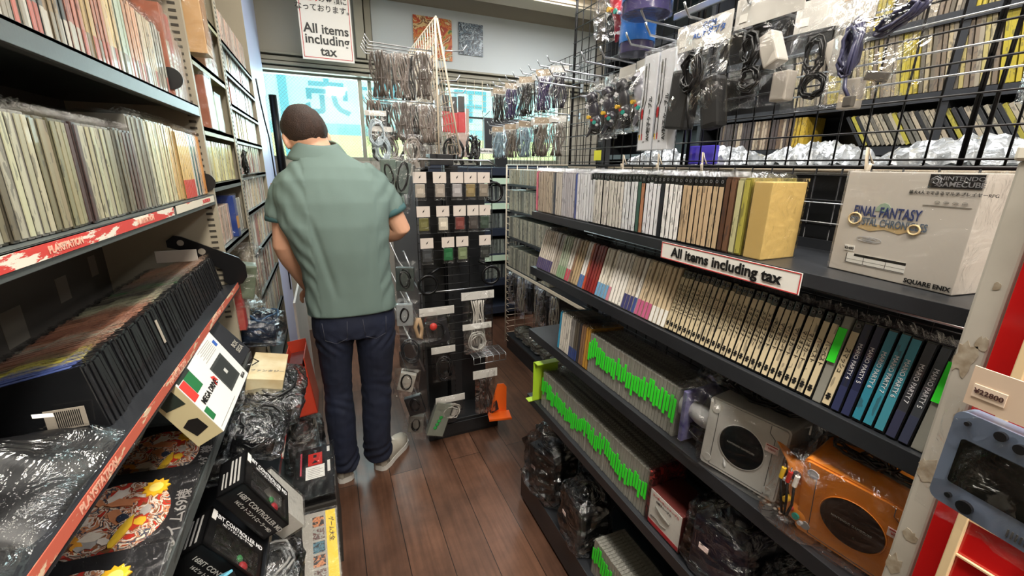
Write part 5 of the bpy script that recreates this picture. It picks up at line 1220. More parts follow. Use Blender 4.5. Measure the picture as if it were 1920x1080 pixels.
cluster([.565, .60, .635, .67, .705, .74], 2.12, 1.60, .075, .15, 'dark coiled cable bags right of the rack', 'black coiled cable bag hanging right of the cream rack', content='cable', pal=['1d1d20', '2a2826', '161618'])
tag(ob('foam_board', MB().box2((.70, 2.62, 1.50), (.84, 2.63, 1.78)), mat('pinkish grey board', 'b59c90', .6)), 'pinkish grey board standing behind the red packs by the window', 'board')

# ------------------------------------------------------------ far wall shelving below the right window, black box on top
fw = thing('shelf_unit', 'dark steel shelving unit standing below the right window', 'shelving', (.80, 3.62, 0))
D_ = lambda p: (p[0] - .80, p[1] - 3.62, p[2])
ob('back_board', MB().box2(D_((.80, 3.93, 0)), D_((2.3, 3.95, 1.46))), M_navy, fw)
for z in (.14, .42, .66, .90, 1.14, 1.44): ob('shelf', MB().box2(D_((.80, 3.62, z - .07)), D_((2.3, 3.93, z)), 0, .002), M_navy, fw)
for x in (.80, 2.285): ob('side_panel', MB().box2(D_((x, 3.63, 0)), D_((x + .015, 3.93, 1.46))), M_navy, fw)
for i, z in enumerate((.66, 1.14, 1.36)):
    tag(ob('shelf_label_strip', MB().box2((.82, 3.612, z - .065), (2.26, 3.6185, z - .012)), mat('pale green label strip', 'c4dcc4', .5)), ('pale green label strip on the lower shelf edge of the far unit', 'pale green label strip on the middle shelf edge of the far unit', 'pale green label strip on the upper shelf edge of the far unit')[i], 'label strip')
def far_row(x0, x1, z, h, grp, pick, t=.017, y=3.64):
    x = x0; k = 0; key = ('far', round(h, 3), t)
    if key not in _cm: _cm[key] = MB().box((0, .06, h / 2), (t * .85, .12, h), 0, None, .001).mesh('disc_case', print_mat('far spine print', .6, sx=120, sz=60))
    while x < x1:
        k += 1; hx, cn = pick(k); o = link('disc_case', _cm[key], None, (x, y, z + .001), (0, R(rnd.uniform(-2, 2)), 0), jit(c_(hx), .12)); tag(o, f'{cn} case, {ordinal(k)} from the left, {grp}', 'game case', grp); x += t * 1.03
rnd = random.Random(21)
pf1 = lambda k: ('c98a2a', 'amber') if k < 3 else rnd.choice([('5c625f', 'slate'), ('4a4c4c', 'dark grey'), ('8f958f', 'pale grey'), ('6b7070', 'grey')])
pf2 = lambda k: rnd.choice([('5c625f', 'slate'), ('777b78', 'grey'), ('8f958f', 'pale grey'), ('3c4044', 'charcoal')])
far_row(1.22, 1.66, 1.141, .135, 'upper far wall row', pf2); far_row(1.22, 1.66, .901, .13, 'second far wall row', pf1)
far_row(1.28, 1.66, .661, .13, 'third far wall row', pf2); far_row(1.28, 1.66, .421, .13, 'lowest far wall row', pf2)
far_row(1.20, 1.58, 1.30, .09, 'top row of the far shelving', lambda k: rnd.choice([('c9a86a', 'tan'), ('b8b48a', 'olive'), ('3a3a3a', 'black')]), y=3.70) if False else None
for i, (x, z, h_) in enumerate(((1.215, .663, .16), (1.215, .423, .12), (1.15, .903, .15), (1.15, .663, .2), (1.20, .143, .16))):
    t = thing('boxed_goods', ('white carton with reddish top on the far shelving', 'pale carton low on the far shelving', 'cream carton beside the amber cases on the far shelving', 'tall pale carton at the left of the far shelving', 'pale crumpled carton on the bottom far shelf')[i], 'box', (x, 3.56, z)); ob('carton', MB().box((0, .06, h_ / 2), (.11, .12, h_), 0, None, .002), mat('pale carton', 'cbb9a8', .5, var=.3, vscale=15, var_col='b09a8c'), t); ob('lid_label', MB().box2((-.045, -.0012, h_ * .55), (.045, -.0002, h_ * .9)), mat('dusty red label', 'a86a5c', .5) if i % 2 == 0 else M_paper, t)
bxk = thing('black_boxed_set', 'large flat black box with pale title standing in front of the right window', 'box', (1.315, 3.66, 1.60), (R(-4), 0, 0))
ob('carton', MB().box((.16, .02, .125), (.315, .04, .25), 0, None, .002), mat('matte black carton', '17171c', .5, var=.3, vscale=8, var_col='2a2a32'), bxk)
text('beatmania', .058, mat('title pale grey', '9a968c', .5), bxk, (.16, -.0015, .135), FACE_CAM, bold=.0004); text('ASCII', .016, M_white, bxk, (.265, -.0015, .215), FACE_CAM, bold=.0005); text('IIDX 2nd style', .018, mat('title pale grey', '9a968c', .5), bxk, (.16, -.0015, .095), FACE_CAM)
ob('box_holder', MB().box2((-.01, -.02, -.012), (.34, .06, -.001)).box2((.1, .02, -.155), (.22, .05, -.012)), M_black, bxk)
w2 = thing('tax_sign', 'small white tax notice beneath the black box at the right window', 'sign', (1.295, 3.625, 1.575)); ob('board', MB().box2((-.09, 0, -.022), (.11, .003, .022)), M_paper, w2); text('Including tax', .028, M_ink, w2, (.01, -.001, 0), FACE_CAM, bold=.0006)
gr = thing('wire_grid', 'white wire grid hung across the right window', 'rack', (1.08, 3.90, 1.46)); g = MB()
for i in range(17): g.tube([(.075 * i, 0, 0), (.075 * i, 0, .72)], .002 if i % 4 else .004, 5)
for i in range(15): g.tube([(0, 0, .05 * i), (1.2, 0, .05 * i)], .0018, 5)
ob('grid', g, M_cream, gr); hkz = MB()
ob('dark_bar', MB().box2((.10, -.02, .40), (1.1, -.01, .415)), M_black, gr)
for i in range(6): hkz.tube([(.30 + .09 * i, -.015, .42), (.30 + .09 * i, -.08, .425), (.33 + .09 * i, -.11, .46)], .003, 5).tube([(.30 + .09 * i, -.015, .42), (.27 + .09 * i, -.08, .46)], .003, 5)
ob('hooks', hkz, M_wireb, gr)

# ------------------------------------------------------------ recessed shelving on the far right
RXX = 1.25
fr_ = thing('shelf_unit', 'black shelving with cream wire end frame beyond the long right unit', 'shelving', (RXX, 1.75, 0))
E_ = lambda p: (p[0] - RXX, p[1] - 1.75, p[2])
for z in (.13, .70, .935, 1.135, 1.325): ob('shelf', MB().box2(E_((RXX, 1.75, z - .015)), E_((RXX + .35, 2.99, z)), 0, .001), M_blacks, fr_)
ob('shelf_edge', MB().box2(E_((RXX - .006, 1.75, .68)), E_((RXX - .001, 2.99, .70))), M_cream, fr_)
ob('back_board', MB().box2(E_((RXX + .35, 1.75, 0)), E_((RXX + .36, 2.99, 1.46))), M_black, fr_)
ob('base', MB().box2(E_((RXX + .01, 1.75, 0)), E_((RXX + .35, 2.99, .112))), M_black, fr_)
g = MB()
for x in [RXX + .085 * i for i in range(5)]: g.tube([E_((x, 3.0, .05)), E_((x, 3.0, 1.46))], .003 if x > RXX + .01 else .006, 6)
for i in range(28): g.tube([E_((RXX, 3.0, .08 + .05 * i)), E_((RXX + .35, 3.0, .08 + .05 * i))], .002, 5)
for i in range(28): g.tube([E_((RXX - .003, 2.985, .08 + .05 * i)), E_((RXX - .003, 2.93, .08 + .05 * i))], .002, 5)
g.tube([E_((RXX, 1.75, 1.46)), E_((RXX, 3.0, 1.46))], .004, 6)
ob('end_grid', g, M_cream, fr_)
rnd = random.Random(31)
def side_row(y0, y1, z, h, grp, pick, t=.019, x=RXX + .01):
    y = y1; k = 0; key = ('sr', round(h, 3), t)
    if key not in _cm: _cm[key] = MB().box((.06, 0, h / 2), (.12, t * .88, h), 0, None, .001).mesh('media_case', print_mat('far spine print', .6, sx=120, sz=60))
    while y > y0:
        k += 1; hx, cn = pick(k); o = link('media_case', _cm[key], None, (x, y, z + .001), (R(rnd.uniform(-2, 2)), 0, 0), jit(c_(hx), .1)); tag(o, f'{cn} case, {ordinal(k)} from far end, {grp}', 'game case', grp); y -= t
ps1 = lambda k: rnd.choice([('8f8b7c', 'grey olive'), ('a39e8e', 'pale olive'), ('77756a', 'grey'), ('b0a994', 'cream')])
side_row(2.35, 2.97, 1.326, .10, 'topmost recessed row', lambda k: rnd.choice([('d0c0a0', 'cream'), ('b9a98c', 'tan'), ('c9c2b0', 'ivory')]))
side_row(2.35, 2.97, 1.136, .145, 'second recessed row', ps1); side_row(2.3, 2.97, .936, .15, 'third recessed row', ps1); side_row(2.3, 2.97, .701, .155, 'fourth recessed row', ps1)
for i in range(9):
    y = 2.90 - .085 * i
    hbag(f'clear bag of small dark accessories under the recessed shelving, {ordinal(i + 1)} from the far end', (RXX + .01 + .02 * (i % 2), y, .665), .085, .26 + .03 * (i % 3), 110 + i, .03 * (i % 2), ('cable', 'box', 'bundle')[i % 3], ('3a3834', '1f1f20', '8a8478')[i % 3], 'accessory', 'bagged_accessory', rz=R(-70), group='accessory bags under the recessed shelving')
for i in range(6):
    tag(ob('bagged_box', noisy_bag(.12, .12, .07, 130 + i, crumple=.012), [mat('dark film wrapped goods', '35342f', .2, 0, .5, 60, coat=.8, var=.5, vscale=25, var_col='8d897e')], loc=(RXX + .10, 2.85 - .15 * i, .135)), f'dark wrapped accessory lying on the recessed bottom shelf, {ordinal(i + 1)} from the far end', 'accessory', 'wrapped accessories on the recessed bottom shelf')
# hanging goods on a black grid between the window and the long right unit
hg = thing('wire_grid', 'black wire grid carrying hanging bags in front of the right window', 'rack', (1.25, 1.75, 1.46)); g = MB()
for i in range(26): g.tube([(0, .05 * i, 0), (0, .05 * i, .55)], .0016, 5)
for i in range(12): g.tube([(0, 0, .05 * i), (0, 1.25, .05 * i)], .0016, 5)
ob('grid', g, M_wireb, hg)
for j, (z, h_, pal, cont, lab) in enumerate(((1.93, .20, ['241f2e', '2a2622', '1b1b1d', '3a2a5a'], 'bundle', 'dark bag on the upper hooks of the black grid'), (1.70, .20, ['6a625a', '8fa6b4', '3a3632', '7a7066'], 'bundle', 'grey blue bag on the lower hooks of the black grid'))):
    for i in range(9):
        hbag(f'{lab}, {ordinal(i + 1)} from the far end', (1.12 - .03 * (i % 2), 2.86 - .105 * i, z), .09, h_, 150 + i + 20 * j, .03, cont, pal[i % 4], 'accessory', 'bagged_accessory', rz=R(rr.uniform(-50, 10)), group=f'bags on the {("upper", "lower")[j]} hooks of the black grid', hcol='b7a48c' if i % 2 else None)
for j, z in enumerate((1.935, 1.705)):
    for i in range(9): hook(2.86 - .105 * i, z, .20, f'zinc hook on the black grid {("upper", "lower")[j]} row, {ordinal(i + 1)} from the far end', x=1.25, grp='zinc hooks on the black grid')
# ------------------------------------------------------------ left-hand shelving, nearest bay
random.seed(13); rnd = random.Random(13)
LX = -.32; LB = -.62
M_lsh = mat('grey green shelf steel', '4a4f4e', .4, 0, .04, 200, var=.3, vscale=6, var_col='5d6462')
M_beige = mat('beige perforated upright', '9d9481', .5, 0, .05, 80, var=.3, vscale=5, var_col='857d6d')
M_lback = mat('dark taupe back board', '57514a', .55, 0, .04, 60, var=.4, vscale=4, var_col='3e3a35')
ls = thing('shelf_unit', 'tall steel shelving unit nearest the camera on the left', 'shelving', (LX, .1, 0))
L = lambda p: (p[0] - LX, p[1] - .1, p[2])
ob('back_board', MB().box2(L((LB - .01, -.3, 0)), L((LB, 1.60, 2.4))), M_lback, ls)
for z, nm in ((1.610, 'upper'), (1.355, 'lower')):
    ob('shelf', MB().box2(L((LB, -.3, z - .006)), L((LX, 1.595, z))).box2(L((LX - .004, -.3, z - .030)), L((LX, 1.595, z))).box2(L((LX - .02, -.3, z - .030)), L((LX - .004, 1.595, z - .027))), M_lsh, ls, bevel=.0008)
ob('shelf', MB().box2(L((LB, -.3, 1.915)), L((LX, 1.595, 1.93))), M_lsh, ls)
# sloping disc tray
def tray(lipz, x0, drop, mi=M_blacks, name='tray', w_=.30, lip=.022, perf=False):
    m = MB(); m.raw([L((x0, -.3, lipz)), L((x0, 1.60, lipz)), L((x0 - w_, 1.60, lipz - drop)), L((x0 - w_, -.3, lipz - drop))] + [L((x0, -.3, lipz - .005)), L((x0, 1.60, lipz - .005)), L((x0 - w_, 1.60, lipz - drop - .005)), L((x0 - w_, -.3, lipz - drop - .005))],
        [(0, 1, 2, 3), (7, 6, 5, 4), (0, 3, 7, 4), (1, 5, 6, 2), (0, 4, 5, 1), (3, 2, 6, 7)])
    m.box2(L((x0 - .0015, -.3, lipz - lip)), L((x0 + .002, 1.60, lipz + .004)))
    o = ob(name, m, mi, ls)
    if perf:
        pm = MB()
        for i in range(110): pm.box2(L((x0 - .020, .2 + i * .0125, lipz + .0006 - .02 * drop / w_)), L((x0 - .008, .2055 + i * .0125, lipz + .0010 - .008 * drop / w_)))
        ob('perforation', pm, M_wireb, o)
    return o
tray(1.070, -.297, .050)
tray(.815, -.297, .06, M_lsh, perf=True)
tray(.515, -.225, .05, M_blacks, w_=.38)
tray(.16, -.20, .0, M_blacks, w_=.40, lip=.15)
ob('upright', MB().box2(L((LB, 1.597, 0)), L((LX + .0, 1.615, 2.4))), M_beige, ls)
sl = MB()
for i in range(80): sl.box2(L((LX - .030, 1.5962, .95 + i * .018)), L((LX - .012, 1.5968, .957 + i * .018)))
ob('slots', sl, mat('slot shadow brown', '3a352c', .7), ls)
tp = MB()
for (y, z, w_, h_) in ((1.33, 1.11, .05, .075), (1.56, 1.15, .045, .07)): tp.box2(L((LB, y, z)), L((LB + .0008, y + w_, z + h_)))
ob('tape_square', MB().box2(L((LB, 1.12, 1.08)), L((LB + .0008, 1.19, 1.155))), mat('dusty clear tape', '837b70', .3), ls)
for y, z, w_, h_ in ((1.33, 1.115, .05, .06), (1.50, 1.14, .04, .055)): ob('tape_square', MB().box2(L((LB, y, z)), L((LB + .0008, y + w_, z + h_))), mat('dusty clear tape', '837b70', .3), ls)
# worn red and white label strips on the shelf edges
def edge_mat(name, red, cream, sc, cut):
    if name in MATS: return MATS[name]
    m = bpy.data.materials.new(name); m.use_nodes = True; MATS[name] = m; nt = m.node_tree; b = nt.nodes['Principled BSDF']; b.inputs['Roughness'].default_value = .45
    tc = nt.nodes.new('ShaderNodeTexCoord'); mp = nt.nodes.new('ShaderNodeMapping'); mp.inputs['Scale'].default_value = (sc * 2, sc * .35, sc * 2); nt.links.new(tc.outputs['Object'], mp.inputs[0])
    n = nt.nodes.new('ShaderNodeTexNoise'); n.inputs['Scale'].default_value = 1; n.inputs['Detail'].default_value = 8; n.inputs['Roughness'].default_value = .7; nt.links.new(mp.outputs[0], n.inputs['Vector'])
    cr = nt.nodes.new('ShaderNodeValToRGB'); cr.color_ramp.interpolation = 'CONSTANT'; cr.color_ramp.elements[0].color = (*hexc(red), 1); cr.color_ramp.elements[1].position = cut; cr.color_ramp.elements[1].color = (*hexc(cream), 1)
    nt.links.new(n.outputs[0], cr.inputs[0]); nt.links.new(cr.outputs[0], b.inputs['Base Color']); return m
M_tape = edge_mat('worn red printed tape', 'c4624e', 'dcc3a4', 30, .56); M_tape2 = edge_mat('torn red and white tape', 'c8423c', 'e3dccb', 26, .52)
def strip(label, y0, y1, z, x, h_, m_, words, tcol, tsz, top=False):
    t = thing('edge_label_strip', label, 'label strip', (x, y0, z))
    ob('tape', MB().box2((0, 0, -h_ / 2), (.0012, y1 - y0, h_ / 2)), m_, t)
    for w_, yy in words: text(w_, tsz, tcol, t, (.0016, yy, 0), FACE_R, bold=.0005)
    return t
M_tw = mat('tape lettering cream', 'e2ab94', .5)
strip('long worn orange red tape with cream letters on the sloping tray edge', .30, 1.58, 1.065, -.2945, .018, M_tape, [('PLAYSTATION', .30), ('PLAYSTATION', .62), ('PLAYSTATION', .95)], M_tw, .015)
strip('torn red and white label strip along the lower left shelf edge, nearer part', .45, 1.18, 1.344, -.319, .018, M_tape2, [('PLAYSTATION', .28), ('PLAYSTATION', .56)], M_tw, .013)
strip('torn red and white label strip along the lower left shelf edge, farther part', 1.20, 1.575, 1.344, -.319, .018, edge_mat('torn cream tape', 'd8d0bd', 'c44a42', 22, .62), [('PLAYSTATION', .28)], M_red, .013)

# upper shelf row
G1, G2_, G3_ = 'cases on the upper left shelf', 'cases on the lower left shelf', 'black cases in the sloping left tray'
y = .74; cnt = 0
spec = [('8a8c80', 'grey green', 7, 'plain'), ('6f7470', 'slate', 4, 'plain'), ('8f7f66', 'brown grey', 3, 'plain'), ('55595a', 'dark grey', 2, 'plain'), ('a8776a', 'dull red patterned', 4, 'plain'), ('b39a72', 'golden brown', 4, 'plain'), ('a3796a', 'brownish red', 3, 'plain'), ('c8b48c', 'cream', 5, 'plain'), ('a9b4a4', 'pale green', 3, 'plain'), ('c09a80', 'pinkish tan', 6, 'plain'), ('bcae96', 'beige', 7, 'plain'), ('a8a89c', 'grey', 5, 'plain')]
n = sum(s[2] for s in spec); pitch = (1.42 - .74) / n
for hx, nm, k, st in spec:
    for q in range(k):
        cnt += 1; case((LX - .018 - rnd.random() * .004, y + pitch / 2, 1.611), pitch * .9, .150 + rnd.random() * .012, .13, 1, st, jit(c_(hx), .15), f'{nm} case, {ordinal(cnt)} from the near end of the upper left shelf', G1, name='upper_left_case', lean=R(-1.5), band=jit(c_(rnd.choice(['b0aca0', '8a8478', 'a86a60'])), .1)); y += pitch  # game cases of the same kind as on the shelf below
def big_box(label, loc, dims, colr, rot=(0, 0, 0), lab=None, var='8a6a50', name='game_carton', wrap=True, cat='box'):
    t = thing(name, label, cat, loc, rot); ob('carton', MB().box((-dims[0] / 2, dims[1] / 2, dims[2] / 2), dims, 0, None, .0015), mat('carton ' + colr, colr, .45, 0, .03, 60, var=.35, vscale=14, var_col=var), t)
    if lab: ob('front_label', MB().box2((.0002, dims[1] * .08, dims[2] * lab[1]), (.0010, dims[1] * .92, dims[2] * lab[2])), mat('label ' + lab[0], lab[0], .5), t)
    if wrap: ob('clear_wrap', MB().box((-dims[0] / 2, dims[1] / 2, dims[2] / 2 + .003), (dims[0] + .005, dims[1] + .005, dims[2] + .010)), M_film, t)
    return t
big_box('red topped boxed case at the far end of the upper left shelf', (LX - .012, 1.432, 1.611), (.13, .028, .215), 'a8644c', lab=('b8aa94', .02, .62))
big_box('red topped tall boxed case closing the upper left shelf row', (LX - .012, 1.466, 1.611), (.13, .030, .200), 'b0503c', lab=('c0b4a0', .02, .55))
for i in range(3): big_box(f'pinkish brown boxed case past the black divider on the upper left shelf, {ordinal(i + 1)} in line', (LX - .014, 1.505 + .027 * i, 1.611), (.12, .024, .165 - .01 * i), ('b99a84', 'a88c7a', 'b4a08c')[i])
tag(ob('round_divider', MB().cyl((-.335, 1.428, 1.655), (-.335, 1.4305, 1.655), .026, 28), mat('black plastic divider', '161617', .4)), 'black round divider poking out of the upper left shelf row', 'divider')
# lower shelf row (taller stack towards the far end)
y = .52; cnt = 0
spec = [('8f9080', 'grey green', 9, .150), ('77705c', 'dark olive', 2, .15), ('a3a28a', 'pale olive', 5, .152), ('8a8468', 'olive', 6, .150), ('4a3a38', 'dark brown', 2, .150), ('9a957c', 'grey olive', 8, .150), ('6a6454', 'dark grey', 3, .152), ('5a4a44', 'brown', 3, .15), ('8f8c7c', 'grey', 5, .182), ('d8d6b4', 'cream', 4, .180), ('c9c0a0', 'spotted cream', 5, .180), ('cfae74', 'golden tan', 4, .178)]
pitch = .0150
for hx, nm, k, h_ in spec:
    for q in range(k):
        cnt += 1; case((LX - .016 - rnd.random() * .004, y + pitch / 2, 1.356), pitch * .9, h_ + (rnd.random() * .006 if False else 0), .13, 1, 'grey' if nm in ('grey green', 'grey', 'pale olive', 'grey olive') else 'plain', jit(c_(hx), .32), f'{nm} spined case, {ordinal(cnt)} from the near end of the lower left shelf', G2_, name='disc_case', lean=R(-2 + rnd.random() * 2)); y += pitch
for q in range(7): cnt += 1; case((LX - .014, y + pitch / 2, 1.356), pitch * .9, .172, .13, 1, 'plain', jit(c_('d9b878'), .05), f'cream case with red foot, {ordinal(q + 1)} of the matching run on the lower left shelf', 'matching red striped cases on the lower left shelf', band=c_('c0443c')); y += pitch
for hx, nm in (('cfc6bc', 'white'), ('2f5a54', 'dark teal'), ('c9b9a8', 'pinkish cream'), ('2f4a54', 'dark blue green'), ('cbb49a', 'cream'), ('b99a84', 'tan'), ('d89a5a', 'light orange'), ('c98a52', 'orange brown')):
    if y + pitch > 1.585: break
    cnt += 1; case((LX - .014, y + pitch / 2, 1.356), pitch * .9, .170, .13, 1, 'plain', c_(hx), f'{nm} spined case, {ordinal(cnt)} from the near end of the lower left shelf', G2_, name='disc_case'); y += pitch
print('L2 end y', y)
tag(ob('round_divider', MB().cyl((-.335, 1.588, 1.392), (-.335, 1.5905, 1.392), .026, 28), MATS['black plastic divider']), 'black round divider at the far end of the lower left shelf', 'divider')
# sloping tray row of black cases
y = .755; cnt = 0; pitch = .0128; TL = R(11)
topc = ['5a6cb0', 'd8c85a', '8a7a5c', 'b07a60', 'c09078', 'd8cdb8', 'c88f74', 'b87c64', 'c4896c', 'd09878', 'c08a6c', 'b08068', 'd0c8a8', 'b0b090', '8a8070', '6a6458', '787060', '4f8a56', '706a60', '7a6c60', '8c7868', '9a7460', 'a88a6c', '98806c', 'c09478', 'd8a888', 'e0b090', 'd0a484']
M_top = print_mat('printed case insert', .35, dark=(.02, .02, .02), sx=70, sz=200)
kT = MB().box((-.085, 0, .1062), (.140, .0085, .0012)).mesh('insert', M_top)
while y < 1.56:
    cnt += 1; k = int((y - .755) / (1.56 - .755) * len(topc)); hx = topc[min(k, len(topc) - 1)]
    r = case((LX - .010 - rnd.random() * .006, y, 1.060), pitch * .86, .105, .165, 1, 'dark', c_('1b1b1d'), f'black case with {"brown" if hx[0] in "789ab" else "dark"} top edge, {ordinal(cnt)} from the near end of the tray', G3_, name='black_case', tilt=TL, lean=R(rnd.uniform(-7, -1)))
    link('top_insert', kT, r, color=jit(c_(hx), .2))
    if cnt == 22: link('white_slip', MB().box((.0016, 0, .055), (.0008, .0095, .05)).mesh('white_slip', mat('dull paper label', 'a39a8c', .5)), r)
    y += pitch
# first case in tray shows its back with a barcode
bcx = thing('barcode_label', 'white barcode label on the black case nearest the camera in the tray', 'label', (-.40, .744, 1.075)); ob('label', MB().box2((0, -.0012, 0), (.045, 0, .032)), mat('dull paper label', 'a39a8c', .5), bcx)
bm_ = MB()
for i in range(13): bm_.box2((.012 + i * .0022, -.0018, .003), (.012 + i * .0022 + .001, -.0011, .029))
ob('bars', bm_, M_ink, bcx)
# black book end and white card behind the row
be = thing('book_end', 'black perforated steel book end with rounded arm at the far end of the sloping tray', 'book end', (-.30, 1.575, 1.07))
pts = [(-.16, .15), (-.14, .165), (-.12, .16), (.02, .085), (.035, .06), (.035, .02), (.02, .0), (-.01, -.01), (-.03, .01), (-.03, .05), (-.13, .12), (-.16, .13)]
ob('arm', MB().prism(pts, lambda u, v, t: (u, t, v), 0, .006), M_wireb, be, bevel=.001); ob('lightening_hole', MB().cyl((-.125, -.0006, .142), (-.125, -.0002, .142), .009, 20).cyl((-.075, -.0006, .112), (-.075, -.0002, .112), .010, 20), mat('grey seen through hole', '8b8376', .6), be)
tag(ob('card_slip', MB().box((0, 0, .02), (.10, .004, .035), 0, None, .001), mat('grey translucent card', 'a79f95', .4), loc=(-.42, 1.50, 1.165)), 'grey card standing behind the black cases near the book end', 'card')
# wrapped black goods at the near end of the tray
M_filml = plastic_film('taut clear film', .004, .13, bscale=7, bdist=.03, rough=.06)
def lump(label, loc, rot, w_, d_, h_, seed, name='wrapped_goods', cr=.02, cat='bag', seam=True):
    t = thing(name, label, cat, loc, rot)
    m = MB(); nu, nv = 34, 22
    def fn(u, v):
        e = (math.sin(PI * min(1, max(0, u))) ** .35) * (math.sin(PI * min(1, max(0, v))) ** .35)
        a_ = nz((u * 3 + seed, v * 3, 1)); rdg = 1 - abs(nz((u * 6 + seed, v * 5, 2))) * 2.2
        return ((u - .5) * w_ * (1 + .05 * nz((v * 4, seed, 0))), (v - .5) * d_ * (1 + .05 * nz((u * 4, seed, 3))), h_ * e * (.85 + .35 * a_) + cr * .22 * rdg * e)
    m.grid(fn, nu, nv); vs0 = [(p.x, p.y, 0) for p in m.v]; m.raw([m.v[i] for i in (0, nu, (nu + 1) * (nv + 1) - 1, (nu + 1) * nv)], [(0, 1, 2, 3)])
    ob('black_film', m, mat('glossy black film', '19191a', .38, 0, .25, 9, spec=.35), t)
    m2 = MB().grid(lambda u, v: (lambda p: (p[0] * 1.04, p[1] * 1.04, p[2] + .004 + .004 * nz((u * 5, v * 5, seed + 4))))(fn(u, v)), nu, nv); ob('clear_bag', m2, M_filml, t)
    return t
lump('large black film wrapped device in the foreground at the near end of the sloping tray', (-.45, .62, 1.06), (0, R(6), 0), .30, .24, .075, 3)
lump('glossy black wrapped disc shaped device at the lower left corner', (-.44, .42, 1.06), (0, R(6), 0), .28, .20, .06, 6)
hd_ = thing('black_disc_player', 'round black lid with bright rim under film at the lower left corner', 'device', (-.40, .52, 1.115), (R(-8), R(10), 0)); ob('lid', MB().cyl((0, 0, 0), (0, 0, .022), .050, 40), mat('black gloss lid', '120e0c', .08, coat=1), hd_)
ob('rim', MB().tube([(.052 * math.cos(a), .052 * math.sin(a), .018) for a in [k * PI / 20 for k in range(40)]], .0028, 6, 0, closed=True), M_chrome, hd_)
tag(ob('price_slip', MB().box((0, 0, 0), (.018, .012, .0006)), M_paper, loc=(-.345, .640, 1.150), rot=(0, R(20), R(30))), 'small white price slip on the black wrapped device', 'price slip')

# fourth level: picture discs, console box, black carton
def disc_pack(label, loc, rot, s_, seed, words):
    """flat black square pack with a round picture (generic collage)"""
    t = thing('picture_disc_pack', label, 'disc pack', loc, rot)
    ob('sleeve', MB().box((0, 0, .004), (s_, s_, .008), 0, None, .002), mat('black disc sleeve', '232325', .35, coat=.3), t)
    art = MB().cyl((0, .0, .008), (0, .0, .0092), s_ * .37, 48); o = ob('round_picture', art, art_mat('comic collage print', ['6f8a5c', 'b8542e', 'e8d9c0', '4a4e5c', 'c98a64', 'e6dcd0', '8a5a3a', 'c93a2e'], 42, 1.2), t)
    rr = random.Random(seed); pal = ['6f9a62', 'c8402e', 'ece2d2', '3b4458', 'd9946a', 'e9c23c', 'efe6da', '7a4a34', 'b9b4ae', 'e8a23a']
    for i in range(26):
        a, q = rr.random() * 2 * PI, s_ * .36 * math.sqrt(rr.random()); cx, cy = q * math.cos(a), q * math.sin(a); sz = s_ * rr.uniform(.035, .085); el = rr.uniform(.5, 1.6); an = rr.random() * PI; npt = rr.choice((7, 9, 12))
        if (math.hypot(cx, cy) + sz * 1.2 > s_ * .37): continue
        pts = []
        for k in range(npt):
            b2 = 2 * PI * k / npt; r_ = sz * (1 if k % 2 else rr.uniform(.55, .95)); u, v = r_ * math.cos(b2) * el, r_ * math.sin(b2) / el; pts.append((cx + u * math.cos(an) - v * math.sin(an), cy + u * math.sin(an) + v * math.cos(an)))
        ob('picture_patch', MB().prism(pts, lambda u, v, t_: (u, v, t_), .0092, .0096 + .0001 * i), mat('picture ' + pal[i % 10], pal[i % 10], .4), o)
    fb = MB(); pts = [(s_ * .26 + (s_ * (.10 if k % 2 else .075)) * math.cos(2 * PI * k / 22), -s_ * .22 + (s_ * (.10 if k % 2 else .075)) * math.sin(2 * PI * k / 22)) for k in range(22)]
    ob('yellow_burst', fb.prism(pts, lambda u, v, t_: (u, v, t_), .0092, .0124), mat('yellow burst', 'f4bf2a', .4), o); ob('burst_core', MB().cyl((s_ * .26, -s_ * .22, .0124), (s_ * .26, -s_ * .22, .0128), s_ * .05, 20), mat('pale yellow burst core', 'fae27a', .4), o)
    q = text(words, s_ * .12, mat('grey print', '8c8884', .5), t, (-s_ * .10, -s_ * .45, .0086), (0, 0, 0), bold=.0003)
    ob('price_tag', MB().box((s_ * .42, s_ * .40, .0086), (.018, .018, .001)) if False else MB().box((-s_ * .42, s_ * .42, .0086), (.020, .016, .001)), M_paper, t)
    ob('clear_wrap', MB().box((0, 0, .0065), (s_ * 1.03, s_ * 1.03, .013)), M_film, t)
    return t
tz = -R(2)
disc_pack('black square pack with round comic picture, farther of the two below the tape edge', (-.395, 1.03, .822), (R(6), R(-14) + R(4), R(90)), .195, 5, '6ﾀﾞ様')
disc_pack('black square pack with round comic picture, nearer of the two below the tape edge', (-.405, .835, .830), (R(6), R(-14) + R(4), R(90)), .215, 5, 'レイム69様')
disc_pack('black square pack with golden round picture at the bottom left edge', (-.40, .640, .825), (R(6), R(-14) + R(4), R(90)), .205, 8, 'レイム69様')
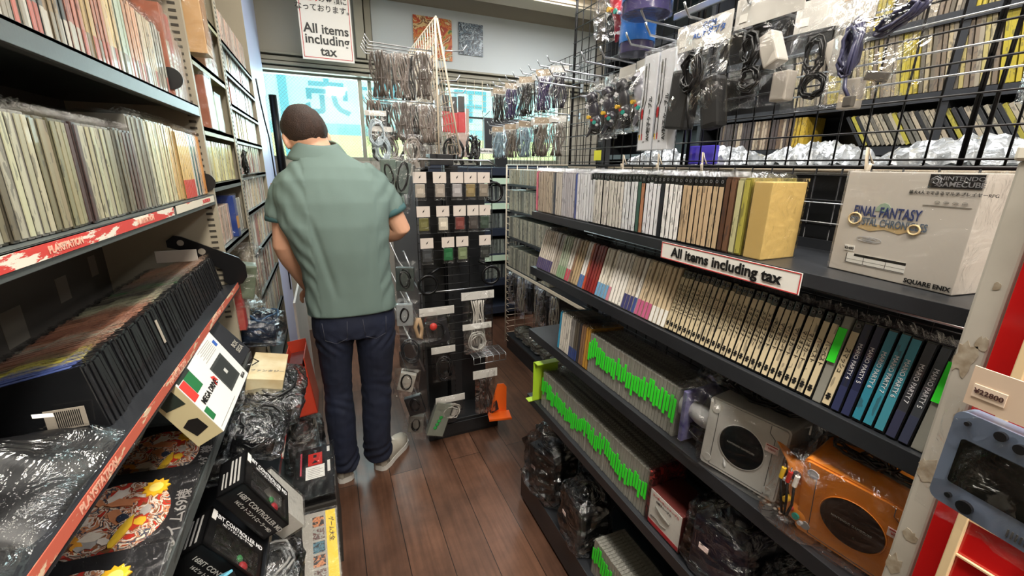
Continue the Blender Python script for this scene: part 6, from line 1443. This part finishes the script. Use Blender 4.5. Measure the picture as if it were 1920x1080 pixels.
# console box (fitted pose)
md = thing('console_box', 'white and cream console carton with red and green squares leaning below the tray', 'box', (-.289, 1.032, .982), (R(-27.8), R(-.1), R(88.5)))
W_, D2, H_ = .262, .052, .141
ob('carton', MB().box((0, 0, 0), (W_, D2, H_), 0, None, .001), mat('cream carton board', 'c9bd94', .5, var=.2, vscale=10), md)
ob('white_face', MB().box2((-W_ / 2, -D2 / 2 - .0008, -H_ / 2), (W_ / 2, -D2 / 2 - .0001, H_ / 2)), mat('printed white carton face', 'dcdbd6', .4), md)
fy = -D2 / 2 - .0012
def mdp(pts, col, dy=0, nm='print_patch'): return ob(nm, MB().prism(pts, lambda u, v, t: (u, t, v), fy - dy - .0003, fy - dy), mat('md ' + col, col, .5), md)
def rect(x0, z0, x1, z1): return [(x0, z0), (x1, z0), (x1, z1), (x0, z1)]
mdp(rect(-.128, .010, -.100, .052), 'c8362e'); mdp(rect(-.098, .015, -.060, .066), '1e6a3a'); mdp(rect(-.128, -.040, -.108, -.014), '1e6a3a'); mdp(rect(-.125, .054, -.06, .067), '26302a', .0004)
text('MEGA DRIVE', .0175, M_ink, md, (-.060, fy - .0006, -.005), (R(90), 0, 0), bold=.0005)
mdp(rect(.005, -.050, .095, .020), '3a3d3c', .0, 'console_picture'); mdp(rect(.012, -.044, .088, .014), '2b2e2e', .0004, 'console_picture'); mdp(rect(.045, -.02, .058, -.008), 'b9b9b4', .0008)
mdp([(-.018, .010), (-.004, .004), (-.002, -.010), (-.012, -.004), (-.022, -.014), (-.02, .0)], 'c8362e', .0); mdp(rect(.103, .035, .118, .050), '2f5aa8'); text('SEGA', .012, M_ink, md, (.102, fy - .0005, -.058), (R(90), 0, 0), bold=.0003)
lt_ = MB()
for i in range(7): lt_.box2((-.125, fy - .0003, -.062 + i * .0 + .0), (-.0, fy, -.061)); lt_.box2((.012 + .012 * (i % 2), fy - .0003, .032 + i * .0045), (.095, fy, .0335 + i * .0045))
ob('fine_print', lt_, mat('print pale grey', 'a5a39c', .5), md)
sd2 = MB(); sd2.prism([(-.016, .018), (.018, .022), (.020, .054), (-.014, .052)], lambda u, v, t: (t, u, v), -W_ / 2 - .0008, -W_ / 2 - .0002); ob('side_picture', sd2, mat('md 26302a', '26302a', .5), md); ob('side_picture', MB().prism([(-.014, -.045), (.012, -.05), (.018, -.02), (.002, -.012), (-.012, -.018)], lambda u, v, t: (t, u, v), -W_ / 2 - .0008, -W_ / 2 - .0002), M_ink, md)
bk_ = thing('black_carton', 'black carton with grey lettering standing behind the console carton', 'box', (-.315, 1.225, .985), (R(-35), 0, R(86)))
ob('carton', MB().box((0, 0, 0), (.17, .06, .15), 0, None, .001), mat('matte black carton', '17171c', .5), bk_); text('BOX\nSEGA', .018, mat('title pale grey', '9a968c', .5), bk_, (.045, -.0312, -.04), (R(90), 0, 0), bold=.0004)
# 16bit controller boxes with windows
def pad_box(label, loc, eul, dims):
    t = thing('controller_box', label, 'box', loc, tuple(R(e) for e in eul)); Wd, Dd, Hd = dims
    fr = MB(); fr.box2((-Wd / 2, -Dd / 2, -Hd / 2), (Wd / 2, Dd / 2, -Hd / 2 + .004)).box2((-Wd / 2, -Dd / 2, Hd / 2 - .004), (Wd / 2, Dd / 2, Hd / 2)).box2((-Wd / 2, -Dd / 2, -Hd / 2), (-Wd / 2 + .004, Dd / 2, Hd / 2)).box2((Wd / 2 - .004, -Dd / 2, -Hd / 2), (Wd / 2, Dd / 2, Hd / 2)).box2((-Wd / 2, Dd / 2 - .003, -Hd / 2), (Wd / 2, Dd / 2, Hd / 2))
    fr.box2((-Wd / 2, -Dd / 2, Hd * .18), (Wd / 2, -Dd / 2 + .003, Hd / 2)).box2((-Wd / 2, -Dd / 2, -Hd / 2), (-Wd * .36, -Dd / 2 + .003, Hd * .18)).box2((Wd * .42, -Dd / 2, -Hd / 2), (Wd / 2, -Dd / 2 + .003, Hd * .18)).box2((-Wd / 2, -Dd / 2, -Hd / 2), (Wd / 2, -Dd / 2 + .003, -Hd * .42))
    ob('carton', fr, mat('satin black carton', '121213', .35, coat=.3), t)
    ob('inner_tray', MB().box2((-Wd * .36, -Dd * .05, -Hd * .42), (Wd * .42, Dd * .45, Hd * .18)), mat('pale inner tray', 'a7a5a0', .6), t)
    ob('window_film', MB().box2((-Wd * .36, -Dd / 2 + .0005, -Hd * .42), (Wd * .42, -Dd / 2 + .001, Hd * .18)), M_film, t)
    c = MB(); c.ell((-.0, -Dd * .18, -Hd * .12), (.045, .010, .022)).ell((-.035, -Dd * .18, -Hd * .16), (.022, .010, .026)).ell((.035, -Dd * .18, -Hd * .16), (.022, .010, .026)); cc = ob('controller', c, mat('black pad plastic', '1d1d20', .3, coat=.4), t)
    ob('button', MB().ell((.030, -Dd * .36, -Hd * .10), (.008, .005, .008)), mat('green bead', '2f9a4a', .3), cc); ob('button', MB().ell((.044, -Dd * .36, -Hd * .22), (.012, .006, .010)), mat('red button', 'd23440', .3), cc)
    q = M_white; text('16BIT CONTROLLER MD', Wd * .085, q, t, (.0, -Dd / 2 - .0008, Hd * .36), (R(90), 0, 0), bold=.00015); text('16ビットコントローラーMD', Wd * .045, q, t, (0, -Dd / 2 - .0008, Hd * .25), (R(90), 0, 0))
    text('16BIT CONTROLLER MD', Wd * .085, mat('dim print', 'b9b7b2', .5), t, (.01, -.009, -Hd / 2 - .0008), (R(180), 0, 0), bold=.00015); text('16ビットコントローラーMD', Wd * .06, mat('dim print', 'b9b7b2', .5), t, (.01, .008, -Hd / 2 - .0008), (R(180), 0, 0), bold=.0001)
    wl_ = MB()
    for k in range(3): wl_.box2((-Wd / 2 - .0008, -Dd * .30 + k * Dd * .14, -Hd * .35), (-Wd / 2 - .0001, -Dd * .30 + k * Dd * .14 + .004, Hd * .38))
    for k in range(2): wl_.box2((-Wd / 2 - .0008, Dd * .16 + k * Dd * .12, -Hd * .35), (-Wd / 2 - .0001, Dd * .16 + k * Dd * .12 + .003, Hd * .1))
    ob('end_print', wl_, mat('dim print', 'b9b7b2', .5), t); ob('barcode_tag', MB().box2((-Wd * .47, -Dd / 2 - .0008, Hd * .22), (-Wd * .40, -Dd / 2 - .0001, Hd * .46)), M_paper, t)
    return t
pad_box('black windowed controller carton, upper of the two stacked below the disc packs', (-.232, 1.025, .670), (-72.2, 66.7, 20.5), (.183, .062, .107))
pad_box('black windowed controller carton, lower of the two stacked below the disc packs', (-.298, .925, .612), (-83.7, 62.7, 6.1), (.175, .080, .100))
wc = thing('white_carton', 'white wrapped carton behind the upper black controller carton', 'box', (-.205, 1.105, .565), (R(-72), R(64), R(20))); ob('carton', MB().box((0, 0, 0), (.15, .06, .10), 0, None, .001), mat('off white carton', 'cdcac2', .45, var=.2, vscale=12), wc); ob('clear_wrap', MB().box((0, 0, 0), (.156, .066, .107)), M_film2, wc)
def lowbag(label, loc, rot, w_, d_, h_, seed, col, cab=True, cat='cable', name='bagged_cables', body=None):
    t = thing(name, label, cat, loc, rot)
    if body: ob('body', MB().box((0, 0, h_ * .4), (w_ * .8, d_ * .8, h_ * .7), 0, None, .008), mat('low bag body ' + body, body, .4, coat=.3, var=.3, vscale=14), t)
    if cab:
        for q in range(2): ob('cable', MB().tube(coil((0, 0, h_ * (.45 + .4 * q)), w_ * .34, d_ * .34, 4, seed + q, .006, 'z'), .0036, 7), mat('low cable ' + col, col, .35, coat=.2), t)
    ob('clear_bag', noisy_bag(w_, d_, h_, seed, crumple=.014, top=1.05), M_dkbag, t); return t
lowbag('black coiled controller and cable heap in film under the console carton', (-.235, 1.43, .70), (R(8), R(14), 0), .17, .24, .09, 61, '161617', body='1a1a1c')
lowbag('black controllers in clear film above the white carton', (-.255, 1.215, .70), (R(4), R(20), 0), .13, .15, .08, 63, '141415', body='1b1b1e')
lowbag('clear bag with grey coiled cable at the bottom left behind the yellow magazine', (-.230, 1.00, .40), (R(5), R(10), 0), .12, .13, .10, 65, '8f8f8c', body='5a5a58')
lowbag('black film bag between the perforated shelf and the controller cartons', (-.355, 1.19, .66), (0, R(8), 0), .10, .14, .08, 67, '151515', body='1d1d1f')
tag(ob('red_white_strip', MB().box((0, 0, 0), (.006, .17, .012), 0, None, .001), M_tape2, loc=(-.215, 1.44, .535), rot=(0, 0, 0)), 'short red and white edge strip low on the left shelving', 'label strip')
# flat wrapped set on the floor stack, magazine, cyan and yellow pack
fs = thing('flat_wrapped_box', 'black wrapped box with red emblem and white card on the low floor stack', 'box', (-.145, 1.53, .325), (R(6), R(-2), R(0)))
ob('carton', MB().box((0, 0, -.02), (.135, .26, .045), 0, None, .002), mat('satin black carton', '121213', .35, coat=.3), fs)
ob('red_emblem', MB().box2((-.022, .030, .0026), (.028, .095, .0034)), mat('scarlet print', 'c62a22', .4), fs); ob('emblem_cutout', MB().box2((-.004, .070, .0034), (.008, .085, .0040)).prism([(-.010, .040), (.014, .040), (.002, .056)], lambda u, v, t: (u, v, t), .0034, .0040), M_ink, fs)
ob('white_card', MB().box2((-.030, -.040, .0026), (.036, .026, .0036)), M_paper, fs); ob('pink_line', MB().box2((-.050, -.01, .0026), (-.044, .11, .0032)), mat('pink line', 'c84a5a', .5), fs); ob('side_label', MB().box2((.046, -.02, .0026), (.056, .04, .0032)).box2((.046, .09, .0026), (.056, .12, .0032)), M_paper, fs)
pl_ = MB()
for i in range(6): pl_.box2((-.024, -.034 + i * .009, .0036), (.030 - .01 * (i % 2), -.0325 + i * .009, .0039))
ob('card_print', pl_, mat('print grey', '77756f', .5), fs); ob('clear_bag', MB().grid(lambda u, v: ((u - .5) * .150, (v - .5) * .29, .010 + .008 * nz((u * 8, v * 9, 2))), 16, 22, smooth=False), M_film2, fs)
tag(ob('carton_stack', MB().box((0, 0, .14), (.15, .27, .28), 0, None, .002), mat('dark floor carton', '3a3733', .6, var=.3, vscale=8), loc=(-.15, 1.53, 0)), 'dark carton on the floor carrying the black wrapped box', 'box')
mg = thing('magazine', 'yellow edged picture magazine leaning at the foot of the left shelves', 'magazine', (-.125, 1.20, .29), (R(10), R(4), R(2)))
ob('cover', MB().box((0, 0, 0), (.105, .25, .008), 0, None, .001), mat('grey magazine cover', '9a958c', .5, var=.3, vscale=20), mg); ob('yellow_column', MB().box2((.018, -.123, .004), (.048, .123, .0048)), mat('yellow print', 'e2c63a', .5), mg)
for k in range(5): ob('photo_square', MB().box2((-.022, -.115 + .046 * k, .004), (.012, -.078 + .046 * k, .0048)), art_mat(f'magazine photo {k%3}', [['2a2a2e', '5a3a34', '8a8a84'], ['8a4a30', 'c07a4a', '2c2424'], ['24485a', '3a6a7a', '16222a']][k % 3], 60), mg)
text('ゲーム大全', .018, mat('tag dark', '4a2c2a', .5), mg, (.033, .05, .0050), (0, 0, R(-90)), bold=.0003); ob('clear_bag', MB().box((0, 0, .002), (.112, .262, .016)), M_film, mg)
tag(ob('carton_stack', MB().box((0, 0, .125), (.12, .28, .25), 0, None, .002), mat('dark floor carton', '3a3733', .6), loc=(-.15, 1.20, 0)), 'dark carton on the floor carrying the yellow edged magazine', 'box')
cy_ = thing('cyan_yellow_pack', 'cyan and yellow printed pack at the bottom left edge of the view', 'package', (-.275, .775, .60), (R(-30), R(20), R(60)))
ob('carton', MB().box((0, 0, 0), (.11, .03, .13), 0, None, .002), mat('cyan print', '6fb6cc', .4), cy_); ob('yellow_shape', MB().prism([(-.02, -.05), (.03, -.05), (.035, 0), (.02, .03), (-.01, .02), (-.03, 0)], lambda u, v, t: (u, t, v), -.0162, -.0152), mat('yellow print', 'e2b83a', .5), cy_); ob('black_band', MB().box2((-.055, -.0165, .035), (.055, -.0152, .060)), M_ink, cy_)

# ------------------------------------------------------------ left-hand shelving, farther bays
l2 = thing('shelf_unit', 'grey beige steel shelving in the middle of the left wall', 'shelving', (LX, 1.62, 0))
K = lambda p: (p[0] - LX, p[1] - 1.62, p[2])
for z in (1.93, 1.75, 1.555, 1.385, 1.18, .80, .50): ob('shelf', MB().box2(K((LB + .02, 1.62, z - .012)), K((LX, 2.13, z))).box2(K((LX - .003, 1.62, z - .024)), K((LX, 2.13, z))), M_lsh if z < 1.5 else mat('pale yellow green shelf', '9a9a78', .45), l2)
ob('back_board', MB().box2(K((LB, 1.62, 0)), K((LB + .01, 2.13, 2.5))), M_lback, l2); ob('upright', MB().box2(K((LB, 2.135, 0)), K((LX, 2.15, 2.5))).box2(K((LX - .002, 2.10, 0)), K((LX + .002, 2.15, 2.5))), M_beige, l2)
s2 = MB()
for i in range(100): s2.box2(K((LX + .002, 2.118, .8 + i * .0155)), K((LX + .0026, 2.134, .807 + i * .0155)))
ob('slots', s2, mat('slot shadow brown', '3a352c', .7), l2)
l3 = thing('shelf_unit', 'narrow deep grey shelving unit farthest along the left wall', 'shelving', (LX, 2.16, 0))
K3 = lambda p: (p[0] - LX, p[1] - 2.16, p[2])
for z in (1.92, 1.81, 1.685, 1.55, 1.40, 1.24, 1.05, .85, .63, .40, .16): ob('shelf', MB().box2(K3((LB + .02, 2.16, z - .012)), K3((LX, 2.98, z))).box2(K3((LX - .003, 2.16, z - .022)), K3((LX, 2.98, z))), M_lsh, l3)
ob('back_board', MB().box2(K3((LB, 2.16, 0)), K3((LB + .01, 2.98, 2.5))), M_lback, l3); ob('upright', MB().box2(K3((LB, 2.975, 0)), K3((LX, 2.99, 2.5))), M_beige, l3)
def lrow(y0, y1, z, h, grp, pick, t=.016, x=LX - .012):
    y = y0; k = 0; key = ('lr', round(h, 3), round(t, 3))
    if key not in _cm: _cm[key] = MB().box((-.06, 0, h / 2), (.12, t * .88, h), 0, None, .001).mesh('left_row_case', print_mat('far spine print', .6, sx=120, sz=60))
    while y < y1 - t:
        k += 1; hx, cn = pick(k); o = link('left_row_case', _cm[key], None, (x - rnd.random() * .004, y + t / 2, z + .001), (R(rnd.uniform(-3, 0)), 0, 0), jit(c_(hx), .12)); tag(o, f'{cn} case, {ordinal(k)} from near end, {grp}', 'game case', grp); y += t  # plain game cases, the same kind as in the recessed rows
pA = lambda k: rnd.choice([('c9c07c', 'yellow cream'), ('b8b07a', 'olive cream'), ('d4cfa0', 'pale yellow'), ('a39a74', 'olive')])
pB = lambda k: rnd.choice([('b8a89a', 'pinkish grey'), ('c0a090', 'pale pink'), ('9a8a7c', 'taupe')])
pC = lambda k: rnd.choice([('b0b0a8', 'grey'), ('c4c2b8', 'pale grey'), ('8a8a84', 'mid grey'), ('bfae90', 'cream'), ('a06a60', 'dull red')])
lrow(1.63, 2.09, 1.386, .13, 'yellowish middle left row', pA)
lrow(1.63, 1.86, 1.181, .125, 'pinkish middle left row', pB); lrow(1.95, 2.12, 1.181, .13, 'grey part of the pinkish left row', pC)
big_box('deep blue carton with orange print among the pinkish cases on the left', (LX - .0, 1.875, 1.181), (.12, .05, .15), '1f3f8c', lab=('d89a3a', .2, .5), var='1a3070')
big_box('brown red carton with cream label on the middle left shelf', (LX + .005, 1.70, 1.556), (.13, .09, .155), 'a0604a', lab=('c9b49a', .05, .6)); big_box('pale green wrapped carton beside the brown red one on the middle left shelf', (LX + .005, 1.815, 1.556), (.12, .09, .115), 'a7bda4', var='d0cf9a')
big_box('hanging tan carton with dark maze pattern at the top of the left shelving', (LX + .035, 1.66, 1.765), (.06, .075, .27), 'cba474', lab=('b08458', .1, .9), var='b5905f'); 
for i in range(3): big_box(f'cream brown boxed game on the top middle left shelf, {ordinal(i + 1)} from the near end', (LX, 1.80 + .06 * i, 1.751), (.12, .05, .14), ('c4a088', 'b8b0a0', 'a87a6a')[i])
big_box('red carton with white lettering panel under the book end on the left', (LX + .015, 1.640, .885), (.10, .045, .185), 'b0302c', lab=('c8322e', .05, .85), var='d4c8b8'); big_box('white and pink carton beside the red carton on the left', (LX + .020, 1.70, .885), (.10, .025, .20), 'c9c0b8', lab=('b0405a', .6, .95))
for i in range(6): big_box(f'thin grey yellow boxed item in the low left row, {ordinal(i + 1)} from the near end', (LX + .01, 1.76 + .030 * i, .801), (.12, .026, .15 + .008 * (i % 3)), ('c9b478', 'a9a48c', '8a8a84', 'b4ae9c', '77746c', '9a948a')[i])
cg2 = thing('wrapped_green_bag', 'crinkled greenish clear bag leaning beside the book end', 'bag', (-.29, 1.67, 1.02), (0, R(12), R(10))); ob('contents', MB().box((0, .03, .03), (.05, .08, .12), 0, None, .006), mat('olive dark contents', '4a5240', .4, var=.5, vscale=20, var_col='8fa08a'), cg2); ob('clear_bag', noisy_bag(.09, .16, .17, 77, crumple=.02), M_film2, cg2, loc=(0, .03, -.05))
for j, (z, h) in enumerate(((1.92, .13), (1.81, .10), (1.685, .11), (1.55, .12), (1.40, .13), (1.24, .14), (1.05, .16), (.85, .17), (.63, .19))):
    lrow(2.20, 2.95, z + .0, h, f'farthest left shelving level {ordinal(j + 1)} from top', (pB, pC, pC, pA, pC, pC, pC, pC, pC)[j], t=.026)
bg_ = thing('beige_game_box', 'cream boxed set with gold print lying low on the left behind the cable heap', 'box', (-.233, 1.46, .79), (R(1.8), R(14), 0)); ob('carton', MB().box((0, 0, 0), (.10, .19, .055), 0, None, .002), mat('cream gold carton', 'd2c6a2', .45, var=.6, vscale=14, var_col='b08a4a'), bg_)
text('ファンタジー', .016, mat('print grey', '77756f', .5), bg_, (0, -.04, .0280), (0, 0, 0), bold=.0003); ob('hook_loop', MB().tube([(-.06, .0, .03), (-.05, .02, .04), (-.03, -.01, .045), (-.045, -.03, .04)], .002, 6), M_cable, bg_)
lowbag('blue and black wrapped disc spindles below the grey cases on the left', (-.285, 1.76, .80), (0, R(8), 0), .14, .16, .11, 81, '33506e', body='2e3e54', cat='bag', name='wrapped_goods')
rb_ = thing('red_bin', 'orange red plastic magazine bin at knee height beside the man', 'bin', (-.165, 1.98, .36), (R(-3), R(-6), 0))
bm2 = MB(); bm2.box2((-.045, -.10, 0), (.035, .12, .006)).box2((-.045, -.10, 0), (-.041, .12, .27)).box2((.031, -.10, 0), (.035, .12, .27)).box2((-.045, -.10, 0), (.035, -.096, .23)).box2((-.045, .116, 0), (.035, .12, .29)); ob('bin_body', bm2, mat('orange red plastic', 'c2402a', .35, coat=.3), rb_, bevel=.001)
ob('cards', MB().box2((-.035, -.08, .01), (.02, .09, .24)), mat('dark red cards', '6a2420', .5, var=.4, vscale=30), rb_)
tag(ob('white_side_board', MB().box2((-.20, 2.2, .0), (-.19, 2.9, .80)), mat('off white board', 'cfc9c4', .5, var=.2, vscale=4)), 'off white side board at knee level beyond the red bin', 'board')
lowbag('grey brown cables on the lowest left shelf beyond the cable heap', (-.20, 1.86, .17), (0, 0, 0), .14, .26, .17, 83, '6a645c', body='55504a')
ob('foot_step', MB().box2(K((-.60, 1.63, 0)), K((-.16, 2.13, .15))), M_lsh, l2)
# goods on far low shelves: magenta and white card near the man's elbow
tag(ob('magenta_card', MB().box((0, 0, 0), (.02, .05, .05), 0, None, .001), mat('magenta card', 'c04a7a', .5), loc=(-.345, 2.3, .878)), 'magenta and white card pack beside the man on the far left shelving', 'card')
t = thing('bagged_cable', 'black cable bag hanging at the corner of the left uprights', 'cable', (-.30, 2.14, 1.52), (0, 0, R(-90)))
ob('cable', MB().tube([(p[1], p[0], p[2]) for p in coil((0, 0, -.07), .02, .04, 5, 4)], .003, 6), M_cable, t); film_bag(t, .07, .16, .03, 44, z0=.0)
